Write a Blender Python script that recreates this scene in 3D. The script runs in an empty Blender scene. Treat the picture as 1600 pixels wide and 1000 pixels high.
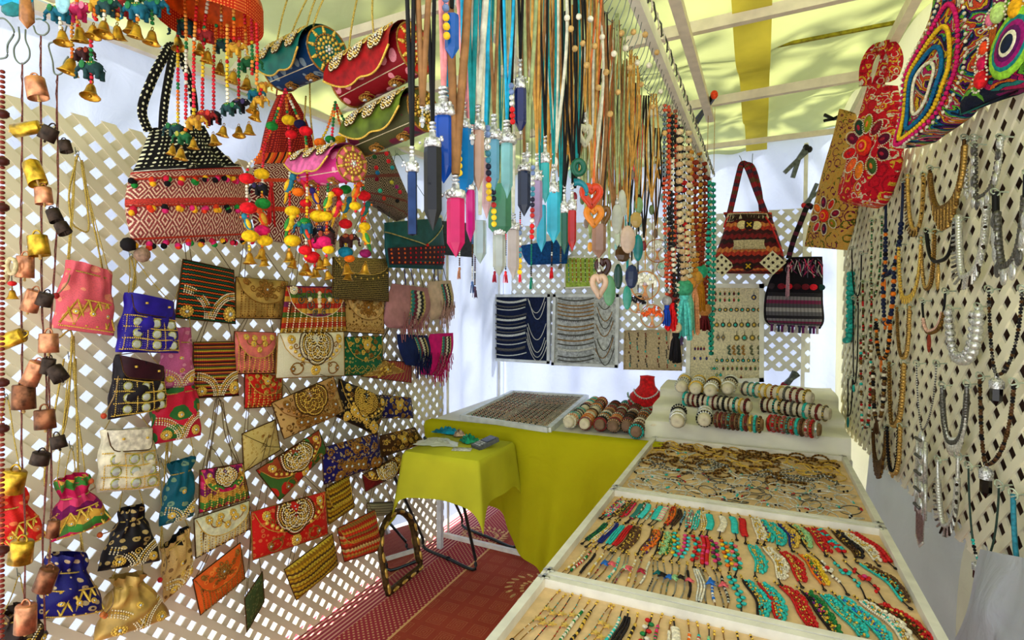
import bpy, math, random
import numpy as np
from mathutils import Vector, Matrix
rng = random.Random(7)
PI = math.pi
sc = bpy.context.scene
C = sc.collection

# ------------------------------------------------------------------ camera
FPX = 850.0
YAW, PITCH, EYE = math.radians(-24.637), math.radians(-1.685), 1.5
FW = np.array([math.sin(YAW)*math.cos(PITCH), math.cos(YAW)*math.cos(PITCH), math.sin(PITCH)])
RT = np.array([math.cos(YAW), -math.sin(YAW), 0.0])
UP = np.cross(RT, FW)
CAM = np.array([0, 0, EYE])
cd = bpy.data.cameras.new('camera'); cam = bpy.data.objects.new('camera', cd); C.objects.link(cam)
cd.sensor_width = 36.0; cd.lens = FPX/1600*36.0; cd.clip_start = .02
cam.matrix_world = Matrix(((RT[0], UP[0], -FW[0], 0), (RT[1], UP[1], -FW[1], 0), (RT[2], UP[2], -FW[2], EYE), (0, 0, 0, 1)))
sc.camera = cam

# ------------------------------------------------------------------ light
sc.view_settings.view_transform = 'Standard'; sc.view_settings.look = 'None'
sc.view_settings.gamma = 1; sc.view_settings.use_curve_mapping = False
sc.view_settings.exposure = 0.15
w = bpy.data.worlds.new('sky'); sc.world = w; w.use_nodes = True
wn = w.node_tree; bg = wn.nodes['Background']
bg.inputs[0].default_value = (.90, .94, 1, 1); bg.inputs[1].default_value = 2.2
sd = bpy.data.lights.new('sun', 'SUN'); sd.energy = 13.0; sd.angle = math.radians(1.3); sd.color = (1, .95, .84)
so = bpy.data.objects.new('sun', sd); C.objects.link(so)
SUNDIR = Vector((-.42, .34, .84)).normalized()      # towards the sun
so.rotation_euler = SUNDIR.to_track_quat('Z', 'Y').to_euler(); so.location = (-3, 3, 8)
sc.cycles.use_denoising = True
sc.cycles.max_bounces = 7; sc.cycles.diffuse_bounces = 4; sc.cycles.transparent_max_bounces = 8
sc.cycles.transmission_bounces = 5; sc.cycles.glossy_bounces = 3; sc.cycles.sample_clamp_indirect = 6

# ------------------------------------------------------------------ pixel <-> world
def ray(px, py): return FW + RT*(px-800)/FPX - UP*(py-500)/FPX
XL, YB = -1.875, 3.9
def onz(px, py, z):
    d = ray(px, py); return CAM + d*((z-EYE)/d[2])
def PL(px, py, d=0):                                  # left lattice plane, d metres in front of it
    r = ray(px, py); return CAM + r*((XL+d)/r[0])
def PB(px, py, d=0):                                  # back wall plane
    r = ray(px, py); return CAM + r*((YB-d)/r[1])
def PR(px, py, d=0):                                  # right lattice plane (slightly turned)
    r = ray(px, py); return CAM + r*((.56+.078*1.7-d)/(r[0]+.078*r[1]))
def PX(x):
    def f(px, py, d=0):
        r = ray(px, py); return CAM + r*((x-d)/r[0])
    return f
def PY(y):
    def f(px, py, d=0):
        r = ray(px, py); return CAM + r*((y-d)/r[1])
    return f
def PV(xa, da, xb, db):                               # upright plane through two image columns at given distances
    A, B = CAM+ray(xa, 475)*da, CAM+ray(xb, 475)*db; n = np.array([-(B-A)[1], (B-A)[0], 0]); n /= np.linalg.norm(n)
    n = n if n@(CAM-A) > 0 else -n
    def f(px, py, d=0):
        r = ray(px, py); return CAM+r*(((A-CAM)@n+d)/(r@n))
    return f
def PD(dep):                                          # plane facing the visitor at a given distance
    def f(px, py, d=0): return CAM + ray(px, py)*(dep-d)
    return f
def PZ(z):
    def f(px, py, d=0): return onz(px, py, z+d)
    return f

# ------------------------------------------------------------------ materials
def lin(c):
    return tuple(((x/255)/12.92 if x/255 <= .04045 else ((x/255+.055)/1.055)**2.4) for x in c[:3]) + (1.0,)
class NT:
    def __init__(s, m): s.t = m.node_tree; s.n = s.t.nodes; s.l = s.t.links
    def N(s, typ, **k):
        n = s.n.new(typ)
        for a, b in k.items(): setattr(n, a, b)
        return n
    def set(s, sock, v):
        if hasattr(v, 'links') or isinstance(v, bpy.types.NodeSocket): s.l.new(v, sock)
        else: sock.default_value = v
    def m(s, op, a, b=0.0, c=None, clamp=False):
        n = s.N('ShaderNodeMath', operation=op, use_clamp=clamp); s.set(n.inputs[0], a); s.set(n.inputs[1], b)
        if c is not None: s.set(n.inputs[2], c)
        return n.outputs[0]
    def mix(s, f, a, b):
        n = s.N('ShaderNodeMix', data_type='RGBA'); s.set(n.inputs[0], f); s.set(n.inputs[6], a); s.set(n.inputs[7], b); return n.outputs[2]
    def ramp(s, f, stops, interp='CONSTANT'):
        n = s.N('ShaderNodeValToRGB'); n.color_ramp.interpolation = interp; e = n.color_ramp.elements
        while len(e) < len(stops): e.new(.5)
        for i, (p, c) in enumerate(stops): e[i].position = p; e[i].color = lin(c)
        s.set(n.inputs[0], f); return n.outputs[0]
    def uv(s, su=1, sv=1):
        n = s.N('ShaderNodeUVMap'); p = s.N('ShaderNodeSeparateXYZ'); s.l.new(n.outputs[0], p.inputs[0])
        u = s.m('MULTIPLY', p.outputs[0], su); v = s.m('MULTIPLY', p.outputs[1], sv)
        q = s.N('ShaderNodeCombineXYZ'); s.l.new(u, q.inputs[0]); s.l.new(v, q.inputs[1]); return u, v, q.outputs[0]
    def noise(s, vec, scale=5, detail=2, dist=0):
        n = s.N('ShaderNodeTexNoise'); n.inputs['Scale'].default_value = scale; n.inputs['Detail'].default_value = detail
        n.inputs['Distortion'].default_value = dist
        if vec is not None: s.l.new(vec, n.inputs['Vector'])
        return n.outputs[0]
    def obj(s): return s.N('ShaderNodeTexCoord').outputs['Object']
    def bump(s, h, strength=.3, dist=.002):
        n = s.N('ShaderNodeBump'); n.inputs['Strength'].default_value = strength; n.inputs['Distance'].default_value = dist
        s.set(n.inputs['Height'], h); return n.outputs[0]
def newmat(name, rough=.6, metal=0.0):
    m = bpy.data.materials.new(name); m.use_nodes = True; t = NT(m); b = t.n['Principled BSDF']
    b.inputs['Specular IOR Level'].default_value = .18 if rough > .25 else .32; b.inputs['Roughness'].default_value = rough; b.inputs['Metallic'].default_value = metal
    return m, t, b
_mc = {}
def plain(name, col, rough=.55, metal=0.0, var=.12, scale=60, bump=0, alpha=None, trans=0, sheen=0, ior=1.45):
    if name in _mc: return _mc[name]
    m, t, b = newmat(name, rough, metal)
    if var:
        f = t.noise(t.obj(), scale, 3)
        c2 = tuple(max(0, x*(1-var*2)) for x in col); c1 = tuple(min(255, x*(1+var)) for x in col)
        t.l.new(t.ramp(f, [(.3, c2), (.7, c1)], 'LINEAR'), b.inputs['Base Color'])
        if bump: t.l.new(t.bump(f, bump, .004), b.inputs['Normal'])
    else: b.inputs['Base Color'].default_value = lin(col)
    if trans: b.inputs['Transmission Weight'].default_value = trans; b.inputs['IOR'].default_value = ior
    if sheen: b.inputs['Sheen Weight'].default_value = sheen
    _mc[name] = m; return m
def fabric_sheet(name, col, tcol, mixf=.5, scale=3, var=.08, bumps=.25):
    """thin cloth: part of the light is reflected, part passes through"""
    m = bpy.data.materials.new(name); m.use_nodes = True; t = NT(m); t.n.remove(t.n['Principled BSDF']); out = t.n['Material Output']
    f = t.noise(t.obj(), scale, 4, .6)
    d = t.N('ShaderNodeBsdfDiffuse'); tr = t.N('ShaderNodeBsdfTranslucent'); mx = t.N('ShaderNodeMixShader')
    a = tuple(x*(1-var) for x in col); a2 = tuple(x*(1-var) for x in tcol)
    t.l.new(t.ramp(f, [(.3, a), (.7, col)], 'LINEAR'), d.inputs[0]); t.l.new(t.ramp(f, [(.3, a2), (.7, tcol)], 'LINEAR'), tr.inputs[0])
    bn = t.bump(t.noise(t.obj(), 9, 3, 1.5), bumps, .02); t.l.new(bn, d.inputs['Normal'])
    mx.inputs[0].default_value = mixf; t.l.new(d.outputs[0], mx.inputs[1]); t.l.new(tr.outputs[0], mx.inputs[2]); t.l.new(mx.outputs[0], out.inputs[0])
    return m

GOLD = plain('gold_beads', (238, 190, 82), .32, .35, .12, 300)
DKGOLD = plain('antique_gold', (158, 110, 44), .4, .3, .15, 300)
PEARL = plain('pearl_beads', (240, 225, 185), .25, .2, .05, 300)
STONE = plain('glass_stone', (205, 225, 235), .08, .4, .2, 300)
BRONZE = plain('bronze_thread', (84, 56, 26), .5, .5, .2, 300)
SILVER = plain('silver_metal', (222, 222, 214), .28, .6, .1, 200)
DKSILVER = plain('aged_silver', (104, 102, 96), .35, .6, .2, 200)
BLACK = plain('black_cord', (18, 17, 18), .5, 0, 0)
WIRE = plain('steel_wire', (110, 118, 110), .35, .8, 0)
COPPER = plain('copper', (196, 128, 88), .36, .6, .2, 60)
BRASS = plain('brass', (190, 142, 44), .3, .7, .18, 60)
DKIRON = plain('dark_iron', (58, 46, 38), .5, .7, .2, 80)
def solid(col, rough=.5, metal=0): return plain('solid_%d_%d_%d' % tuple(int(x) for x in col[:3]), col, rough, metal, .1, 120)
TURQ = solid((45, 190, 180), .35); RED = solid((200, 28, 30), .35); WHITE = solid((232, 224, 200), .4); ORANGE = solid((235, 110, 25), .35)
NAVY = solid((28, 34, 90), .45); GREEN = solid((30, 120, 60), .4); PINK = solid((222, 60, 120), .5); YELLOW = solid((235, 190, 40), .5)
BROWN = solid((95, 55, 30), .5); TAN = solid((205, 165, 100), .5)

# ------------------------------------------------------------------ mesh builder
def _sph(ns, nr):
    V = [(0, 0, 1)]; F = []
    for i in range(1, nr):
        a = PI*i/nr
        for j in range(ns): b = 2*PI*j/ns; V.append((math.sin(a)*math.cos(b), math.sin(a)*math.sin(b), math.cos(a)))
    V.append((0, 0, -1))
    for j in range(ns): F.append((0, 1+j, 1+(j+1) % ns))
    for i in range(nr-2):
        o = 1+i*ns
        for j in range(ns): F.append((o+j, o+ns+j, o+ns+(j+1) % ns)); F.append((o+j, o+ns+(j+1) % ns, o+(j+1) % ns))
    o = 1+(nr-2)*ns; e = len(V)-1
    for j in range(ns): F.append((e, o+(j+1) % ns, o+j))
    return np.array(V, float), np.array(F, int)
_SP = {'lo': _sph(5, 3), 'mid': _sph(8, 5), 'hi': _sph(16, 10)}
class MB:
    def __init__(s): s.ch = []; s.nv = 0; s.mats = []; s.cur = 0; s.sm = True
    def m(s, mat, smooth=True):
        if mat not in s.mats: s.mats.append(mat)
        s.cur = s.mats.index(mat); s.sm = smooth; return s
    def add(s, V, F, uv=None):
        V = np.asarray(V, float).reshape(-1, 3); F = np.asarray(F, int)
        s.ch.append((V, F+s.nv, s.cur, s.sm, uv)); s.nv += len(V)
    def beads(s, pts, r, q='lo', sc3=None):
        pts = np.asarray(pts, float).reshape(-1, 3)
        if not len(pts): return s
        TV, TF = _SP[q]; n = len(pts); r = np.broadcast_to(np.asarray(r, float), (n,))
        T = TV if sc3 is None else TV*np.asarray(sc3)
        V = (pts[:, None, :] + T[None]*r[:, None, None]).reshape(-1, 3)
        F = (TF[None]+(np.arange(n)*len(TV))[:, None, None]).reshape(-1, 3); s.add(V, F); return s
    def ell(s, c, rad, M=None, q='mid'):
        TV, TF = _SP[q]; V = TV*np.asarray(rad)
        if M is not None: V = V@np.asarray(M).T
        s.add(V+np.asarray(c), TF); return s
    def box(s, c, size, M=None):
        a = np.array([(x, y, z) for x in (-.5, .5) for y in (-.5, .5) for z in (-.5, .5)])*np.asarray(size)
        if M is not None: a = a@np.asarray(M).T
        s.add(a+np.asarray(c), [(0, 1, 3, 2), (4, 6, 7, 5), (0, 4, 5, 1), (2, 3, 7, 6), (0, 2, 6, 4), (1, 5, 7, 3)]); return s
    def bar(s, a, b, wd, hg, up=(0, 0, 1)):
        a = np.asarray(a, float); b = np.asarray(b, float); d = b-a; L = np.linalg.norm(d); d /= L
        u = np.cross(d, up)
        if np.linalg.norm(u) < 1e-6: u = np.cross(d, (1, 0, 0))
        u /= np.linalg.norm(u); v = np.cross(u, d); M = np.stack([d, u, v], 1)
        return s.box((a+b)/2, (L, wd, hg), M)
    def tube(s, pts, r, n=6, closed=False, flat=None, caps=True):
        P = np.asarray(pts, float); k = len(P)
        if k < 2: return s
        r = np.broadcast_to(np.asarray(r, float), (k,))
        T = np.gradient(P, axis=0) if not closed else (np.roll(P, -1, 0)-np.roll(P, 1, 0))
        T /= (np.linalg.norm(T, axis=1)[:, None]+1e-12)
        ref = np.array(flat if flat is not None else (0, 0, 1.0), float)
        if flat is None and np.mean(np.abs(T@ref)) > .8: ref = np.array([.3, .9, 0.1])
        U = np.cross(T, ref); nu = np.linalg.norm(U, axis=1)
        U[nu < 1e-4] = np.cross(T[nu < 1e-4], (.9, .2, .1)); U /= np.linalg.norm(U, axis=1)[:, None]
        W = np.cross(U, T); a = 2*PI*np.arange(n)/n
        V = P[:, None]+r[:, None, None]*(np.cos(a)[None, :, None]*U[:, None]+np.sin(a)[None, :, None]*W[:, None])
        i = np.arange(k if closed else k-1)[:, None]; j = np.arange(n)[None]
        i2 = (i+1) % k; j2 = (j+1) % n
        F = np.stack([i*n+j, i*n+j2, i2*n+j2, i2*n+j], -1).reshape(-1, 4); V = V.reshape(-1, 3)
        s.add(V, F)
        if caps and not closed and n <= 8:
            o = s.nv-len(V); z = s.nv
            for b in (0, (k-1)*n):
                f = [(b, b+q, b+q+1) for q in range(1, n-1)]
                s.ch.append((np.zeros((0, 3)), np.array(f)+o, s.cur, s.sm, None))
        return s
    def grid(s, Pg, uv=None, cu=False, cv=False):
        """Pg: (a,b,3) array of points"""
        a, b = Pg.shape[:2]; i = np.arange(a if cu else a-1)[:, None]; j = np.arange(b if cv else b-1)[None]
        i2 = (i+1) % a; j2 = (j+1) % b
        F = np.stack([i*b+j, i2*b+j, i2*b+j2, i*b+j2], -1).reshape(-1, 4)
        s.add(Pg.reshape(-1, 3), F, None if uv is None else uv.reshape(-1, 2)); return s
    def lathe(s, prof, c=(0, 0, 0), M=None, n=12, sy=1.0):
        pr = np.asarray(prof, float); a = 2*PI*np.arange(n)/n
        V = np.stack([pr[:, None, 0]*np.cos(a), pr[:, None, 0]*np.sin(a)*sy, np.repeat(pr[:, 1:2], n, 1)], -1)
        if M is not None: V = V@np.asarray(M).T
        return s.grid(V+np.asarray(c), None, False, True)
    def slab(s, poly, t, N):
        """convex-ish polygon (k,3) given thickness t along N, fan capped"""
        P = np.asarray(poly, float); k = len(P); c = P.mean(0); N = np.asarray(N, float)
        V = np.vstack([P, P+N*t, [c], [c+N*t]])
        F = [(2*k, (i+1) % k, i) for i in range(k)]+[(2*k+1, k+i, k+(i+1) % k) for i in range(k)]
        s.add(V, F); o = s.nv-len(V)
        s.ch.append((np.zeros((0, 3)), np.array([(i, (i+1) % k, k+(i+1) % k, k+i) for i in range(k)])+o, s.cur, s.sm, None)); return s
    def mesh(s, name, org=(0, 0, 0)):
        V = np.vstack([c[0] for c in s.ch if len(c[0])])-np.asarray(org)
        me = bpy.data.meshes.new(name); me.vertices.add(len(V)); me.vertices.foreach_set('co', V.astype('f').ravel())
        loops = np.concatenate([c[1].ravel() for c in s.ch]); tot = np.concatenate([np.full(len(c[1]), c[1].shape[1]) for c in s.ch])
        mi = np.concatenate([np.full(len(c[1]), c[2]) for c in s.ch]); sm = np.concatenate([np.full(len(c[1]), c[3]) for c in s.ch])
        me.loops.add(len(loops)); me.loops.foreach_set('vertex_index', loops.astype('i'))
        me.polygons.add(len(tot)); st = np.concatenate([[0], np.cumsum(tot)[:-1]])
        me.polygons.foreach_set('loop_start', st.astype('i'))
        me.polygons.foreach_set('material_index', mi.astype('i')); me.polygons.foreach_set('use_smooth', sm.astype(bool))
        if any(c[4] is not None for c in s.ch):
            U = np.vstack([(c[4] if c[4] is not None else np.zeros((len(c[0]), 2))) for c in s.ch])
            me.update(calc_edges=True); l = me.uv_layers.new(name='UVMap'); l.data.foreach_set('uv', U[loops].astype('f').ravel())
        for m in s.mats: me.materials.append(m)
        me.update(calc_edges=True); me.validate()
        return me
    def obj(s, name, parent=None, kind=None, label=None, org=None):
        if org is None: org = parent['org'] if parent is not None and 'org' in parent else (0, 0, 0)
        o = bpy.data.objects.new(name, s.mesh(name, org)); C.objects.link(o)
        if parent is not None: o.parent = parent
        else: o.location = org
        o['org'] = tuple(float(x) for x in org)
        if kind: o['kind'] = kind
        if label: o['label'] = label
        return o
def tag(o, label, cat, group=None, kind=None):
    o['label'] = label; o['category'] = cat
    if group: o['group'] = group
    if kind: o['kind'] = kind
    return o
def thing(name, label, cat, org, group=None):
    """an Empty at the thing; parts are given in world coordinates and stored relative to it"""
    o = bpy.data.objects.new(name, None); C.objects.link(o); o.location = tuple(org); o.empty_display_size = .02
    o['org'] = tuple(float(x) for x in org); tag(o, label, cat, group); return o
def local(name, label, cat, loc, group=None):
    """an Empty whose parts are modelled in its own local frame (for copying)"""
    o = thing(name, label, cat, loc, group); o['org'] = (0., 0., 0.); return o
def copy_tree(o, parent=None):
    c = o.copy(); C.objects.link(c)
    if parent is not None: c.parent = parent
    for ch in list(o.children): copy_tree(ch, c)
    return c
def S(mb, name): mb = mb.obj(name); mb['kind'] = 'structure'; return mb
def orient(x=None, z=None):
    """3x3 matrix with given z axis (column 3) and approx x axis"""
    z = np.asarray(z if z is not None else (0, 0, 1), float); z = z/np.linalg.norm(z)
    x = np.asarray(x if x is not None else (1, 0, 0), float); x = x-z*(x@z)
    if np.linalg.norm(x) < 1e-5: x = np.cross(z, (0, 1, 0))
    x = x/np.linalg.norm(x); return np.stack([x, np.cross(z, x), z], 1)
def smooth(pts, k=8):
    """Catmull-Rom through the points"""
    P = np.asarray(pts, float); P = np.vstack([2*P[0]-P[1], P, 2*P[-1]-P[-2]]); o = []
    for i in range(1, len(P)-2):
        for t in np.linspace(0, 1, k, endpoint=False):
            a, b, c, d = P[i-1:i+3]; o.append(.5*((2*b)+(c-a)*t+(2*a-5*b+4*c-d)*t*t+(3*b-a-3*c+d)*t**3))
    o.append(P[-2]); return np.array(o)
def resample(P, step):
    P = np.asarray(P, float); d = np.r_[0, np.cumsum(np.linalg.norm(np.diff(P, axis=0), axis=1))]
    n = max(2, int(d[-1]/step)+1); t = np.linspace(0, d[-1], n)
    return np.stack([np.interp(t, d, P[:, k]) for k in range(3)], 1)
def ORD(n): return ['first','second','third','fourth','fifth','sixth','seventh','eighth','ninth','tenth','eleventh','twelfth','thirteenth','fourteenth','fifteenth','sixteenth','seventeenth','eighteenth','nineteenth','twentieth','twenty-first','twenty-second','twenty-third','twenty-fourth','twenty-fifth','twenty-sixth','twenty-seventh','twenty-eighth','twenty-ninth','thirtieth','thirty-first','thirty-second','thirty-third','thirty-fourth','thirty-fifth','thirty-sixth','thirty-seventh','thirty-eighth'][n]
# ================================================================== THE SETTING
m_roof = fabric_sheet('canopy_cloth', (214, 222, 182), (150, 156, 100), .5, 2.2, .06, .15)
m_white = fabric_sheet('white_wall_cloth', (226, 230, 238), (164, 174, 202), .42, 2.0, .06, .6)
m_cream = fabric_sheet('cream_wall_cloth', (232, 228, 196), (226, 222, 180), .4, 2.5, .05, .4)
m_grey = fabric_sheet('grey_lower_cloth', (200, 206, 216), (190, 196, 214), .4, 2.5, .08, .4)
m_latt = plain('lattice_cream_plastic', (224, 214, 184), .55, 0, .03, 4)
m_lattw = plain('lattice_white_plastic', (244, 238, 208), .5, 0, .03, 4)
m_wood = plain('painted_white_timber', (236, 233, 220), .5, 0, .04, 14, .15)
m_beam = plain('pale_timber', (226, 214, 194), .55, 0, .03, 20)

def carpet_mat():
    m, t, b = newmat('brick_red_carpet', .9)
    n = t.N('ShaderNodeTexCoord'); p = t.N('ShaderNodeSeparateXYZ'); t.l.new(n.outputs['Object'], p.inputs[0]); X, Y = p.outputs[0], p.outputs[1]
    # rotated squares
    def cell(s, off=0):
        u = t.m('SUBTRACT', t.m('FRACT', t.m('ADD', t.m('MULTIPLY', X, s), off)), .5); v = t.m('SUBTRACT', t.m('FRACT', t.m('ADD', t.m('MULTIPLY', Y, s), off)), .5)
        return t.m('MAXIMUM', t.m('ABSOLUTE', u), t.m('ABSOLUTE', v))
    d = cell(9.0)
    ring = t.m('MULTIPLY', t.m('GREATER_THAN', t.m('SINE', t.m('MULTIPLY', d, 62)), .35), t.m('LESS_THAN', d, .36))
    noi = t.noise(n.outputs['Object'], 160, 2)
    ring = t.m('MULTIPLY', ring, t.m('GREATER_THAN', noi, .42))
    base = t.ramp(t.noise(n.outputs['Object'], 3, 3), [(.3, (150, 58, 42)), (.7, (166, 70, 50))], 'LINEAR')
    c1 = t.mix(t.m('MULTIPLY', ring, .45), base, lin((196, 124, 84)))
    # border: dotted band then stripes towards the wall
    bx = t.m('FRACT', t.m('MULTIPLY', t.m('ADD', X, Y), 34)); by = t.m('FRACT', t.m('MULTIPLY', t.m('SUBTRACT', X, Y), 34))
    dots = t.m('MULTIPLY', t.m('LESS_THAN', bx, .42), t.m('LESS_THAN', by, .42))
    cb = t.mix(t.m('MULTIPLY', dots, .8), lin((158, 50, 62)), lin((226, 180, 130)))
    cs = t.mix(t.m('GREATER_THAN', t.m('FRACT', t.m('MULTIPLY', X, 42)), .6), lin((150, 50, 70)), lin((214, 160, 140)))
    c = t.mix(t.m('LESS_THAN', X, -1.50), c1, cb); c = t.mix(t.m('LESS_THAN', X, -1.72), c, cs)
    line = t.m('LESS_THAN', t.m('ABSOLUTE', t.m('ADD', X, 1.50)), .006); c = t.mix(line, c, lin((226, 176, 118)))
    t.l.new(c, b.inputs['Base Color']); t.l.new(t.bump(t.m('ADD', noi, ring), .5, .003), b.inputs['Normal']); return m
fl = MB().m(carpet_mat(), False); fl.box((-.6, 1.86, -.012), (2.66, 4.16, .024)); S(fl, 'floor')
g = MB().m(plain('pale_paving', (196, 198, 200), .8, 0, .12, 5), False); g.box((0, 2, -.06), (30, 30, .06)); o = S(g, 'ground')
# medallions on the carpet: two cream scalloped leaves
mm = MB().m(plain('carpet_cream_motif', (220, 172, 116), .9), False)
for (cx, cy, r0) in ((-1.02, 2.62, .19), (-1.18, 1.62, .2), (-1.62, 3.1, .14)):
    for i in range(22):
        a = 2*PI*i/22
        for rr, ll in ((r0, .05), (r0*.62, .03)):
            p = np.array([cx+rr*math.cos(a), cy+rr*math.sin(a)*.8, .001]); mm.ell(p, (ll*.5, .009, .0012), orient((math.cos(a+.5), math.sin(a+.5), 0)), 'mid')
tag(mm.obj('carpet_motif', kind='stuff'), 'cream scalloped leaf motifs woven into the brick red carpet', 'pattern', kind='stuff')

# walls: cloth with soft folds
def cloth(name, P, nu, nv, mat, amp=.02, N=(1, 0, 0), seed=1, fold=9, kind='structure'):
    r = np.random.RandomState(seed); u = np.linspace(0, 1, nu); v = np.linspace(0, 1, nv); U, V = np.meshgrid(u, v, indexing='ij')
    P = [np.asarray(p, float) for p in P]      # 4 corners: (0,0) (1,0) (1,1) (0,1)
    G = ((1-U)*(1-V))[..., None]*P[0]+(U*(1-V))[..., None]*P[1]+(U*V)[..., None]*P[2]+((1-U)*V)[..., None]*P[3]
    h = 0
    for k in range(5):
        a, b, c_ = r.rand(3); h = h+np.sin(U*fold*(k*.7+1)*(1+a)+V*4*(b-.5)+c_*6)/(k+1.3)
    h = h*amp*(.35+.65*np.sin(np.clip(V, 0.02, .98)*PI))
    mb = MB().m(mat); mb.grid(G+h[..., None]*np.asarray(N, float)); o = mb.obj(name); o['kind'] = kind; return o
cloth('wall_left', [(XL-.07, .1, .28), (XL-.07, 3.1, .28), (XL-.07, 3.1, 2.5), (XL-.07, .1, 2.36)], 60, 40, m_white, .008, (1, 0, 0), 3)
cloth('wall_left.001', [(XL-.03, 2.98, .06), (XL-.03, YB+.06, .06), (XL-.03, YB+.06, 2.52), (XL-.03, 2.98, 2.5)], 50, 40, m_white, .022, (1, 0, 0), 5, 5)
cloth('wall_back', [(XL-.05, YB+.06, .02), (.5, YB+.06, .02), (.5, YB+.06, 2.68), (XL-.05, YB+.06, 2.56)], 110, 50, m_white, .03, (0, -1, 0), 8, 12)
def rx(y, d=0): return .56-.078*(y-1.7)-d
cloth('wall_right', [(rx(.2, -.12), .2, .02), (rx(3.95, -.03), 3.95, .02), (rx(3.95, -.03), 3.95, 2.68), (rx(.2, -.12), .2, 2.72)], 80, 50, m_cream, .012, (-1, 0, 0), 11, 7)
cloth('wall_right.001', [(rx(.2, -.06), .2, .02), (rx(3.1, -.02), 3.1, .02), (rx(3.1, -.04), 3.1, .84), (rx(.2, -.07), .2, .84)], 60, 24, m_grey, .03, (-1, 0, 0), 14, 6)
# canopy
nx, ny = 60, 80
xs = np.linspace(-2.0, .75, nx); ys = np.linspace(-.25, 4.0, ny); Xg, Yg = np.meshgrid(xs, ys, indexing='ij')
Zg = 2.53+.03*np.sin(Xg*3+1)*np.sin(Yg*2.1)+.035*np.sin(Yg*7.4+.4*Xg)+.012*np.sin(Xg*17+Yg*5)
Zg = Zg-.17*np.clip(1-(Xg+2.0)/.35, 0, 1)**1.5+.12*np.clip((Xg+.2)/.9, 0, 1)
rf = MB().m(m_roof); rf.grid(np.stack([Xg, Yg, Zg], -1)[:, ::-1]); S(rf, 'ceiling')
m_band = fabric_sheet('doubled_canopy_seam', (226, 208, 110), (232, 208, 92), .6, 6, .1)
bd = MB().m(m_band); yb_ = np.linspace(1.0, 3.93, 60); W_ = np.array([-.105, .02])
Gz = 2.53+.03*np.sin(-.04*3+1)*np.sin(yb_*2.1)+.035*np.sin(yb_*7.4)-.022
bd.grid(np.stack([np.stack([np.full(60, x), yb_, Gz], -1) for x in W_], 0)); o = S(bd, 'trim_1')
# roof bars
def beam(name, a, b, wd=.028, hg=.04, mat=None):
    mb = MB().m(mat or m_beam, False); mb.bar(a, b, wd, hg); return S(mb, name)
beam('beam', (-1.9, 2.10, 2.46), (.5, 2.06, 2.5)); beam('beam.001', (-1.9, 2.92, 2.46), (.45, 2.80, 2.49))
beam('beam.002', (-1.9, 3.66, 2.47), (.42, 3.63, 2.49), .02, .03); beam('beam.003', (-1.9, 2.5, 2.515), (.45, 2.40, 2.52), .012, .012, plain('olive_rope', (150, 140, 30), .7))
beam('beam.004', (-.25, .9, 2.42), (-.243, 2.9, 2.42), .035, .03); beam('beam.005', (.47, .3, 2.50), (.40, 3.9, 2.46), .03, .04)
beam('beam.006', (-1.9, .2, 2.33), (-1.9, 3.9, 2.44), .03, .03); beam('beam.007', (-1.9, .9, 2.4), (.5, .9, 2.46)); beam('beam.008', (-1.9, 1.5, 2.42), (-.2, 1.5, 2.46), .02, .03)
beam('column', (-1.9, 3.87, 0), (-1.9, 3.87, 2.46), .03, .03, m_wood); beam('column.001', (-1.85, 3.03, 0), (-1.85, 3.03, 2.05), .012, .012, m_wood)
pc = onz(1255, 400, 1.5) if False else PB(1257, 400, .03); beam('column.002', (pc[0], YB-.03, .8), (pc[0], YB-.03, 2.5), .022, .022, m_wood)
beam('baseboard_left', (-1.86, 2.97, .012), (-1.15, 2.93, .012), .025, .025, m_wood)
# sun-dappling tree outside, over the tent
def tree():
    r = random.Random(5); root = thing('tree', 'leafy tree branches reaching over the tent canopy outside', 'tree', (-5.2, 5.2, 0))
    bk = MB().m(plain('bark', (90, 70, 50), .9))
    bk.tube(smooth([(-5.2, 5.2, -.03), (-5.1, 5.1, 1.8), (-4.4, 4.6, 3.4), (-3.0, 4.0, 4.6), (-1.5, 3.3, 5.2)], 6), np.linspace(.14, .03, 25), 8)
    br = []
    for k in range(20):
        p = np.array([-1.5+r.uniform(-1.6, 2.0), 3.1+r.uniform(-2.2, 1.7), 4.7+r.uniform(-.3, .6)]); s0 = np.array([-2.6, 3.7, 4.7]); br.append(p)
        bk.tube(smooth([s0, (s0+p)/2+np.array([0, 0, .2]), p], 4), np.linspace(.025, .008, 9), 5)
    bk.obj('trunk', root)
    lf = MB().m(plain('green_leaves', (70, 120, 40), .6)); V = []; F = []
    for p in br:
        for k in range(95):
            c = p+np.array([r.gauss(0, .3), r.gauss(0, .3), r.gauss(0, .12)]); a = r.uniform(0, 6.28); L = r.uniform(.07, .15)
            d = np.array([math.cos(a), math.sin(a), r.uniform(-.3, .3)])*L; e = np.array([-math.sin(a), math.cos(a), 0])*L*.42; n0 = len(V)
            V += [c-d, c+e, c+d, c-e]; F.append((n0, n0+1, n0+2, n0+3))
    lf.add(np.array(V), np.array(F)); lf.obj('foliage', root, kind='stuff')
tree()

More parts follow.
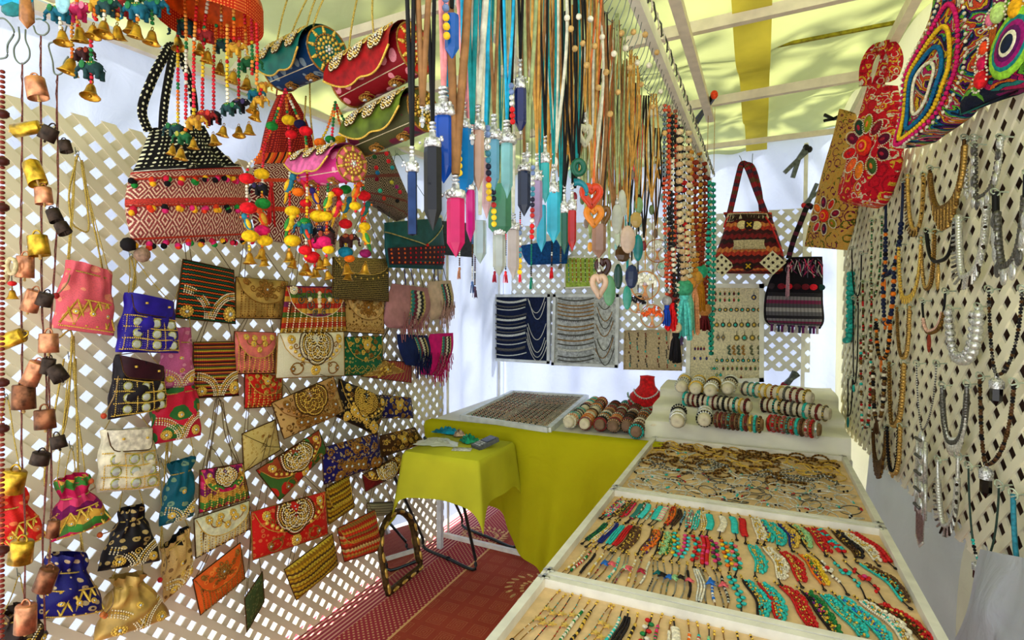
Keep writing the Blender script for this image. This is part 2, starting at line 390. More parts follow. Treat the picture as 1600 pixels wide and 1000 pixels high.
# ------------------------------------------------------------------ lattice panels
def clip(poly, w, h):
    for ax, lim, sg in ((0, 0, 1), (0, w, -1), (1, 0, 1), (1, h, -1)):
        out = []
        for i in range(len(poly)):
            a, b = poly[i], poly[(i+1) % len(poly)]; da, db = sg*(a[ax]-lim), sg*(b[ax]-lim)
            if da >= 0: out.append(a)
            if da*db < 0: t = da/(da-db); out.append((a[0]+(b[0]-a[0])*t, a[1]+(b[1]-a[1])*t))
        poly = out
        if len(poly) < 3: return []
    return poly
def lattice(name, label, O, U, w, h, N, mat, per=.081, wd=.0285, th=.005, group='lattice panels', ph=0.0):
    O = np.array(O, float); U = np.array(U, float)/np.linalg.norm(U); V = np.array([0, 0, 1.0]); N = np.array(N, float)
    root = thing(name, label, 'lattice', O, group); hw = wd/2*math.sqrt(2); k = 0
    for lay, sg in ((0, 1), (1, -1)):
        c = -h-per+ph
        while c < w+h+per:
            x0 = c
            if sg > 0: poly = [(x0-hw, 0), (x0+hw, 0), (x0+hw+h, h), (x0-hw+h, h)]
            else: poly = [(x0-hw, 0), (x0+hw, 0), (x0+hw-h, h), (x0-hw-h, h)]
            poly = clip(poly, w, h)
            if len(poly) >= 3:
                P = [O+U*a+V*b+N*(lay*th) for a, b in poly]; mb = MB().m(mat, False); mb.slab(P, th, N)
                mb.obj('slat', root); k += 1
            c += per
    return root
lattice('lattice_panel', 'tall cream diamond lattice panel hung with embroidered bags', (XL-.01, .16, 0.0), (0, 1, 0), 2.86, 2.07, (1, 0, 0), m_latt)
lattice('lattice_panel', 'pale lattice strip behind the display boards on the back wall', (-1.78, YB-.02, 1.07), (1, 0, 0), 2.06, 1.03, (0, -1, 0), plain('back_lattice_plastic', (226, 224, 214), .55, 0, .03, 4), group='lattice panels')
dR = np.array([-.078, 1, 0])/np.linalg.norm((-.078, 1, 0))
lattice('lattice_panel', 'cream lattice panel covered in hanging necklaces', (rx(.9, .0), .9, .81), tuple(dR), 2.62, 1.27, (-1, -.078, 0), m_lattw, wd=.0255)
# added sheet behind the necklace lattice, its dark colour stands for shade in the holes
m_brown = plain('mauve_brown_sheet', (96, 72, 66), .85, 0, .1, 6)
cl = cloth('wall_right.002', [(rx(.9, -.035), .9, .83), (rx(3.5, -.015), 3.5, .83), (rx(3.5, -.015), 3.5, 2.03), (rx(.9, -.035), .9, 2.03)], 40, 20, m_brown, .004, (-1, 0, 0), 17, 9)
# ================================================================== TEXTILE MATERIALS (uv in metres on each bag)
def t_brocade(name, base, spot, ring=None, s=38, rough=.5, metal=.25, thr=.33):
    if name in _mc: return _mc[name]
    m, t, b = newmat(name, rough, 0); u, v, q = t.uv()
    w2 = t.noise(q, 26, 2); n = t.N('ShaderNodeTexVoronoi'); n.inputs['Scale'].default_value = s; n.inputs['Randomness'].default_value = .55
    t.l.new(q, n.inputs['Vector']); d = t.m('ADD', n.outputs['Distance'], t.m('MULTIPLY', t.m('SUBTRACT', w2, .5), .35))
    msk = t.m('LESS_THAN', d, thr); inner = t.m('LESS_THAN', d, thr*.42)
    c = t.mix(msk, lin(base), lin(spot)); c = t.mix(inner, c, lin(ring or tuple(x*.55 for x in spot)))
    g = t.noise(q, 400, 2); c = t.mix(t.m('MULTIPLY', t.m('GREATER_THAN', g, .56), .25), c, lin(tuple(x*.5 for x in base)))
    t.l.new(c, b.inputs['Base Color']); t.l.new(t.m('MULTIPLY', msk, metal), b.inputs['Metallic'])
    t.l.new(t.bump(t.m('ADD', msk, t.noise(q, 30, 3)), .45, .003), b.inputs['Normal']); _mc[name] = m; return m
def t_stripes(name, cols, s=60, ax=1, wob=.15, zig=0, rough=.7):
    if name in _mc: return _mc[name]
    m, t, b = newmat(name, rough); u, v, q = t.uv(); a, o = (v, u) if ax else (u, v)
    x = t.m('MULTIPLY', a, s); nn = t.noise(q, 60, 2); x = t.m('ADD', x, t.m('MULTIPLY', nn, wob))
    if zig: x = t.m('ADD', x, t.m('MULTIPLY', t.m('ABSOLUTE', t.m('SUBTRACT', t.m('FRACT', t.m('MULTIPLY', o, zig)), .5)), 1.0))
    x = t.m('FRACT', t.m('DIVIDE', x, float(len(cols)))); k = len(cols)
    c = t.ramp(x, [(i/k, cc) for i, cc in enumerate(cols)])
    dots = t.m('GREATER_THAN', t.m('SINE', t.m('MULTIPLY', o, s*5.0)), .2)
    c = t.mix(t.m('MULTIPLY', dots, .35), c, lin(tuple(x*.35 for x in cols[0])))
    t.l.new(c, b.inputs['Base Color']); t.l.new(t.bump(t.m('ADD', t.m('SINE', t.m('MULTIPLY', a, s*6.28)), dots), .4, .003), b.inputs['Normal']); _mc[name] = m; return m
def t_kilim(name, base, line, acc, s=22, sx=1.0, rough=.8):
    if name in _mc: return _mc[name]
    m, t, b = newmat(name, rough); u, v, q = t.uv()
    a = t.m('ABSOLUTE', t.m('SUBTRACT', t.m('FRACT', t.m('MULTIPLY', u, s*sx)), .5)); c_ = t.m('ABSOLUTE', t.m('SUBTRACT', t.m('FRACT', t.m('MULTIPLY', v, s)), .5))
    d = t.m('ADD', a, c_); st = t.m('FRACT', t.m('MULTIPLY', d, 4.0)); msk = t.m('LESS_THAN', st, .42)
    c = t.mix(msk, lin(base), lin(line)); row = t.m('GREATER_THAN', t.m('FRACT', t.m('MULTIPLY', v, s/2)), .86); c = t.mix(row, c, lin(acc))
    n = t.noise(q, 300, 2); c = t.mix(t.m('MULTIPLY', t.m('GREATER_THAN', n, .55), .5), c, lin(tuple(x*.4 for x in base)))
    t.l.new(c, b.inputs['Base Color']); t.l.new(t.bump(t.m('ADD', msk, n), .6, .003), b.inputs['Normal']); _mc[name] = m; return m
def t_dots(name, base, dot, s=70, rough=.8, thr=.28):
    if name in _mc: return _mc[name]
    m, t, b = newmat(name, rough); u, v, q = t.uv()
    n = t.N('ShaderNodeTexVoronoi'); n.inputs['Scale'].default_value = s; n.inputs['Randomness'].default_value = .15; t.l.new(q, n.inputs['Vector'])
    c = t.mix(t.m('LESS_THAN', n.outputs['Distance'], thr), lin(base), lin(dot)); t.l.new(c, b.inputs['Base Color'])
    t.l.new(t.bump(n.outputs['Distance'], .4, .004), b.inputs['Normal']); _mc[name] = m; return m
def t_embroid(name, base, cols, s=9, dens=9.0, rough=.75, keep=.15, warp=.5):
    """chain-stitch embroidery: nested rings round scattered centres in many colours"""
    if name in _mc: return _mc[name]
    m, t, b = newmat(name, rough); u, v, q = t.uv()
    n = t.N('ShaderNodeTexVoronoi'); n.inputs['Scale'].default_value = s; n.inputs['Randomness'].default_value = .8; t.l.new(q, n.inputs['Vector'])
    nn = t.noise(q, s*2.2, 2, 1); d = t.m('ADD', n.outputs['Distance'], t.m('MULTIPLY', nn, warp))
    rv = t.N('ShaderNodeSeparateColor'); t.l.new(n.outputs['Color'], rv.inputs[0])
    x = t.m('MULTIPLY', d, dens); idx = t.m('FLOOR', x); h = t.m('FRACT', t.m('ADD', t.m('MULTIPLY', idx, .3819), rv.outputs[0])); k = len(cols)
    c = t.ramp(h, [(i/k, cc) for i, cc in enumerate(cols)]); fr = t.m('FRACT', x)
    edge = t.m('LESS_THAN', fr, .2); hgt = t.m('ABSOLUTE', t.m('SINE', t.m('MULTIPLY', x, PI)))
    st = t.m('SINE', t.m('MULTIPLY', t.noise(q, 120, 1), 30)); c = t.mix(t.m('MULTIPLY', t.m('GREATER_THAN', st, .6), .4), c, lin(tuple(z*.35 for z in base)))
    c = t.mix(edge, c, lin(base)) if keep < .5 else t.mix(t.m('GREATER_THAN', t.m('FRACT', t.m('ADD', h, .37)), 1-keep), c, lin(base))
    t.l.new(c, b.inputs['Base Color']); t.l.new(t.bump(t.m('ADD', hgt, st), .6, .006), b.inputs['Normal']); _mc[name] = m; return m
CORD = plain('gold_braided_cord', (196, 168, 84), .45, .45, .2, 400, .3)
DCORD = plain('brown_braided_cord', (104, 84, 50), .6, .1, .2, 400, .3)
CHAIN = plain('dark_chain', (84, 78, 66), .35, .8, .2, 300)

# ================================================================== BAG FRAME
class Q:
    """four corners tl,tr,br,bl in the world; P(u,v,h): u right, v up, h out of the face towards the room"""
    def __init__(s, c, plane=PL, d=.06, ref=None):
        s.c = [plane(p[0], p[1], p[2] if len(p) > 2 else d) for p in c]; tl, tr, br, bl = s.c; s.tl, s.tr, s.br, s.bl = s.c
        s.o = (tl+tr+br+bl)/4; U = (tr+br-tl-bl); V = (tl+tr-bl-br); s.w = np.linalg.norm(U)/2; s.h = np.linalg.norm(V)/2
        N = np.cross(U, V); N /= np.linalg.norm(N)
        if N@(CAM-s.o) < 0: N = -N
        s.N = N; s.U = U/np.linalg.norm(U); s.V = V/np.linalg.norm(V)
    def P(s, u, v, h=0):
        u = np.asarray(u, float)[..., None]; v = np.asarray(v, float)[..., None]
        return (s.bl*(1-u)*(1-v)+s.br*u*(1-v)+s.tr*u*v+s.tl*(1-u)*v)+np.asarray(h, float)[..., None]*s.N
    def fr(s): return np.stack([s.U, s.V, s.N], 1)
class Surf:
    """something with a front surface height f(u,v) over a Q"""
    def __init__(s, q, f): s.q = q; s.f = f
    def at(s, u, v, e=0.0): u = np.clip(u, 0, 1); v = np.clip(v, 0, 1); return s.q.P(u, v, s.f(u, v)+e)
def pillow_f(t, p=4, wr=.0025, seed=0):
    def f(u, v):
        u = np.asarray(u, float); v = np.asarray(v, float); a = np.clip(1-np.abs(2*u-1)**p, 0, 1)*np.clip(1-np.abs(2*v-1)**p, 0, 1)
        return t*a**.6+wr*np.sin(9*u+7*v+seed)*a+wr*.6*np.sin(17*v-11*u+seed*2)*a
    return f
def pillow(q, t, mat, parent, name='body', uvs=1.0, edge=None, n=(14, 12), back=.35, seed=0, top=None):
    f = pillow_f(t, 4, .0025, seed); u = np.linspace(0, 1, n[0]); v = np.linspace(0, 1, n[1]); U, V = np.meshgrid(u, v, indexing='ij')
    uv = np.stack([U*q.w*uvs+seed*.37, V*q.h*uvs+seed*.21], -1); mb = MB().m(mat)
    H = f(U, V); mb.grid(q.P(U, V, H), uv); mb.grid(q.P(U, V, -H*back-.001)[::-1], uv[::-1])
    b = mb.obj(name, parent)
    if edge is not None:
        e = np.r_[[(x, 0) for x in np.linspace(0, 1, 10)], [(1, x) for x in np.linspace(0, 1, 10)[1:]], [(x, 1) for x in np.linspace(1, 0, 10)[1:]], [(0, x) for x in np.linspace(1, 0, 10)[1:-1]]]
        MB().m(edge).tube(q.P(e[:, 0], e[:, 1], 0), .0026, 5, True).obj('piping', parent)
    return Surf(q, f)
# ---- beadwork: everything in metric offsets (x right, y up) about (uc,vc) on a surface
class Work:
    def __init__(s, sf): s.sf = sf; s.q = sf.q; s.mb = MB(); s.k = float(np.clip(1.5*((s.q.o-CAM)@FW)/FPX/.0021, .9, 2.4))
    def uvof(s, c, xy): xy = np.asarray(xy, float).reshape(-1, 2); return c[0]+xy[:, 0]/s.q.w, c[1]+xy[:, 1]/s.q.h
    def bd(s, c, xy, r=.0016, mat=GOLD, e=.001, q='lo'):
        u, v = s.uvof(c, xy); ok = (u > .01) & (u < .99) & (v > .01) & (v < .99)
        if ok.sum(): s.mb.m(mat).beads(s.sf.at(u[ok], v[ok], e+.0006), (r if np.isscalar(r) else np.asarray(r)[ok])*1.2*(s.k if np.max(r) < .003 else 1), q)
    def line(s, c, xy, r=.0011, mat=GOLD, e=.001, closed=False):
        u, v = s.uvof(c, xy); s.mb.m(mat).tube(s.sf.at(u, v, e+.0005), r*1.1*s.k, 4, closed)
    def rosette(s, c, R, k=7, mat=GOLD, cen=STONE, ring2=True, rb=None):
        a = 2*PI*np.arange(k)/k; rb = rb or R*.32
        s.bd(c, [(0, 0)], R*.36, cen, .002, 'mid'); s.bd(c, np.stack([np.cos(a), np.sin(a)], 1)*R*.72, rb, mat, .0015, 'mid' if R > .008 else 'lo')
        if ring2: a = 2*PI*np.arange(k*2)/(k*2); s.bd(c, np.stack([np.cos(a), np.sin(a)], 1)*R*1.15, rb*.5, mat)
    def petals(s, c, R, k=6, mat=GOLD, a0=0.):
        for i in range(k):
            a = a0+2*PI*i/k; t = np.linspace(0, PI, 7)
            s.line(c, np.stack([R*(.25+.75*np.sin(t/1.0*.5)*0+.37*(1-np.cos(t)))*np.cos(a)-R*.2*np.sin(t)*np.sin(a), R*(.25+.37*(1-np.cos(t)))*np.sin(a)+R*.2*np.sin(t)*np.cos(a)], 1), .0012, mat)
            s.line(c, np.stack([R*(.25+.37*(1-np.cos(t)))*np.cos(a)+R*.2*np.sin(t)*np.sin(a), R*(.25+.37*(1-np.cos(t)))*np.sin(a)-R*.2*np.sin(t)*np.cos(a)], 1), .0012, mat)
            s.bd(c, [(R*.6*math.cos(a), R*.6*math.sin(a))], R*.13, mat, .001)
    def lobes(s, c, R, angs=(90, 210, 330), mat=GOLD, mat2=PEARL, rows=4, dr=None):
        """fans of concentric bead arches around a centre"""
        for A in angs:
            A = math.radians(A); cc = np.array([math.cos(A), math.sin(A)])*R*.42
            for k in range(rows):
                rr = R*.58*(k+1)/rows; n = max(5, int(rr*4.4/(.0042*s.k))); a = A+np.linspace(-2.2, 2.2, n); s.bd(c, cc+np.stack([np.cos(a), np.sin(a)], 1)*(rr-R*.29/rows), .0016, BRONZE, -.0004)
                s.bd(c, cc+np.stack([np.cos(a), np.sin(a)], 1)*rr, .0018, mat if k % 2 else mat2, .001)
            a = A+np.linspace(-2.2, 2.2, 20); s.line(c, cc+np.stack([np.cos(a), np.sin(a)], 1)*R*.68, .0012, BRONZE)
        s.bd(c, [(0, 0)], .003, STONE, .002)
    def swirl(s, c, R, turns=1.4, flip=1, mat=GOLD, a0=0., r=.0011, bead=False):
        t = np.linspace(0, 1, 22); a = a0+flip*turns*2*PI*t; rr = R*(1-.85*t); xy = np.stack([np.cos(a)*rr, np.sin(a)*rr], 1)
        if bead: s.bd(c, xy, .0015, mat)
        else: s.line(c, xy, r, mat)
    def paisley(s, c, R, flip=1, mat=GOLD, fill=None):
        t = np.linspace(0, 2*PI, 26); rr = R*(.55+.45*np.cos(t/2)**2)
        x = flip*rr*np.cos(t)*.8; y = rr*np.sin(t)*.62
        s.line(c, np.stack([x+flip*R*.1, y], 1), .0013, mat, .001, True); s.rosette((c[0]-flip*R*.2/s.q.w, c[1]), R*.26, 6, mat, STONE, False)
        s.swirl((c[0]+flip*R*.75/s.q.w, c[1]+R*.35/s.q.h), R*.25, 1.2, flip, mat)
    def columns(s, v0, v1, n, mat=GOLD, mat2=DKGOLD, u0=.04, u1=.96, braid=True):
        for i in range(n):
            u = u0+(u1-u0)*(i+.5)/n; k = max(3, int((v1-v0)*s.q.h/(.0046*s.k))); vv = np.linspace(v0, v1, k)
            pts = s.sf.at(np.full(k, u), vv, .001)
            if i % 2 == 0: s.mb.m(mat).beads(pts[::1], .0021*s.k); s.mb.m(BRONZE).tube(s.sf.at([u+.5/n, u+.5/n], [v0, v1], .0004), .0013*s.k, 4)
            else: s.mb.m(mat2).beads(pts, .0014*s.k); s.mb.m(mat2).tube(s.sf.at([u-.25/n, u-.25/n], [v0, v1], .0008), .0008, 4); s.mb.m(mat2).tube(s.sf.at([u+.25/n, u+.25/n], [v0, v1], .0008), .0008, 4)
    def wave(s, v, amp, n, mat=GOLD, u0=.04, u1=.96):
        u = np.linspace(u0, u1, n*8); vv = v+amp/s.q.h*np.sin(np.linspace(0, n*2*PI, n*8)); s.mb.m(mat).tube(s.sf.at(u, vv, .0012), .0014, 4)
        k = np.arange(n); s.mb.m(mat).beads(s.sf.at(u0+(u1-u0)*(k+.25)/n, np.full(n, v-amp*.6/s.q.h), .001), .0026)
    def arc(s, c, R, a0, a1, rows=3, mat=PEARL, mat2=GOLD, sq=1.0):
        for k in range(rows):
            rr = R-k*.0044*s.k; n = max(4, int(abs(a1-a0)*rr/(.0042*s.k))); a = np.linspace(a0, a1, n)
            s.bd(c, np.stack([np.cos(a)*rr, np.sin(a)*rr*sq], 1), .0018, mat if k != 1 else mat2)
    def done(s, parent, name='beadwork'):
        if s.mb.ch: s.mb.obj(name, parent, 'stuff')
def rim_flap(q, sf, mat, parent, depth=.6, shape='round', rim=GOLD, e=.004, seed=0, u0=.02, u1=.98, name='flap'):
    """a flap hanging from the top edge; returns its surface"""
    nu, nv = 18, 8; u = np.linspace(u0, u1, nu); s_ = np.linspace(0, 1, nv); x = (u-u0)/(u1-u0)*2-1
    if shape == 'round': D = depth*np.sqrt(np.clip(1-np.abs(x)**2.2, 0.0, 1))
    elif shape == 'vee': D = depth*(1-np.abs(x))
    elif shape == 'straight': D = depth*np.clip((1-np.abs(x)**10), 0, 1)
    else: D = depth*(1-.15*np.abs(np.sin(x*PI*2.5)))*np.clip(1-np.abs(x)**6, 0, 1)
    D = np.maximum(D, .03); U = np.repeat(u[:, None], nv, 1); V = 1-D[:, None]*s_[None]
    f = lambda a, b: sf.f(a, b)+e
    uv = np.stack([U*q.w+.5+seed, V*q.h+.3], -1); mb = MB().m(mat); mb.grid(q.P(U, V, f(U, V)), uv); mb.grid(q.P(U, V, f(U, V)-.003)[::-1], uv[::-1])
    fl_ = mb.obj(name, parent)
    r = MB().m(rim); r.tube(q.P(u, 1-D, f(u, 1-D)), .0017, 5); r.obj('flap_piping', parent)
    return Surf(q, f)
def strap(parent, pts, r=.0018, mat=CORD, name='strap', n=5): MB().m(mat).tube(pts, r, n).obj(name, parent)
def hang(parent, q, hook, plane=PL, d=.03, r=.0017, mat=CORD, ul=.06, ur=.94, twin=False):
    """cord from both upper corners to a hook point given on the wall"""
    hp = plane(hook[0], hook[1], d); A = q.P(ul, 1); B = q.P(ur, 1)
    strap(parent, smooth([A, A*.5+hp*.5+np.array([0, 0, -.004]), hp, B*.5+hp*.5+np.array([0, 0, -.004]), B], 5), r, mat)
    if twin: strap(parent, smooth([q.P(ul+.1, 1), q.P(ul+.12, 1)*.5+hp*.5, hp+np.array([0, 0, .004])], 5), r, mat)
    a = np.linspace(-1.2, 3.6, 10); h = MB().m(WIRE); base = hp-np.array([0, 0, 0])
    nrm = q.N; h.tube([base+nrm*(.008*math.cos(x))+np.array([0, 0, .008*math.sin(x)]) for x in a]+[base-nrm*.012+np.array([0, 0, .02])], .0011, 5); h.obj('wire_hook', parent)

GRP = 'embroidered bags on the lattice'
def clutch(c, label, body, flap=None, d=.05, t=.016, depth=.62, shape='round', motif='flower', low='columns', gold=GOLD, g2=PEARL, hook=None, seed=None, edge=BRONZE, plane=PL, group=GRP, name='clutch_bag', cord=DCORD, rim=None, nlow=12, twin=True):
    q = Q(c, plane, d); seed = seed if seed is not None else rng.random()*5
    root = thing(name, label, 'bag', q.o, group); sf = pillow(q, t, body, root, 'body', 1, edge, seed=seed)
    W = Work(sf); s = q.w
    if low == 'columns': W.columns(.04, 1-depth*.55 if flap else .5, nlow+4, gold, DKGOLD)
    elif low == 'wave': W.wave(.2, .008, 6, gold); W.wave(.1, .006, 5, gold)
    elif low == 'paisley':
        W.paisley((.2, .2), s*.13, 1, DKGOLD); W.paisley((.8, .2), s*.13, -1, DKGOLD); W.rosette((.5, .17), s*.045, 7, gold)
    elif low == 'scatter':
        for i in range(7): W.rosette((.1+.8*((i*.37+seed) % 1), .08+.28*((i*.61+seed) % 1)), s*.045, 6, gold)
        for i in range(9): W.swirl((.06+.88*((i*.29+seed) % 1), .06+.4*((i*.53+seed) % 1)), s*.05, 1.3, 1 if i % 2 else -1, gold if i % 3 else DKGOLD)
    elif low == 'frames':
        for k in range(5): W.line((0, 0), np.array([(.05+.0*k, .1+.0*k)])*0+np.array([(q.w*(.04+.03*k), q.h*.45), (q.w*(.04+.03*k), q.h*(.1+.05*k)), (q.w*(.3+.03*k), q.h*(.1+.05*k))]), .001, gold)
    W.done(root)
    sf2 = rim_flap(q, sf, flap, root, depth, shape, rim or gold, seed=seed) if flap else sf
    W = Work(sf2); cv = 1-depth*.42 if flap else .55
    if motif == 'flower':
        W.rosette((.5, cv), s*.05, 8, gold); W.petals((.5, cv), s*.17, 8, gold)
        for f in (-1, 1):
            W.swirl((.5+f*.24, cv+.02), s*.06, 1.4, f, gold); W.swirl((.5+f*.33, cv+.13), s*.05, 1.3, -f, gold); W.rosette((.5+f*.36, .92), s*.035, 6, gold, gold, False)
            W.swirl((.5+f*.16, cv-.16), s*.045, 1.3, -f, gold)
    elif motif == 'peacock':
        W.lobes((.5, cv+.1), s*.245, (205, 270, 335), gold, g2, 5); W.lobes((.5, cv+.16), s*.15, (180, 0, 90), gold, g2, 3)
        for f in (-1, 1):
            W.rosette((.5+f*.36, .86), s*.035, 6, gold); W.swirl((.5+f*.3, .72), s*.04, 1.2, f, DKGOLD)
            for k in range(4): W.bd((.5+f*(.2+.055*k), 1-depth*(.86-.13*k)), [(0, 0)], s*.018, gold, .001, 'mid')
    elif motif == 'butterfly':
        for f in (-1, 1):
            for (x, y, r) in ((.16, .1, .09), (.15, -.12, .07), (.3, .0, .06), (.33, .18, .05), (.08, -.28, .045)): W.swirl((.5+f*x, cv+y), s*r, 1.4, f, DKSILVER, .8, .0014)
            W.bd((.5+f*.16, cv), [(0, 0)], s*.028, gold, .001, 'mid'); W.rosette((.5+f*.4, .93), s*.04, 7, gold)
        for k in (-1.6, -.6, .6, 1.5): W.bd((.5, cv+k*.09), [(0, 0)], s*.022, gold, .001, 'mid')
        W.rosette((.5, cv), s*.03, 8, PEARL, STONE, False)
    elif motif == 'mini':
        for (x, y) in ((.2, .88), (.4, .86), (.62, .86), (.82, .88), (.35, .72), (.65, .72), (.5, .58)): W.rosette((x, y), s*.045, 6, gold)
        for k in range(3): W.line((.3+.2*k, .8), [(s*.09*math.cos(a), s*.09*math.sin(a)) for a in np.linspace(PI, 2*PI, 9)], .001, DKGOLD)
    elif motif == 'leafy':
        W.rosette((.5, cv+.05), s*.06, 8, gold); 
        for i in range(20):
            a = i*2.4; rr = s*(.09+.019*i); W.swirl((.5+rr*math.cos(a)/q.w, cv+.05+rr*math.sin(a)/q.h*.7), s*.05, 1.3, 1 if i % 2 else -1, gold if i % 2 else DKGOLD, 0., .0016)
    elif motif == 'plain':
        W.swirl((.55, .7), s*.03, 1.2, 1, DKGOLD); W.swirl((.72, .6), s*.03, 1.2, 1, DKGOLD)
    W.done(root, 'flap_beadwork')
    if hook: hang(root, q, hook, plane, .02, .0015, cord, twin=twin)
    return root
def pouch(c, label, body, lining=None, d=.06, t=.035, deco='arcs', gold=GOLD, neck=.76, seed=0, band=None, plane=PL, group=GRP, hook=None, tie=None, ball=None, cord=CORD, name='drawstring_pouch', flare=.93, pinch=.62, coins=(3, 3), coin=None):
    """gathered drawstring bag"""
    q = Q(c, plane, d); root = thing(name, label, 'bag', q.o, group); nv, nt = 20, 28
    def wid(v): v = np.asarray(v, float); return np.where(v < neck, 1-(1-pinch)*np.clip(v/neck, 0, 1)**4, pinch+(flare-pinch)*np.sin(np.clip((v-neck)/(1-neck), 0, 1)*PI/2))
    def dep(v): v = np.asarray(v, float); return np.where(v < neck, np.sqrt(np.clip(v/.1, .03, 1))*(1-.55*np.clip(v/neck, 0, 1)**3), .45+.1*np.clip((v-neck)/(1-neck), 0, 1))
    v = np.linspace(0, 1, nv); th = 2*PI*np.arange(nt)/nt; V, T = np.meshgrid(v, th, indexing='ij')
    gath = np.clip((V-.35)/.4, 0, 1)*.17*np.sin(T*9+seed+V*3)
    U = .5+.5*wid(V)*np.cos(T)*(1+gath*.5); H = t*dep(V)*np.sin(T)*(1+gath*2.5)+t*.16*np.sin(V*13+T*3+seed)*np.clip(V*3, 0, 1)
    mb = MB().m(body); uv = np.stack([(T/PI)*q.w+seed*.3, V*q.h+seed*.17], -1)
    mb.grid(q.P(U, V+.012*np.sin(T*9+seed)*(V > .9), H), uv, False, True); b = mb.obj('body', root)
    if lining: MB().m(lining).grid(q.P(.5+.47*wid(V[-6:])*np.cos(T[-6:]), V[-6:]+.01, H[-6:]*.9), None, False, True).obj('lining', root)
    def f(u, v):
        u = np.asarray(u, float); v = np.asarray(v, float); x = (u-.5)/(.5*wid(v)); return t*dep(v)*np.sqrt(np.clip(1-x*x, .0, 1))
    sf = Surf(q, f); W = Work(sf); s = q.w
    if deco == 'arcs':
        W.arc((0.02, 0.02), s*.52, .05, 1.5, 4, PEARL, gold, 1.0); W.arc((.98, .02), s*.52, PI-1.5, PI-.05, 4, PEARL, gold, 1.0)
        W.rosette((.2, .16), s*.075, 8, gold); W.rosette((.8, .16), s*.075, 8, gold); W.rosette((.5, .5), s*.05, 7, gold)
        W.swirl((.5, .3), s*.08, 1.4, 1, gold)
    elif deco == 'lattice':
        for k in range(5):
            W.line((0, 0), [(q.w*(.05+.18*k), q.h*.08), (q.w*(.05+.18*(k+1)), q.h*.45)], .0022, gold); W.line((0, 0), [(q.w*(.05+.18*(k+1)), q.h*.08), (q.w*(.05+.18*k), q.h*.45)], .0022, gold)
        for vv in (.05, .46): u = np.linspace(.06, .94, 40); W.mb.m(gold).beads(sf.at(u, np.full(40, vv), .001), .0024)
        for k in range(3): W.rosette((.22+.27*k, .27), s*.045, 8, gold)
    elif deco == 'coins':
        u = np.linspace(.03, .97, 36)
        for vv in np.linspace(.05, .62, coins[1]+1): W.mb.m(gold).beads(sf.at(u, np.full(36, vv)+.01*np.sin(u*9), .002), .0026)
        for uu in np.linspace(.05, .95, coins[0]+1): vv = np.linspace(.05, .62, 18); W.mb.m(gold).beads(sf.at(np.full(18, uu), vv, .002), .0024)
        sp = [(a, b_) for a in np.linspace(.02, .98, 30) for b_ in np.linspace(.05, .6, 16)]
        W.mb.m(PEARL).beads(sf.at([x[0] for x in sp], [x[1] for x in sp], .0), .0008)
    W.done(root)
    if deco == 'coins':
        fx = orient(q.U, q.N)
        for i in range(coins[0]):
            for j in range(coins[1]):
                uu = .05+.9*(i+.5)/coins[0]; vv = .05+.57*(j+.5)/coins[1]; p = sf.at(uu, vv, .002); R = min(q.w*.9/coins[0], q.h*.57/coins[1])*.38
                mm_ = MB().m(plain('mirror_disc', coin or (232, 240, 236), .15, .6, 0)); mm_.lathe([(0.0001, .0015), (R*.8, .0012), (R, 0)], p, fx, 14)
                mm_.m(plain('disc_rim', (190, 186, 96), .35, .6, .1)); a = np.linspace(0, 2*PI, 15)[:-1]
                mm_.tube(p+np.stack([np.cos(a), np.sin(a)], 1)@np.stack([fx[:, 0], fx[:, 1]])*R*1.02, R*.17, 5, True); mm_.obj('mirror', root)
        fl2 = rim_flap(q, Surf(q, lambda a, b: t*.7*np.clip(1-(2*np.asarray(a)-1)**4, 0, 1)+.002), band or body, root, .34, 'straight', BRONZE, seed=seed, u0=.06, u1=.94)
        [MB().m(GOLD).box(fl2.at(x, .86, .003), (.006, .006, .006)).obj('stud', root) for x in (.3, .76)]
    else:
        a = np.linspace(0, 2*PI, 25)[:-1]; MB().m(cord).tube(q.P(.5+.51*wid(neck)*np.cos(a), np.full(24, neck), t*.52*np.sin(a)), .0022, 5, True).obj('drawstring', root)
    if tie:
        for (px, py) in tie:
            A = q.P(.12 if px < 0 else .88, neck); E_ = plane(abs(px), py, d+.02); strap(root, smooth([A, (A+E_)/2+q.N*.02, E_], 6), .002, plain('suede_tie', (160, 130, 90), .7), 'tie'); MB().m(solid(ball or (196, 70, 40))).ell(E_, (.008, .008, .009)).obj('wooden_bead', root)
    if hook: hang(root, q, hook, plane, .02, .0016, cord)
    return root

# ---- textile palette
B_black = t_brocade('black_gold_brocade', (22, 18, 22), (176, 150, 92), (60, 44, 28), 46)
B_navy = t_brocade('navy_gold_brocade', (24, 22, 96), (196, 172, 130), (50, 40, 70), 44)
B_tan = t_brocade('tan_brocade', (196, 158, 92), (120, 84, 40), (60, 38, 20), 50)
B_gold = plain('gold_silk', (198, 160, 84), .35, .35, .12, 18, .4)
B_red = t_brocade('red_brocade', (206, 30, 26), (228, 116, 66), (190, 40, 26), 42, thr=.36)
B_green = t_brocade('green_gold_brocade', (18, 96, 60), (188, 170, 92), (110, 100, 50), 52)
B_teal = t_brocade('teal_brocade', (10, 86, 104), (120, 150, 120), (60, 100, 100), 40)
B_pink = t_brocade('pink_brocade', (226, 96, 108), (240, 150, 120), (228, 128, 120), 26, metal=.15)
B_rose = t_brocade('rose_brocade', (196, 92, 140), (226, 150, 180), (170, 90, 130), 36)
B_salmon = plain('salmon_silk', (226, 118, 108), .45, .1, .08, 30, .3)
B_cream = t_dots('cream_weave', (232, 226, 196), (206, 200, 160), 170)
B_creams = plain('cream_silk', (236, 226, 200), .4, .05, .06, 20, .3)
B_orange = t_brocade('orange_brocade', (222, 92, 30), (236, 130, 50), (200, 70, 30), 40, metal=.1)
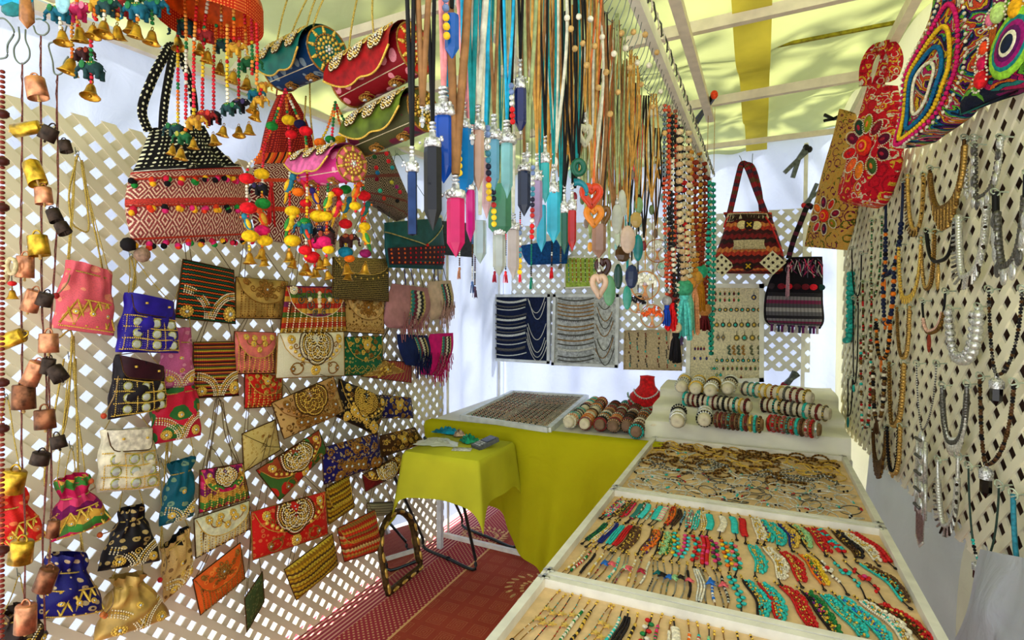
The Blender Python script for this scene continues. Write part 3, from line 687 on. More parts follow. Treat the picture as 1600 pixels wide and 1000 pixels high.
B_pale = t_brocade('pale_gold_brocade', (214, 190, 112), (196, 164, 84), (214, 190, 112), 60, metal=.2)
B_multi = t_stripes('multicolour_stripes', [(190, 40, 30), (210, 120, 30), (70, 110, 40), (196, 60, 40), (120, 40, 90), (220, 170, 60)], 44)
B_ikat = t_stripes('magenta_multicolour', [(196, 24, 80), (60, 130, 50), (214, 160, 60), (120, 20, 90), (220, 60, 110)], 42, zig=30)
B_knit = t_stripes('orange_green_black_zigzag', [(24, 22, 20), (226, 92, 24), (24, 22, 20), (20, 96, 66)], 230, zig=95, wob=.05)
B_band = t_stripes('red_yellow_black_bands', [(30, 20, 22), (150, 30, 30), (206, 160, 40), (60, 90, 40), (120, 24, 40), (210, 120, 40)], 190, wob=.1)
B_yell = t_stripes('ochre_embroidered_bands', [(196, 150, 26), (150, 104, 20), (206, 176, 50), (90, 60, 24)], 90, zig=60, wob=.3)
B_redband = t_stripes('red_ochre_bands', [(222, 62, 30), (200, 150, 60), (222, 62, 30), (226, 196, 120), (160, 50, 26)], 60, zig=50)
B_dark = t_brocade('dark_brown_brocade', (44, 30, 26), (120, 92, 60), (70, 50, 36), 50)
B_choc = plain('dark_maroon_silk', (50, 14, 26), .5, 0, .15, 20, .3)
B_navyp = plain('royal_navy_silk', (40, 26, 140), .45, 0, .12, 20, .3)
B_magred = t_brocade('magenta_green_silk', (206, 30, 60), (40, 110, 50), (220, 150, 60), 14, metal=.1, thr=.4)

# ================================================================== BAGS ON THE LEFT LATTICE
pouch([(104,405),(173,424),(178,525),(80,512)], 'pink satin pouch with quilted brown lines and gold trim, topmost of the left column', B_pink, None, .09, .04, 'lattice', neck=.86, pinch=.9, seed=1, hook=(121,240), tie=[(-88,462)], ball=(150,30,30))
pouch([(196,456),(270,472),(279,552),(180,550)], 'royal navy pouch covered with large round mirrors', B_navyp, None, .12, .04, 'coins', seed=2, band=B_navyp, neck=.8, pinch=.92, hook=(205,400), coins=(3,3))
pouch([(178,553),(255,573),(258,638),(168,656)], 'black beaded pouch with yellow rimmed mirrors under the navy one', plain('black_silk', (30,24,30), .5), None, .12, .04, 'coins', seed=3, band=B_choc, neck=.8, pinch=.9, tie=[(-162,650)], hook=(228,545), coin=(206,206,110))
pouch([(254,512),(300,512),(302,607),(245,607)], 'rose satin pouch with pearl arches squeezed behind the mirrored pouches', B_rose, None, .07, .03, 'arcs', seed=4, pinch=.8, hook=(290,420))
pouch([(236,612),(306,600),(314,680),(236,695)], 'red green and violet satin pouch with pearl arches', B_magred, None, .08, .03, 'arcs', seed=5, neck=.9, pinch=.95, hook=(262,560), tie=[(-246,640)], ball=(160,60,30))
pouch([(158,672),(238,668),(248,762),(150,770)], 'cream pouch with flap and rows of round mirrors', plain('ivory_silk', (226,216,186), .5, 0, .08, 40, .2), None, .1, .035, 'coins', seed=6, band=plain('ivory_flap', (232,220,196), .55), neck=.8, pinch=.94, hook=(196,610))
pouch([(86,752),(136,738),(174,812),(78,848)], 'magenta ruffled pouch with green and gold banded base', B_ikat, plain('magenta_silk', (206,16,80), .5), .1, .045, 'lattice', seed=7, neck=.66, pinch=.62, hook=(110,560), tie=[(142,752)], ball=(190,90,50))
pouch([(-22,770),(40,760),(72,838),(-10,868)], 'red gold-patterned pouch at the far left edge', B_red, None, .12, .045, 'lattice', seed=8, neck=.7, pinch=.7, hook=(10,620))
pouch([(70,868),(134,862),(162,955),(56,968)], 'navy pouch with gold crossed braid beside a copper bell', B_navy, None, .13, .05, 'lattice', seed=9, neck=.72, pinch=.66, hook=(112,700), tie=[(160,960)], ball=(206,120,60))
pouch([(184,800),(226,786),(250,876),(152,893)], 'black pouch with silver paisleys and gold arches', B_black, None, .1, .04, 'arcs', seed=10, neck=.8, pinch=.62, hook=(200,700), tie=[(-156,836)], ball=(190,90,40))
pouch([(172,905),(226,892),(266,962),(146,1004)], 'gold satin pouch with dark gathered ties, lowest of its column', B_gold, None, .12, .05, 'arcs', seed=11, neck=.82, pinch=.6, hook=(212,800), tie=[(-164,962)], ball=(206,110,60))
pouch([(262,725),(306,712),(302,806),(248,823)], 'teal pouch with silver paisleys and gold arches', B_teal, None, .07, .03, 'arcs', seed=12, neck=.8, pinch=.66, hook=(282,600))
pouch([(252,858),(296,820),(300,892),(256,942)], 'narrow tan and black paisley pouch with open top', B_tan, plain('black_lining', (12,12,14), .8), .07, .03, 'arcs', seed=13, neck=.9, pinch=.9, hook=(250,720), tie=[(-250,906)], ball=(196,30,40))
pouch([(2,962),(44,940),(76,990),(-20,1040)], 'dark brown brocade pouch at the bottom left corner', B_dark, None, .12, .05, 'arcs', seed=14, neck=.8, pinch=.7, hook=(30,900))
# small square-topped bags
clutch([(286,405),(365,422),(368,506),(274,496)], 'orange green and black woven bag with white bead arches', B_knit, None, .06, .02, motif='none', low='none', hook=(280,300), name='shoulder_bag')
clutch([(302,535),(366,534),(373,618),(302,622)], 'red yellow and black striped bag with white bead arches', B_band, None, .05, .02, motif='none', low='none', hook=(345,440), name='shoulder_bag')
for nm, o in (('orange green', None),): pass
def arches(lbl):
    for o in list(C.objects):
        if o.get('label', '') == lbl: return o
def add_arcs(lbl, c, d, t):
    root = arches(lbl); q = Q(c, PL, d); sf = Surf(q, pillow_f(t)); W = Work(sf); s = q.w
    W.arc((.02, .02), s*.5, .05, 1.5, 4); W.arc((.98, .02), s*.5, PI-1.5, PI-.05, 4); W.rosette((.84, .16), s*.1, 8); W.rosette((.12, .12), s*.07, 7); W.done(root)
add_arcs('orange green and black woven bag with white bead arches', [(286,405),(365,422),(368,506),(274,496)], .06, .02)
add_arcs('red yellow and black striped bag with white bead arches', [(302,535),(366,534),(373,618),(302,622)], .05, .02)
clutch([(368,433),(450,440),(450,498),(368,497)], 'gold clutch with round flower flap, topmost of the clutches', B_gold, B_gold, .05, hook=(385,350), motif='flower', gold=DKGOLD)
clutch([(366,518),(431,520),(431,583),(365,584)], 'salmon pink clutch with small gold flowers on its flap', B_salmon, B_salmon, .05, motif='mini', hook=(410,450))
clutch([(382,580),(440,588),(441,634),(382,638)], 'small red clutch hanging below the salmon pink one', B_red, B_red, .04, motif='leafy', hook=(412,540))
clutch([(446,447),(537,449),(541,518),(437,522)], 'red green and ochre striped clutch with butterfly beadwork', B_multi, B_multi, .08, depth=.66, motif='butterfly', hook=(470,360), gold=PEARL, nlow=18)
clutch([(520,402),(607,405),(607,471),(519,466)], 'black and gold woven flap bag edged with dangling coins', t_dots('black_gold_weave', (24,22,18), (150,130,70), 110, thr=.36), t_dots('gold_black_weave', (60,50,28), (190,160,90), 120, thr=.36), .1, .02, motif='none', low='none', depth=.4, hook=(570,330), name='shoulder_bag')
clutch([(538,462),(600,470),(600,522),(538,518)], 'tan clutch with carved-looking round flap', B_tan, plain('tan_silk', (206,168,104), .5), .06, motif='flower', low='wave', gold=DKGOLD, hook=(560,410))
clutch([(434,521),(537,519),(538,587),(431,591)], 'cream clutch with a large gold peacock motif on its flap', B_cream, B_creams, .09, .02, .68, motif='peacock', low='paisley', hook=(480,450), edge=DKGOLD)
clutch([(538,527),(597,525),(598,585),(537,587)], 'dark green clutch with gold swirls', B_green, B_green, .06, motif='leafy', low='wave', hook=(560,470))
clutch([(564,588),(600,563),(643,566),(643,598)], 'small red and violet woven bag with gold beaded flap', t_stripes('violet_orange_weave', [(90,20,90), (220,70,40), (60,20,80), (226,150,50)], 150, zig=90), t_brocade('gold_patterned_flap', (150,110,50), (220,190,110), (90,60,30), 60), .06, shape='vee', depth=.75, motif='leafy', low='none', hook=(612,505), cord=BLACK)
clutch([(424,630),(521,588),(537,643),(444,686)], 'large tan and black clutch tilted with gold peacock beading, left of its twin', B_tan, t_brocade('tan_flap_brocade', (186,140,84), (100,70,36), (186,140,84), 44), .12, .022, .66, motif='peacock', low='scatter', hook=(440,560), gold=DKGOLD, g2=GOLD)
clutch([(529,592),(604,624),(588,680),(524,650)], 'black and gold peacock clutch tilted the other way beside its tan twin', B_black, B_black, .1, .022, .7, motif='peacock', low='scatter', hook=(560,540), gold=GOLD, g2=GOLD)
clutch([(594,617),(642,622),(646,653),(592,653)], 'narrow navy clutch with gold flowers hanging below the fringed bags', B_navy, None, .04, .02, motif='leafy', low='none', hook=(620,560))
clutch([(593,681),(648,668),(662,692),(597,714)], 'long brown and gold brocade clutch just left of the yellow table', t_brocade('brown_gold_brocade', (70,44,24), (206,166,90), (110,76,36), 50), None, .06, .022, motif='leafy', low='none', hook=(618,610))
clutch([(566,742),(623,711),(638,732),(571,768)], 'slim maroon clutch with heart-shaped gold beading', plain('maroon_silk', (110,26,30), .5), t_brocade('brown_heart_flap', (90,52,28), (190,150,80), (60,30,18), 60), .08, .02, .7, motif='peacock', low='none', hook=(598,690))
clutch([(503,700),(590,676),(598,725),(506,757)], 'navy clutch with gold paisley brocade', B_navy, B_navy, .09, .022, motif='leafy', low='scatter', hook=(535,620), gold=DKGOLD)
clutch([(400,735),(498,672),(511,706),(437,782)], 'green red and tan clutch tilted upward with gold peacock beading', t_brocade('green_red_silk', (60,100,40), (196,40,30), (210,170,80), 14, metal=.1, thr=.42), t_brocade('green_red_flap', (150,60,30), (60,120,50), (210,170,80), 18, metal=.1, thr=.4), .1, .022, .66, motif='peacock', low='paisley', hook=(440,600))
clutch([(392,800),(508,768),(512,835),(395,875)], 'bright red clutch with orange paisleys and gold peacock motif', B_red, B_red, .1, .022, .6, motif='peacock', low='paisley', hook=(425,690), edge=DKGOLD)
clutch([(378,678),(430,656),(438,703),(381,738)], 'plain pale gold envelope clutch with crossed brown seams', B_pale, None, .06, .008, motif='plain', low='none', hook=(390,600))
clutch([(508,763),(544,743),(554,792),(513,820)], 'mustard patterned clutch between the red and the striped ones', B_yell, B_yell, .05, .018, motif='none', low='none', depth=.6, shape='straight', hook=(500,690))
clutch([(573,786),(614,784),(614,804),(574,806)], 'small grey-beige ribbed roll bag above the arched mirror', t_stripes('grey_beige_ribs', [(150,146,110), (110,104,80), (180,172,130)], 220), None, .05, .02, motif='none', low='none', hook=(592,720), name='roll_bag')
clutch([(527,826),(585,797),(598,858),(538,878)], 'red and ochre banded woven bag, right of the mustard long bag', B_redband, t_stripes('red_flap_band', [(226,50,30), (206,150,50), (190,40,24), (150,110,50)], 70, zig=60), .08, .03, .5, 'straight', motif='none', low='none', hook=(555,745), name='shoulder_bag')
clutch([(444,890),(519,834),(528,882),(463,938)], 'long mustard embroidered roll bag, lowest of all the bags', B_yell, None, .1, .035, motif='none', low='none', hook=(480,760), name='roll_bag')
clutch([(382,935),(410,893),(413,940),(386,988)], 'small dark green beaded bag hanging on its edge', t_brocade('green_black_beads', (60,76,40), (120,120,70), (30,40,24), 90), None, .06, .008, motif='none', low='none', hook=(395,800))
clutch([(312,735),(378,724),(390,778),(311,802)], 'magenta and green clutch with gold bead necklace motif', B_ikat, B_ikat, .07, .018, motif='peacock', hook=(340,620))
clutch([(303,811),(389,782),(391,826),(306,872)], 'ivory clutch with scalloped flap and gold ribbed base', plain('ivory_clutch_silk', (214,206,160), .5, 0, .06), plain('ivory_flap_silk', (216,214,176), .5, 0, .06), .07, .018, .66, motif='mini', hook=(330,700))
clutch([(301,906),(375,848),(383,904),(313,961)], 'orange clutch with a silver and gold flower', B_orange, B_orange, .08, .02, motif='flower', hook=(370,770), gold=DKGOLD)
# coin fringe of the black flap bag
r_ = arches('black and gold woven flap bag edged with dangling coins'); q_ = Q([(520,402),(607,405),(607,471),(519,466)], PL, .1)
cf = MB().m(GOLD); a_ = np.linspace(0, PI, 15); cf.beads(q_.P(.5-.48*np.cos(a_), .95-.45*np.sin(a_), .03), .0045, 'mid'); cf.obj('coin_fringe', r_)
# folded gold envelope seams
r_ = arches('plain pale gold envelope clutch with crossed brown seams'); q_ = Q([(378,678),(430,656),(438,703),(381,738)], PL, .06); sf_ = pillow_f(.008)
sm_ = MB().m(BRONZE); 
for (a, b, c_, d_) in ((0, 1, .62, .4), (1, 1, .45, .42), (0, 0, .62, .4), (1, .1, .5, .45)): u_ = np.linspace(a, c_, 8); v_ = np.linspace(b, d_, 8); sm_.tube(q_.P(u_, v_, sf_(u_, v_)+.001), .0011, 4)
sm_.obj('seam', r_)
# loose gold cords looped on hooks
def cords(label, pts_list, mat=CORD, r=.0026, plane=PL, d=.04, cat='cord'):
    p0 = plane(pts_list[0][0][0], pts_list[0][0][1], d); root = thing('looped_cord_bundle', label, cat, p0, 'gold carrying cords on the lattice')
    for p in pts_list: MB().m(mat).tube(smooth([plane(x, y, d) for x, y in p], 6), r, 5).obj('strand', root)
cords('twisted gold cord looped from a hook above the pink pouch', [[(121,243),(108,300),(112,345),(122,357),(138,360),(136,320),(127,255)], [(118,250),(112,330),(106,405)], [(128,250),(140,320),(160,420)]])
cords('gold cord hanging straight below the pink pouch', [[(92,528),(112,520),(108,600),(98,670)], [(115,525),(118,620),(128,700)], [(112,530),(106,640),(92,700)]])
cords('gold cord behind the cream mirrored pouch', [[(205,402),(212,440),(200,470)], [(213,405),(206,460),(196,520)]])
cords('gold cord hanging down past the magenta pouch', [[(118,560),(121,700),(127,860)], [(100,560),(72,720),(70,760)]])
cords('gold cord beside the teal pouch', [[(262,660),(255,780),(250,860)], [(266,600),(262,700),(262,728)]])
cords('dark cord bundle under the striped red bag', [[(342,625),(330,700),(322,730)], [(345,625),(352,680),(372,724)], [(348,628),(360,700),(368,760)]], DCORD, .0018)
# ================================================================== SHAPED BAGS (rows of left/right edge points, top to bottom)
class Rows:
    def __init__(s, rows, plane, d, t, n=22, nt=28, back=.8, tops=None):
        R = [(plane(a[0], a[1], d), plane(b[0], b[1], d)) for a, b in rows]; A = smooth([r[0] for r in R], 8); B = smooth([r[1] for r in R], 8)
        k = np.linspace(0, len(A)-1, n); I = np.arange(len(A)); s.A = np.stack([np.interp(k, I, A[:, i]) for i in range(3)], 1); s.B = np.stack([np.interp(k, I, B[:, i]) for i in range(3)], 1)
        s.o = (s.A.mean(0)+s.B.mean(0))/2; U = (s.B-s.A).mean(0); V = (s.A[0]+s.B[0]-s.A[-1]-s.B[-1]); N = np.cross(U, V); N /= np.linalg.norm(N)
        if N@(CAM-s.o) < 0: N = -N
        s.N = N; s.U = U/np.linalg.norm(U); s.V = V/np.linalg.norm(V); s.w = np.linalg.norm(s.B-s.A, axis=1).mean(); s.h = np.linalg.norm(V)/2; s.t = t; s.n = n; s.nt = nt
        s.tops = tops if tops is not None else np.interp(np.linspace(0, 1, n), [0, .12, .5, .9, 1], [.35, .6, 1, .9, .25]); s.q = s; s.wmax = np.linalg.norm(s.B-s.A, axis=1).max()
    def body(s, mat, parent, name='body', r0=0, r1=None, gather=.0, e=0, seed=0):
        r1 = s.n if r1 is None else r1; th = 2*PI*np.arange(s.nt)/s.nt; rows = []; uvs = []
        for i in range(r0, r1):
            c = .5+.5*np.cos(th); v = i/(s.n-1); g = gather*np.sin(th*11+seed+v*2)
            wl = np.linalg.norm(s.B[i]-s.A[i])
            P = s.A[i][None]*(1-c)[:, None]+s.B[i][None]*c[:, None]+((s.t*s.tops[i]*np.sin(th)*(1+g*3)+e*np.sign(np.sin(th)))[:, None])*s.N
            rows.append(P); uvs.append(np.stack([c*wl+.3*seed, np.full(s.nt, (1-v)*s.h)], -1))
        mb = MB().m(mat); mb.grid(np.array(rows), np.array(uvs), False, True)
        if r1 == s.n: c0 = rows[-1].mean(0); L = len(rows[-1]); o = s.nt*(len(rows)-1); mb.ch.append((c0[None], np.array([(s.nv_(mb), o+j, o+(j+1) % L) for j in range(L)]), 0, True, np.zeros((1, 2)))); mb.nv += 1
        return mb.obj(name, parent)
    def nv_(s, mb): return mb.nv
    def at(s, u, v, e=0.0):
        u = np.clip(np.asarray(u, float), 0, 1); v = np.clip(np.asarray(v, float), 0, 1); k = (1-v)*(s.n-1); I = np.arange(s.n)
        A = np.stack([np.interp(k, I, s.A[:, i]) for i in range(3)], -1); B = np.stack([np.interp(k, I, s.B[:, i]) for i in range(3)], -1); T = np.interp(k, I, s.tops)
        return A*(1-u)[..., None]+B*u[..., None]+(s.t*T*2*np.sqrt(np.clip(u*(1-u), 0, 1))+e)[..., None]*s.N
def band_strap(parent, pts, wd, mat, name='strap', N=(1, 0, 0), th=.003):
    P = smooth(pts, 6); T = np.gradient(P, axis=0); T /= np.linalg.norm(T, axis=1)[:, None]; S_ = np.cross(T, np.asarray(N, float)); S_ /= np.linalg.norm(S_, axis=1)[:, None]+1e-9; N = np.asarray(N, float)
    ring = np.stack([P+S_*wd/2+N*th, P+S_*wd/2-N*th, P-S_*wd/2-N*th, P-S_*wd/2+N*th], 1)
    L = np.linspace(0, len(P)*.01, len(P)); uv = np.stack([np.stack([L, np.full(len(P), x)], -1) for x in (0, 0, wd, wd)], 1)
    mb = MB().m(mat); mb.grid(ring, uv, False, True); return mb.obj(name, parent)
def pom(mb, p, r, col): mb.m(solid(col, .85)).beads([p], r, 'mid')
def tassel_geo(mb, p, L, r, mat, n=16, head=None, seed=0):
    """hanging tassel made of strands"""
    rr = random.Random(seed); p = np.asarray(p, float); mb.m(head or mat).ell(p-np.array([0, 0, r*.5]), (r*.55, r*.55, r*.7))
    mb.m(mat)
    for i in range(n):
        a = rr.uniform(0, 2*PI); k = rr.uniform(.2, 1); e = p+np.array([math.cos(a)*r*k, math.sin(a)*r*k, -L*rr.uniform(.9, 1.05)]); m0 = p+np.array([math.cos(a)*r*k*.6, math.sin(a)*r*k*.6, -L*.35])
        mb.tube([p-np.array([0, 0, r*.4]), m0, e], [r*.16, r*.2, r*.13], 4)
dots_b = t_dots('black_white_dots', (16, 14, 18), (226, 220, 190), 72, thr=.24)
kil_pink = t_kilim('pink_white_diamond_weave', (150, 66, 64), (236, 200, 172), (196, 60, 50), 25)
kil_bw = t_kilim('red_black_diamond_weave', (110, 20, 26), (226, 200, 180), (220, 70, 40), 22)

# ---- big black dotted tote
R_ = Rows([((236,200),(318,196)),((226,228),(334,226)),((212,262),(364,256)),((204,275),(378,268)),((196,320),(386,318)),((206,384),(392,374))], PL, .26, .06, n=26)
root = thing('tote_bag', 'big black tote with white dots above a pink woven panel with pompoms', 'bag', R_.o, GRP)
R_.body(dots_b, root, 'upper_body', 0, 14, .12); R_.body(kil_pink, root, 'woven_panel', 13, 26)
W = Work(R_)
for v in (.55, .5): W.mb.m(solid((24, 22, 26), .8)).tube(R_.at(np.linspace(0, 1, 24), np.full(24, v)-.01*np.sin(np.linspace(0, PI, 24))*2, .004), .004, 5)
W.mb.m(solid((230, 226, 210), .7)).tube(R_.at(np.linspace(0, 1, 24), np.full(24, .48), .006), .0018, 5)
for v in (.36, .19, .03): W.mb.m(solid((176, 50, 34), .8)).tube(R_.at(np.linspace(0, 1, 24), np.full(24, v), .004), .003, 5)
W.done(root, 'trim_cord')
cols_ = [(200, 30, 60), (30, 130, 50), (240, 170, 30), (226, 60, 30), (20, 18, 20), (220, 40, 110)]
mb = MB(); rr = random.Random(3)
for v in (.34, .17, .0):
    for k in range(11):
        p = R_.at(.01+.098*k, v, .006); 
        for j in range(3): mb.m(solid(cols_[rr.randrange(6)], .9)).beads([p+np.array([0, rr.uniform(-.007, .007), rr.uniform(-.01, .005)])], .009, 'mid')
mb.obj('pompom_trim', root, 'stuff')
mb = MB(); pom(mb, PL(222, 398, .28), .022, (150, 120, 100)); mb.obj('large_pompom', root); mb = MB(); pom(mb, PL(200, 382, .28), .02, (24, 20, 22)); mb.obj('large_pompom', root)
s_d = t_dots('black_strap_dots', (16, 14, 18), (226, 220, 190), 80, thr=.24)
band_strap(root, [PL(232, 206, .28), PL(222, 172, .28), PL(236, 128, .28), PL(254, 92, .28), PL(268, 72, .27), PL(284, 92, .25), PL(300, 140, .24), PL(306, 200, .24)], .024, s_d)
band_strap(root, [PL(254, 204, .29), PL(256, 170, .29), PL(262, 130, .29), PL(270, 90, .28), PL(276, 74, .27)], .022, s_d)
# ---- red bucket bag with orange band behind the pompom strings
R_ = Rows([((436,148),(452,146)),((420,190),(474,188)),((408,240),(492,240)),((398,262),(520,264)),((392,310),(530,318)),((400,372),(524,392))], PL, .2, .06, n=26)
root = thing('bucket_bag', 'crimson bucket bag with orange-striped band and diamond woven base behind pompom strings', 'bag', R_.o, GRP)
R_.body(t_dots('crimson_beaded', (120, 20, 24), (206, 60, 40), 120), root, 'upper_body', 0, 11, .1)
R_.body(t_stripes('orange_black_ticks', [(236, 84, 30), (226, 60, 30), (30, 20, 20), (240, 130, 40)], 150, ax=0), root, 'band', 10, 15, 0, .004); R_.body(kil_bw, root, 'woven_base', 14, 26)
mb = MB(); tassel_geo(mb, PL(424, 285, .28), .15, .016, RED, 14); mb.obj('tassel', root)
mb = MB(); tassel_geo(mb, PL(530, 300, .24), .08, .014, RED, 12); mb.obj('tassel', root)
strap(root, smooth([PL(432, 150, .2), PL(440, 60, .15), PL(446, -30, .15)], 5), .003, solid((150, 30, 30)))
# ---- dark woven bag with pompom cords, far side of the pink barrel
R_ = Rows([((572,240),(608,236)),((568,275),(622,272)),((566,300),(640,318)),((578,312),(636,338)),((590,322),(620,346))], PL, .12, .05, n=20)
root = thing('shoulder_bag', 'dark woven bag with cords of coloured pompoms behind the green barrel bag', 'bag', R_.o, GRP)
R_.body(t_kilim('charcoal_weave', (36, 32, 32), (176, 150, 130), (120, 60, 60), 26), root, 'body', gather=.06)
mb = MB(); rr = random.Random(8)
for (x, y, c) in ((588,262,(200,30,40)),(590,270,(30,110,160)),(589,280,(120,10,40)),(585,245,(30,80,40)),(604,240,(220,40,50)),(607,252,(220,40,50)),(594,298,(50,190,160)),(620,292,(150,40,110)),(612,285,(180,170,60)),(625,300,(210,40,60)),(621,314,(24,22,24)),(613,262,(40,150,160)),(600,310,(190,50,40))):
    pom(mb, PL(x, y, .2), .011, c)
mb.obj('pompom_cord', root, 'stuff'); hang(root, Q([(575,245),(608,238),(620,330),(580,320)], PL, .12), (590, 130))

# ================================================================== BARREL BAGS
class Cyl:
    def __init__(s, A, B, r):
        s.A = np.asarray(A); s.B = np.asarray(B); s.r = r; ax = s.A-s.B; s.w = np.linalg.norm(ax); s.X = ax/s.w; s.h = PI*r
        toc = CAM-(s.A+s.B)/2; toc -= s.X*(toc@s.X); s.F = toc/np.linalg.norm(toc); s.Z = np.cross(s.X, s.F)
        if s.Z[2] < 0: s.Z = -s.Z
        s.q = s; s.o = (s.A+s.B)/2
    def at(s, u, v, e=0.0):      # u from far end (0) to near cap (1); v angle -90..90 over the side that is seen
        u = np.clip(np.asarray(u, float), 0, 1); a = (np.asarray(v, float)-.5)*PI; r = s.r+e
        return s.B+s.X*(u*s.w)[..., None]+(np.cos(a)*r)[..., None]*s.F+(np.sin(a)*r)[..., None]*s.Z
def barrel(A, B, r, label, bodym, flapm, capm, hooks, cordm=CORD, gold=GOLD):
    c = Cyl(A, B, r); root = thing('barrel_bag', label, 'bag', c.o, 'embroidered barrel bags'); n = 28
    u = np.linspace(0, 1, 8); a = np.linspace(0, 2, n+1); Ug, Vg = np.meshgrid(u, a, indexing='ij'); uv = np.stack([Ug*c.w, Vg*PI*r], -1)
    MB().m(bodym).grid(c.at(Ug, Vg, 0), uv).obj('body', root)
    for uu, nm in ((1, 'end_cap'), (0, 'end_cap')):
        mb = MB().m(capm); rr = np.linspace(1, 0.001, 6); G = np.array([c.at(np.full(n+1, uu+.0), a, -r*(1-k))+c.X*(1 if uu else -1)*.006*(1-k*k) for k in rr]); mb.grid(G, np.stack([np.repeat(rr[:, None], n+1, 1), np.repeat(a[None], 6, 0)], -1)*.05); o = mb.obj(nm, root)
        if uu:
            W = MB(); F = np.stack([c.F, c.Z, c.X], 1)
            def pt(x, y, e=.008): return c.A+c.F*x+c.Z*y+c.X*e
            for k, (R, m_, b_) in enumerate(((.16, PEARL, .0036), (.34, gold, .0044), (.52, gold, .0050), (.66, DKGOLD, .003))):
                nn = int(2*PI*R*r/(b_*2.1)); t = 2*PI*np.arange(nn)/nn; W.m(m_).beads([pt(R*r*math.cos(x), R*r*math.sin(x), .007-.004*R*R) for x in t], b_)
            for k in range(10):
                x = 2*PI*k/10; [W.m(gold).beads([pt(q_*r*math.cos(x), q_*r*math.sin(x), .003)], .0046-.002*abs(q_-.78)*5, 'mid') for q_ in (.78, .88, .96)]
            W.m(STONE).beads([pt(0, 0)], .005, 'mid'); W.obj('cap_beadwork', o, 'stuff', org=root['org'])
        t = np.linspace(0, 2, 29)[:-1]; MB().m(DKGOLD).tube(c.at(np.full(28, uu), t, .001), .0024, 5, True).obj('piping', root)
    # flap over the top, with a dipped edge
    u = np.linspace(.01, .99, 20); lo = .64-.10*np.sin(u*PI)*1.2-.05*np.abs(np.sin(u*PI*2)); s_ = np.linspace(0, 1, 10); Ug = np.repeat(u[:, None], 10, 1); Vg = lo[:, None]+(1.35-lo[:, None])*s_[None]
    e = .004+.02*(1-s_)**2; mb = MB().m(flapm); mb.grid(c.at(Ug, Vg, e[None]), np.stack([Ug*c.w, Vg*PI*r], -1)); fo = mb.obj('flap', root)
    MB().m(gold).tube(c.at(u, lo, .024), .0024, 5).obj('flap_piping', root)
    class FS: pass
    fs = FS(); fs.q = c; fs.at = lambda uu, vv, e=0: c.at(uu, vv, e+.006+.02*(1-np.clip((np.asarray(vv)-.6)/.75, 0, 1))**2)
    W = Work(fs)
    for x in (.2, .5, .8): W.lobes((x, .8), c.w*.1, (90, 210, 330), gold, PEARL, 3); W.swirl((x+.13, .84), c.w*.06, 1.3, 1, gold)
    W.done(root, 'flap_beadwork'); W = Work(c)
    for x in (.25, .7): W.paisley((x, .22), c.w*.13, 1, DKGOLD); W.rosette((x, .22), c.w*.05, 8, DKGOLD)
    W.mb.m(PEARL).beads(c.at(np.linspace(.02, .98, 60), np.full(60, .42), .001), .0014); W.done(root)
    for (uu, px, py) in hooks:
        p = c.at(uu, 1.0, .004); e_ = ray(px, py); e_ = CAM+e_*((p-CAM)@FW); e_[2] = max(e_[2], p[2]+.05)
        strap(root, smooth([p, (p+e_)/2+c.F*.005, e_], 4), .0022, cordm)
    return root
m_tealb = t_brocade('blue_paisley_brocade', (10, 50, 92), (120, 140, 150), (30, 70, 100), 28, metal=0, thr=.36); m_tealf = plain('teal_flap_silk', (10, 110, 100), .45, 0, .1, 30)
m_redb = t_brocade('maroon_paisley_brocade', (120, 6, 20), (212, 130, 140), (150, 40, 60), 24, metal=0, thr=.37)
m_greenb = t_brocade('green_purple_brocade', (70, 70, 40), (110, 30, 60), (60, 60, 70), 16, thr=.42); m_pinkb = t_brocade('pink_paisley_brocade', (200, 50, 124), (236, 140, 176), (210, 80, 140), 24, metal=0, thr=.37)
barrel(PD(1.28)(512, 79), PD(1.42)(441, 110), .051, 'teal and blue barrel bag with gold rosette on its end', m_tealb, m_tealf, m_tealf, [(.15, 455, -20), (.45, 492, -25), (.8, 503, -25), (.95, 515, -20)])
barrel(PD(1.16)(650, 76), PD(1.30)(546, 132), .052, 'crimson barrel bag with pale paisleys hanging beside the crystals', m_redb, plain('crimson_flap_silk', (150, 20, 24), .45), plain('scarlet_cap_silk', (206, 40, 30), .45), [(.2, 562, -20), (.6, 583, -20)])
barrel(PD(1.22)(662, 172), PD(1.36)(566, 214), .046, 'green and purple barrel bag directly under the crimson one', m_greenb, plain('olive_flap_silk', (84, 100, 30), .45, 0, .3, 14), plain('olive_cap_silk', (90, 90, 40), .5), [(.15, 536, 130)])
barrel(PD(1.30)(550, 256), PD(1.42)(480, 268), .041, 'pink barrel bag with a gold sunburst end above the parrots', m_pinkb, plain('rose_flap_silk', (216, 96, 150), .45), plain('salmon_cap_silk', (226, 106, 120), .45), [(.3, 484, 130), (.1, 478, 150)])

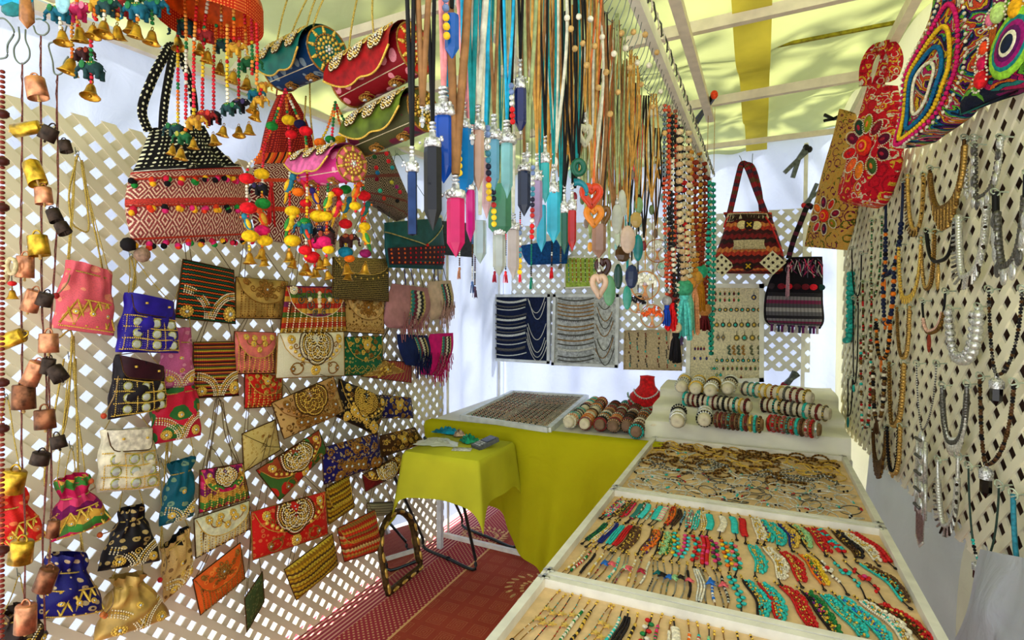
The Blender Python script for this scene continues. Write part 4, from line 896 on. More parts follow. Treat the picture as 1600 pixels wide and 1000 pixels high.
# ================================================================== SMALL BELLS, ELEPHANTS, PARROTS
def bell_geo(mb, p, r, mat=BRASS, tilt=(0, 0, 1), n=14):
    M = orient((1, 0, .1), tilt); pr = [(0.0001, 1.55), (.28, 1.5), (.42, 1.2), (.55, .6), (.78, .18), (1, 0), (.92, .04), (.7, .2), (.5, .6), (.3, 1.25), (.0001, 1.4)]
    mb.m(mat).lathe([(a*r, (b-1.55)*r) for a, b in pr], p, M, n); a = np.linspace(0, 2*PI, 9)[:-1]
    mb.m(mat).tube(np.asarray(p)+np.stack([np.cos(a)*r*.22, a*0, np.sin(a)*r*.22+r*.2], 1), r*.07, 4, True); mb.m(mat).beads([np.asarray(p)-np.asarray(tilt)*r*1.4], r*.2, 'lo')
def elephant_geo(mb, p, s, col, col2, flip=1, seed=0):
    """little stitched elephant hanging from its back; s = body length"""
    R = RT*flip; Fw = FW*1.0; Z = np.array([0, 0, 1.0]); c = np.asarray(p, float)-Z*s*.3; M = np.stack([R, np.cross(Z, R), Z], 1); m1 = solid(col, .8); m2 = solid(col2, .8)
    mb.m(m1).ell(c, (s*.42, s*.24, s*.27), M); mb.m(m1).ell(c+R*s*.42+Z*s*.1, (s*.2, s*.17, s*.19), M)
    mb.tube(smooth([c+R*s*.55+Z*s*.08, c+R*s*.72-Z*s*.1, c+R*s*.7-Z*s*.32, c+R*s*.82-Z*s*.4], 4), np.linspace(s*.09, s*.035, 13), 7)
    for f in (-1, 1): mb.m(m2).ell(c+R*s*.34+Z*s*.1-FW*s*.0+np.cross(Z, R)*f*s*.19, (s*.13, s*.03, s*.17), M)
    mb.m(m1)
    for a in (-.26, .22):
        for f in (-1, 1): q = c+R*s*a+np.cross(Z, R)*f*s*.13; mb.tube([q-Z*s*.1, q-Z*s*.3, q-Z*s*.47], [s*.11, s*.09, s*.1], 7)
    mb.tube([c-R*s*.4, c-R*s*.5-Z*s*.15], s*.02, 4); mb.m(m2).ell(c+Z*s*.1, (s*.24, s*.255, s*.2), M); mb.m(WHITE).beads([c+R*s*.5+Z*s*.15-FW*s*.15], s*.035)
    mb.m(GOLD).beads([c+Z*s*.14+R*s*(-.1+.1*k)-FW*s*.24 for k in range(3)], s*.03)
def parrot_geo(mb, p, s, col, col2, flip=1):
    R = RT*flip; Z = np.array([0, 0, 1.0]); c = np.asarray(p, float); M = orient(R, Z*.9+R*.35); mb.m(solid(col, .8)).ell(c, (s*.17, s*.15, s*.34), M); mb.ell(c+Z*s*.34+R*s*.16, (s*.15, s*.13, s*.15), M)
    mb.m(solid(col2, .8)).ell(c-R*s*.05-FW*s*.08, (s*.1, s*.1, s*.25), M); mb.tube([c-Z*s*.25-R*s*.08, c-Z*s*.7-R*s*.2], [s*.09, s*.03], 5); mb.m(ORANGE).ell(c+Z*s*.31+R*s*.32, (s*.07, s*.04, s*.05), M); mb.m(YELLOW).tube(smooth([c+Z*s*.2, c+R*s*.2, c-Z*s*.25], 3), s*.03, 4)
BC = [RED, ORANGE, YELLOW, GREEN, solid((220, 40, 60)), solid((230, 150, 60)), WHITE]
def strand(parent, pts, r, cols=BC, step=None, name='bead_string', seed=0, squash=None, q='lo'):
    P = resample(pts, step or r*1.9); rr = random.Random(seed); mb = MB(); by = {}
    k = 0
    while k < len(P):
        m_ = cols[rr.randrange(len(cols))]; L = rr.randint(1, 4)
        for j in range(k, min(k+L, len(P))): by.setdefault(m_.name, (m_, []))[1].append(P[j])
        k += L
    for m_, L in by.values(): mb.m(m_).beads(L, r, q, squash)
    mb.m(BLACK).tube(P, r*.25, 4); return mb.obj(name, parent, 'stuff')
ECOL = [((30, 60, 60), (40, 110, 60)), ((130, 30, 30), (190, 50, 40)), ((24, 22, 26), (60, 50, 90)), ((190, 140, 40), (150, 90, 30)), ((20, 90, 110), (40, 120, 70)), ((60, 30, 30), (150, 60, 40)), ((190, 40, 90), (226, 120, 150)), ((30, 90, 50), (150, 150, 60))]
def mobile(label, org, strings, dep, top=None, br=.0042, name='elephant_mobile', group=None, seed=0, kind='elephant'):
    """strings: (path px list, [(kind, px, py, size_px, extra)])"""
    root = thing(name, label, 'mobile', PD(dep)(*org), group); rr = random.Random(seed)
    for i, (path, items) in enumerate(strings):
        dd = dep+rr.uniform(-.05, .05); F_ = PD(dd); so_ = strand(root, smooth([F_(x, y) for x, y in path], 4), br, BC, None, 'bead_string', i+seed*10)
        for it in items:
            kd, x, y, s = it[:4]; p = F_(x, y); sz = s*dd/FPX; mb = MB()
            if kd == 'bell': bell_geo(mb, p, sz, BRASS, (rr.uniform(-.25, .25), rr.uniform(-.2, .2), 1)); mb.obj('bell', so_, org=root['org'])
            elif kd == 'el': c1, c2 = ECOL[(it[4] if len(it) > 4 else rr.randrange(8)) % 8]; elephant_geo(mb, p, sz, c1, c2, rr.choice((-1, 1))); mb.obj('cloth_elephant', so_, org=root['org'])
            elif kd == 'bird': c1, c2 = it[4]; parrot_geo(mb, p, sz*1.35, c1, c2, rr.choice((-1, 1))); mb.obj('cloth_parrot', so_, org=root['org'])
            elif kd == 'pom': mb.m(solid(it[4], .9)).ell(p, (sz*1.15, sz*1.15, sz*.84), None, 'hi'); mb.obj('pompom', so_, org=root['org'])
    return root
# first cluster at the top left
mobile('cluster of cloth elephants and brass bells hanging at the top left corner', (165, -40), [
    ([(92,-40),(95,50)], [('el',94,8,34,4),('bell',97,48,13)]), ([(118,-40),(122,48)], [('el',120,4,36,6),('bell',124,42,14)]), ([(138,-40),(150,30)], [('el',152,-4,30,3),('bell',146,40,12)]),
    ([(165,-40),(163,30)], [('el',165,-2,34,0),('bell',163,34,14)]), ([(185,-40),(184,30)], [('el',188,-2,38,1),('bell',183,40,13)]), ([(212,-40),(215,30)], [('el',216,4,36,4),('bell',214,38,13)]),
    ([(236,-40),(238,36)], [('el',238,-2,34,4),('bell',238,48,13)]), ([(203,-40),(202,26)], [('el',202,-10,34,7),('bell',205,30,13)]), ([(112,30),(113,90)], [('el',128,74,28,5),('bell',113,92,15)]), ([(142,50),(143,128)], [('el',146,95,38,0),('bell',143,132,14)])], 1.05, seed=1)
# orange umbrella mobile
U_ = mobile('orange umbrella mobile with bead strings, cloth elephants and brass bells', (338, 5), [
    ([(277,0),(278,40),(278,200)], [('el',290,28,36,0),('bell',277,58,12),('el',275,192,28,0),('bell',270,228,9)]), ([(289,0),(291,70),(290,215)], [('el',288,205,26,7),('bell',283,232,11)]), ([(308,0),(303,80),(303,190)], [('bell',312,68,10),('el',303,180,28,3),('bell',302,218,9)]),
    ([(325,0),(318,60),(316,180)], [('el',323,45,28,1),('bell',325,80,11),('el',317,172,30,1)]), ([(346,0),(346,50)], [('el',346,60,28,0),('bell',345,98,11)]), ([(338,40),(334,90),(334,180)], [('el',334,172,28,2),('bell',333,210,10)]), ([(365,5),(366,60)], [('el',366,66,28,3),('bell',366,112,11)]),
    ([(355,40),(355,120),(356,165)], [('el',356,160,26,0),('bell',350,197,10)]), ([(382,18),(384,60),(384,95)], [('el',388,88,30,7),('bell',386,122,11)]), ([(374,60),(373,120),(373,160)], [('el',372,154,28,2),('bell',373,198,10)]), ([(393,30),(394,80),(394,115)], [('el',397,138,24,4),('bell',389,194,10)]), ([(401,38),(402,80),(401,130)], [('el',404,150,22,3),('bell',396,160,10)]), ([(408,140),(404,160)], [('bell',402,172,10),('el',410,128,20,3)])], 1.15, seed=2)
cU = PD(1.15)(330, -6); mb = MB(); a = np.linspace(0, 2*PI, 33)[:-1]; th = np.linspace(.02, 1.0, 9); Rr = .1
m_um = plain('orange_silk', (236, 92, 18), .5, 0, .15, 40); G = []
for t_ in th: G.append(cU+np.stack([np.cos(a)*Rr*math.sin(t_*1.5)*(1+.02*np.cos(a*8)), np.sin(a)*Rr*math.sin(t_*1.5), np.full(32, .085*math.cos(t_*1.5)-.02-.0*t_)], 1))
mb.m(m_um).grid(np.array(G), None, False, True); mb.obj('umbrella_canopy', U_)
mb = MB().m(t_dots('orange_red_lining', (190, 40, 14), (240, 130, 60), 160)); G2 = np.array([G[-1], G[-1]*1-np.array([0, 0, .045])]); mb.grid(G2, np.stack([np.stack([a*.1, a*0], -1), np.stack([a*.1, a*0+.045], -1)]), False, True); mb.obj('umbrella_skirt', U_)
# pompom and parrot strings
Gn, Ye, Nv, Rd, Mg, Bl, Or, Bk = (30, 130, 50), (242, 190, 24), (22, 20, 60), (216, 24, 34), (214, 30, 96), (20, 120, 150), (240, 110, 20), (26, 22, 24)
par = [((40, 120, 140), (230, 180, 40)), ((222, 80, 30), (200, 150, 40)), ((230, 190, 40), (60, 140, 60)), ((30, 100, 90), (220, 60, 40)), ((50, 40, 110), (226, 150, 40)), ((214, 40, 60), (240, 180, 50))]
mobile('pompom and parrot mobile with brass bells in front of the crimson bucket bag', (446, 140), [
    ([(446,140),(425,197),(404,244),(386,270),(390,390)], [('pom',425,197,8,Gn),('pom',386,279,10,Rd),('bird',388,350,26,par[0]),('pom',388,325,11,Rd),('pom',391,369,11,Ye),('bell',390,395,11)]),
    ([(446,140),(432,190),(412,240),(410,385)], [('pom',409,272,10,Ye),('el',408,285,26,2),('pom',411,318,10,Gn),('bird',412,342,28,par[1]),('pom',410,360,10,Mg),('pom',414,376,10,Ye),('bell',410,388,11),('bell',412,402,9)]),
    ([(446,140),(450,190),(453,240),(452,390)], [('pom',451,188,9,Ye),('pom',455,210,8,Rd),('bird',452,290,30,par[0]),('pom',466,300,8,Or),('pom',457,330,10,Ye),('bird',452,350,30,par[2]),('pom',457,376,11,Ye),('bell',452,392,11),('bell',459,405,9)]),
    ([(446,140),(464,180),(478,215),(480,300),(478,400)], [('pom',469,194,8,Nv),('pom',478,205,9,Rd),('el',478,345,26,4),('pom',477,346,7,Gn),('bird',480,366,24,par[3]),('pom',477,391,9,Rd),('bell',478,412,11)])], 1.35, seed=3, name='parrot_mobile')
mobile('pompom and parrot mobile with brass bells below the pink barrel bag', (524, 148), [
    ([(524,160),(512,200),(502,225),(497,300),(492,415)], [('pom',516,218,7,Gn),('pom',500,223,8,Or),('bird',494,310,26,par[4]),('pom',497,338,11,Ye),('el',500,352,30,2),('pom',495,380,11,Mg),('pom',488,402,11,Rd),('bell',492,418,10)]),
    ([(524,160),(520,200),(512,300),(510,410)], [('pom',509,338,9,Ye),('bird',512,316,26,par[2]),('el',512,360,28,5),('pom',508,378,11,Mg),('pom',513,390,8,Ye),('bell',500,405,10),('bell',508,402,9),('bell',511,423,9)]),
    ([(524,160),(530,190),(540,230),(540,405)], [('pom',531,219,8,Ye),('pom',540,296,8,Gn),('bird',541,324,26,par[0]),('pom',540,350,9,Rd),('el',541,365,28,5),('pom',540,394,10,Bl),('pom',546,404,7,Or),('bell',541,412,11),('bell',545,424,9)]),
    ([(524,160),(538,188),(560,225),(569,300),(571,400)], [('pom',569,306,9,Rd),('bird',570,330,24,par[3]),('pom',570,354,8,Ye),('bird',573,372,26,par[2]),('pom',571,396,8,(130,24,80)),('bell',571,412,10)]),
    ([(478,290),(479,340)], [('bird',480,296,26,par[5]),('pom',478,318,8,Rd)]), ([(553,240),(556,330)], [('bird',556,300,26,par[1]),('pom',555,322,8,Ye),('bird',525,330,26,par[5]),('pom',527,300,8,Rd)])], 1.4, seed=4, name='parrot_mobile')

# ================================================================== COW BELLS ON ROPES
def cowbell(parent, px, py, w, h, mat, ang=0, dep=1.1, open_=0.0):
    p = PD(dep)(px, py); r = w*dep/FPX/2*1.04; L = h*dep/FPX; a = math.radians(ang); z = UP*math.cos(a)+RT*math.sin(a)-FW*open_*-1; z = z/np.linalg.norm(z)
    M = orient(RT, z); mb = MB().m(mat); pr = [(.0001, .5), (.86, .5), (.93, .46), (.95, .2), (1.0, -.5), (.95, -.5), (.9, .1), (.82, .42), (.0001, .44)]
    mb.lathe([(x*r, y*L) for x, y in pr], p, M, 18, .82); o = mb.obj('bell', parent)
    mb = MB().m(mat); t = np.linspace(0, PI, 9); mb.tube([p+M[:, 0]*r*.42*math.cos(x)+M[:, 2]*(L*.5+r*.55*math.sin(x)) for x in t], r*.09, 5); mb.obj('loop', o, org=parent['org'])
    mb = MB().m(TAN if mat is not DKIRON else DKIRON); mb.tube([p, p-M[:, 2]*L*.62], r*.12, 5); mb.beads([p-M[:, 2]*L*.62], r*.16, 'mid'); mb.obj('clapper', o, org=parent['org'])
ROPE = plain('maroon_twine', (112, 62, 52), .8, 0, .2, 300)
def bell_rope(label, path, bells, dep=1.1, hook=None, r=.0011):
    root = thing('bell_rope', label, 'bells', PD(dep)(*path[0]), 'ropes of cow bells'); P = smooth([PD(dep)(x, y) for x, y in path], 6)
    mb = MB().m(ROPE); t = np.linspace(0, len(P)*2.2, len(P)); mb.tube(P+np.stack([np.cos(t)*.0008, np.sin(t)*.0008, t*0], 1), r, 5); mb.obj('rope', root)
    MB().m(ROPE).tube(P+RT*.002, r*.8, 5).obj('rope', root)
    if hook: MB().m(WIRE).tube(smooth([PD(dep)(x, y) for x, y in hook], 5), .0016, 5).obj('wire_hanger', root)
    for (x, y, w, h, m_, *k) in bells: cowbell(root, x, y, w, h, m_, k[0] if k else 0, dep-.02, k[1] if len(k) > 1 else 0)
CP2 = plain('bright_copper', (206, 140, 100), .35, .8, .15, 60); GB = plain('gold_brass', (200, 160, 50), .3, .85, .2, 60); DC = plain('dark_copper', (124, 80, 54), .4, .8, .25, 60)
bell_rope('rope of cow bells with a gilt bell swung sideways at lattice-top height', [(34,98),(34,170),(33,300),(32,420),(34,560),(33,700),(38,800),(38,950)], [(42,201,24,36,GB,72,.3),(54,271,26,40,GB,-28,.2),(68,306,24,26,CP2,-6),(39,417,25,34,CP2,2),(50,470,24,34,CP2,20),(17,530,26,36,GB,66,.2),(52,583,24,38,CP2,24),(37,620,32,38,DC,0),(20,752,34,34,GB,14),(33,862,33,34,GB,8),(40,966,30,42,CP2,2)],
          hook=[(29,42),(30,60),(22,75),(24,92),(34,100),(45,92),(46,78),(40,62),(40,46)])
bell_rope('rope of copper and dark cow bells below the top copper bell', [(63,55),(63,120),(64,300),(65,480),(70,560),(74,700),(66,850),(70,985)], [(57,138,29,32,CP2,-12),(76,209,24,22,DKIRON,28),(102,229,18,18,DKIRON,-14),(60,384,29,32,GB,-8),(85,337,20,20,DKIRON,-24),(70,468,22,20,DKIRON,20),(76,536,27,30,CP2,0),(75,572,20,24,DKIRON,10),(98,357,20,18,DKIRON,-30)],
          hook=[(52,40),(57,52),(68,55),(76,48),(75,38),(64,30),(56,30)])
bell_rope('doubled rope with knots and small dark bells, nearest the gold cord', [(89,117),(88,160),(90,300),(84,430),(79,500),(76,600),(80,760),(76,900)], [(90,584,24,24,DKIRON,-34),(70,655,29,30,DC,-4),(91,691,22,20,DKIRON,-14),(63,716,26,18,DKIRON,16),(83,826,18,26,DC,6),(72,905,28,36,DC,20)],
          hook=[(104,40),(100,55),(96,66),(82,66),(76,72),(82,95),(84,112),(90,117),(98,112),(100,98),(107,88)])
# strand of dark red beads at the very left
root = thing('bead_strand', 'long strand of dark red wooden beads at the far left edge', 'beads', PD(1.0)(4, 90), 'ropes of cow bells')
m_rb = solid((122, 40, 26), .4); P_ = resample([PD(1.0)(4, 112), PD(1.0)(3, 1010)], .0092); MB().m(m_rb).beads(P_, .0044, 'mid', (1, 1, .78)).obj('bead', root, 'stuff')
MB().m(solid((70, 28, 22), .4)).beads([PD(.99)(3, y) for y in (178, 252, 324, 598, 670, 860)], .012, 'mid', (1, 1, .7)).obj('large_bead', root, 'stuff')
MB().m(WIRE).tube(smooth([PD(1.0)(x, y) for x, y in ((-8,30),(8,30),(22,50),(12,70),(11,88),(0,92))], 5), .0016, 5).obj('wire_hanger', root)
root = thing('ring_ornament', 'pale carved ring ornament with a red bead and little bell', 'ornament', PD(1.05)(18, 400)); F_ = PD(1.05)
a = np.linspace(0, 2*PI, 17)[:-1]; MB().m(solid((206, 186, 140), .5)).tube([F_(18+7*math.cos(x), 416+12*math.sin(x)) for x in a], .004, 6, True).obj('ring', root)
MB().m(solid((206, 186, 140), .5)).tube([F_(2+9*math.cos(x), 426+16*math.sin(x)) for x in a], .005, 6, True).obj('ring', root); mb = MB(); mb.m(RED).ell(F_(19, 443), (.008, .008, .005)); mb.m(WIRE).tube([F_(18, 430), F_(19, 452)], .001, 4); mb.obj('red_bead', root)
mb = MB(); bell_geo(mb, F_(19, 453), .0115, BRASS); mb.obj('bell', root)
# blurred blue leaf and amber crystal above the bell ropes
root = thing('leaf_pendant', 'turquoise leaf shaped pendant with an amber crystal at the top left corner', 'pendant', PD(.8)(22, 5)); mb = MB()
for (x, y, a_, c) in ((10, -2, .5, (20, 150, 190)), (34, -2, -.5, (20, 160, 200)), (20, 14, .1, (16, 110, 110))): mb.m(solid(c, .4)).ell(PD(.8)(x, y), (.018, .004, .012), orient(RT*math.cos(a_)+UP*math.sin(a_), UP))
mb.obj('leaf', root, 'stuff'); mb = MB(); mb.m(solid((170, 110, 60), .2)).lathe([(.0001, .03), (.008, .028), (.009, -.008), (.0001, -.02)], PD(.8)(42, 24), None, 6); mb.obj('crystal', root)
mb = MB(); mb.m(solid((150, 200, 210), .4)).ell(PD(.85)(98, 2), (.012, .004, .02), orient(RT, UP)); mb.obj('leaf', root)

# ================================================================== BAGS NEAR THE BACK END OF THE LATTICE
R_ = Rows([((600,348),(690,340)),((601,372),(692,366)),((602,392),(693,388)),((606,418),(692,421))], PL, .16, .04, n=18)
root = thing('shoulder_bag', 'dark teal flap bag with a red and orange mosaic band', 'bag', R_.o, GRP); R_.body(plain('teal_leather', (16, 74, 78), .5, 0, .1, 20), root)
W = Work(R_); u = np.linspace(0, 1, 20); W.mb.m(plain('gold_chain_trim', (190, 170, 110), .35, .6)).tube(R_.at(np.r_[np.linspace(.0, .55, 12), np.linspace(.55, 1, 12)[1:]], np.r_[np.linspace(.8, .42, 12), np.linspace(.42, .85, 12)[1:]], .004), .0035, 5); W.done(root, 'flap_trim')
mb = MB().m(plain('red_black_ground', (60, 30, 40), .6)); u, v = np.meshgrid(np.linspace(.01, .99, 16), np.linspace(.06, .4, 4), indexing='ij'); mb.grid(R_.at(u, v, .004)); mb.obj('mosaic_band', root)
mb = MB()
for k in range(12):
    for j in range(4):
        c = (226, 96, 40) if (k//3) % 2 == 0 else (210, 24, 34)
        mb.m(solid(c, .5)).beads([R_.at(.04+.083*k, .1+.085*j, .006)], .0062, 'lo')
mb.obj('mosaic_tile', root, 'stuff'); mb = MB(); pom(mb, R_.at(.56, .42, .01), .009, (190, 30, 30)); mb.obj('red_knot', root); hang(root, Q([(600,348),(690,340),(692,421),(606,418)], PL, .16), (620, 240), mat=solid((24, 60, 50)))
R_ = Rows([((690,345),(742,350)),((690,372),(744,372)),((692,398),(738,402))], PL, .05, .03, n=14)
root = thing('shoulder_bag', 'small charcoal bag half hidden behind the magenta crystal', 'bag', R_.o, GRP); R_.body(plain('charcoal_leather', (56, 60, 70), .6), root); hang(root, Q([(690,345),(742,350),(738,402),(692,398)], PL, .05), (715, 280))
def fringe_bag(rows, d, base, band, fr, label, chains, patches=True, plane=PL):
    R_ = Rows(rows, plane, d, .035, n=18); root = thing('fringed_bag', label, 'bag', R_.o, 'fringed suede bags'); R_.body(plain(label.split()[0]+'_suede', base, .85, 0, .06, 20), root)
    if patches: mb = MB().m(band); u, v = np.meshgrid(np.linspace(.42, .8, 8), np.linspace(.02, .92, 10), indexing='ij'); mb.grid(R_.at(u, v, .003), np.stack([u*.1, v*.14], -1)); mb.obj('woven_band', root)
    mb = MB(); m_ = plain(label.split()[0]+'_fringe', fr, .85, 0, .1); rr = random.Random(len(label))
    for k in range(46):
        u = .3+.7*((k*7) % 46)/46; v = .5-.5*((k*11) % 46)/46; p = R_.at(u, v, .008); L = rr.uniform(.04, .09); mb.m(m_).tube([p, p+np.array([0, rr.uniform(-.004, .004), -L*.5]), p+np.array([.002, rr.uniform(-.006, .006), -L])], .0028, 4)
    mb.obj('fringe', root, 'stuff')
    for (x0, y0, x1, y1) in chains: mb = MB().m(CHAIN); P = resample([plane(x0, y0, d), plane(x1, y1, d)], .007); mb.beads(P, .0036, 'lo'); mb.obj('chain', root)
    return root
bandm = t_stripes('aztec_band', [(200, 180, 110), (40, 130, 130), (110, 30, 60), (230, 220, 200), (30, 30, 40)], 130, ax=0, zig=90)
fringe_bag([((612,443),(668,450)),((604,470),(672,478)),((600,500),(664,498)),((606,512),(650,515))], .07, (176, 124, 128), bandm, (170, 110, 112), 'mauve suede bag with patterned band and fringe', [(620,422,618,445),(655,420,662,450)])
fringe_bag([((668,440),(704,438)),((668,470),(708,468)),((672,500),(700,496))], .04, (208, 180, 160), bandm, (190, 150, 140), 'beige suede bag with patterned band hanging nearest the back corner', [(680,418,676,440),(693,420,698,440)])
fringe_bag([((620,522),(668,524)),((624,545),(672,548)),((634,570),(664,574))], .08, (22, 36, 84), bandm, (18, 28, 70), 'navy suede fringed bag below the mauve one', [(640,505,640,522)])
fringe_bag([((672,522),(708,520)),((662,552),(706,548)),((658,585),(690,588))], .05, (214, 24, 122), bandm, (190, 20, 96), 'magenta suede fringed bag below the beige one', [(690,500,694,520)])
cords('pink and navy straps hanging under the teal flap bag', [[(632,420),(634,445)], [(642,420),(646,445)], [(678,420),(680,450)], [(684,420),(686,460)]], solid((60, 50, 120)), .003)
# ================================================================== THE NECKLACE RACK
XR = -.25
PC = PX(XR)
rack = thing('necklace_rack', 'long white timber rail with wire hooks holding the necklaces', 'rail', (XR, 1.5, 2.15))
mb = MB().m(m_wood, False); mb.bar((XR, .25, 2.15), (XR, 2.89, 2.15), .022, .035); mb.obj('rail', rack)
mb = MB().m(m_wood, False); mb.bar((XR-.34, .25, 2.15), (XR-.34, 2.2, 2.15), .02, .03); mb.obj('rail', rack)
mb = MB().m(WIRE); mb.tube([(XR+.03+.004*math.sin(k*1.7), .3+k*.022, 2.135+.012*math.cos(k*1.7)) for k in range(118)], .0022, 5); mb.m(WHITE).tube([(XR+.03-.004*math.sin(k*1.7), .3+k*.022, 2.135-.012*math.cos(k*1.7)) for k in range(118)], .0018, 5); mb.obj('twisted_rope', rack)
for k in range(2): x = XR+.01+.01*k; MB().m(TAN).tube([(-.245+.03*k, 2.78, 2.14), (-.245+.03*k, 2.8, 2.44)], .0015, 4).obj('hanging_string', rack)
# wire grid under the rail, from which everything hangs
mb = MB().m(WIRE)
for k in range(70):
    y = .5+k*.034; mb.tube([(XR, y, 2.14), (XR-.012, y+.006, 2.1), (XR-.028, y+.01, 2.07), (XR-.03, y+.01, 2.055), (XR-.02, y+.01, 2.045), (XR-.01, y+.01, 2.055)], .0012, 4)
mb.obj('s_hook', rack, 'stuff')
def crystal_geo(mb, p, w, L, mat, n=6, tip=.25, flat=.8):
    """faceted point hanging down from p, width w, length L"""
    r = w/2; M = np.stack([RT, np.cross(UP, RT), np.array([0, 0, 1.])], 1); mb.m(mat, False); mb.lathe([(.0001, 0), (r*.92, -.0005), (r, -L*.08), (r, -L*(1-tip)), (.0001, -L)], p, M, n, flat)
m_ornate = plain('ornate_silver', (226, 224, 212), .25, .55, .25, 260, .5)
def cap_geo(mb, p, w, h, seed=0, mat=None):
    r = random.Random(seed); mat = mat or m_ornate; mb.m(mat); M = np.stack([RT, np.cross(UP, RT), np.array([0, 0, 1.])], 1)
    mb.lathe([(.0001, h), (w*.2, h*.95), (w*.22, h*.6), (w*.5, h*.5), (w*.54, 0), (w*.5, -h*.12), (.0001, -h*.12)], p, M, 8, .85)
    mb.beads([p+np.array([r.uniform(-.5, .5)*w*.9, 0, 0])*1+RT*r.uniform(-.45, .45)*w-FW*w*.42+UP*h*r.uniform(0, .5) for _ in range(9)], w*.11, 'lo')
    for k in range(3): mb.ell(p+UP*h*(1.05+.28*k), (w*.22, w*.22, h*.12)); 
def cordset(root, plane, px, py, xtop, col, wd=1.0, n=2, spread=3, name='cord', y2=None):
    """flat leather cords from the pendant up to its hook on the rail"""
    top = plane(xtop, -60, 0); P0 = plane(px, py)
    for k in range(n):
        o = RT*(k-(n-1)/2)*spread*.001; y = P0+np.array([0, 0, .004]); zt = 2.06
        mb = MB().m(col); mid = (P0+o+np.array([P0[0], P0[1], zt])+o*2)/2+o*1.5+RT*.003*math.sin(px+k)
        T_ = np.array([P0[0], P0[1], zt])+(plane(xtop, py)-P0)+o*1.2; mb.tube(smooth([y, mid+(T_-P0-np.array([0, 0, zt-P0[2]]))*.4*0, T_], 6), .0011*wd, 5); mb.obj(name, root)
PGRP = 'pendant necklaces on the rail'
def pendant(label, px, ytop, ybot, w, col, cord, xtop=None, cap=(18, 20), kind='crystal', metal=None, dx=0.0, cw=1.6, n=2, hexn=6, tip=.24, cord2=None, beads=None, trans=.25):
    pl = PX(XR-dx); p = pl(px, ytop); dep = (p-CAM)@FW; s = dep/FPX; root = thing('pendant_necklace', label, 'necklace', p, PGRP)
    m_ = plain('stone_%d_%d_%d' % col, tuple(x*.86 for x in col), .12, 0, .1, 25, trans=trans) if kind != 'metal' else plain('gunmetal', col, .25, .9, .1)
    W_ = w*s; L = (ybot-ytop)*s; mb = MB()
    if kind in ('crystal', 'metal'): crystal_geo(mb, p, W_, L, m_, hexn, tip, .7)
    elif kind == 'drop': M = np.stack([RT, np.cross(UP, RT), UP], 1); mb.m(m_).ell(p-UP*L/2, (W_/2, W_*.22, L/2), M, 'hi')
    elif kind == 'donut': a = np.linspace(0, 2*PI, 25)[:-1]; mb.m(m_).tube(p-UP*L/2+np.cos(a)[:, None]*RT*W_*.33+np.sin(a)[:, None]*UP*L*.33, W_*.19, 10, True, FW)
    elif kind == 'heart':
        a = np.linspace(0, 2*PI, 33)[:-1]; x = np.sin(a)**3; y = (13*np.cos(a)-5*np.cos(2*a)-2*np.cos(3*a)-np.cos(4*a))/16
        mb.m(m_).tube(p-UP*L*.5+x[:, None]*RT*W_*.42+y[:, None]*UP*L*.42+FW*0, W_*.2, 10, True, FW)
    elif kind == 'horn': a = np.linspace(-.3, 1.9, 14); mb.m(m_).tube(p-UP*L*.1+(np.sin(a)*W_*.6)[:, None]*RT-((1-np.cos(a))*L*.7)[:, None]*UP, np.linspace(W_*.24, W_*.1, 14), 10)
    elif kind == 'chunk': rr = random.Random(int(px)); mb.m(m_, False).ell(p-UP*L/2, (W_/2, W_*.3, L/2), np.stack([RT, np.cross(UP, RT), UP], 1)@np.array(orient((1, .2, .1), (.1, .2, 1))), 'mid')
    mb.obj('stone' if kind != 'metal' else 'bar', root)
    if cap: mb = MB(); cap_geo(mb, p, cap[0]*s, cap[1]*s, int(px)); mb.obj('silver_cap', root)
    if metal: pass
    if beads:
        P = resample([pl(px+a, b) for a, b in beads], .0062); mb = MB()
        for k, q in enumerate(P): mb.m([solid((110,130,170),.3), SILVER, solid((60,130,150),.3), solid((30,30,50),.3), solid((170,40,40),.3), SILVER][(k//2) % 6] if k < len(P)-3 else (RED if int(px) % 2 else YELLOW)).beads([q], .0032, 'mid')
        mb.obj('bead_trail', root, 'stuff')
    y0 = ytop-(cap[1]*1.4 if cap else 2); cordset(root, pl, px, y0, xtop or px, cord, cw, n, 2.2*cw)
    if cord2: cordset(root, pl, px+2, y0-4, (xtop or px)+6, cord2, cw, 1)
    return root
def cm(c): return plain('cord_%d_%d_%d' % c, c, .65, 0, .1, 90)
cK, cW, cP, cT, cC, cB, cN, cO, cG = cm((20,18,18)), cm((206,202,180)), cm((226,140,140)), cm((20,130,130)), cm((30,160,200)), cm((138,96,56)), cm((188,138,62)), cm((214,112,60)), cm((150,160,108))
# the big pendants, nearest first
pendant('gunmetal bar pendant with a white square cap, leftmost of the pendants', 644, 266, 368, 15, (40,56,90), cK, cap=(20,22), kind='metal', tip=.02, hexn=10, beads=[(-12,268),(-10,340)][:0] or None)
pendant('large black faceted point pendant on black cords', 676, 228, 360, 28, (10,12,22), cK, 662, (26,22), trans=0)
pendant('wide royal blue crystal point under an ornate silver cap', 693, 180, 286, 35, (16,76,176), cP, 684, (40,26), n=2, cw=2.2, trans=.1)
pendant('sky blue crystal point half behind the royal blue one', 724, 200, 307, 32, (24,128,196), cC, 716, (26,24), dx=.01, beads=[(-8,205),(-6,270)], trans=.1)
pendant('blue hexagonal crystal hanging highest, cut by the top of the frame', 706, 22, 92, 22, (14,104,200), cK, 706, None, beads=[(-10,-2),(-8,56)], dx=-.008)
pendant('peach quartz point pendant on a cream ribbon', 747, 202, 298, 19, (222,178,150), cW, 740, (22,22), cw=3)
pendant('hot pink faceted point with pale edges, broadest of the pink ones', 712, 308, 402, 28, (214,16,96), cB, 668, (30,20), dx=-.01, cw=3.4, trans=.1)
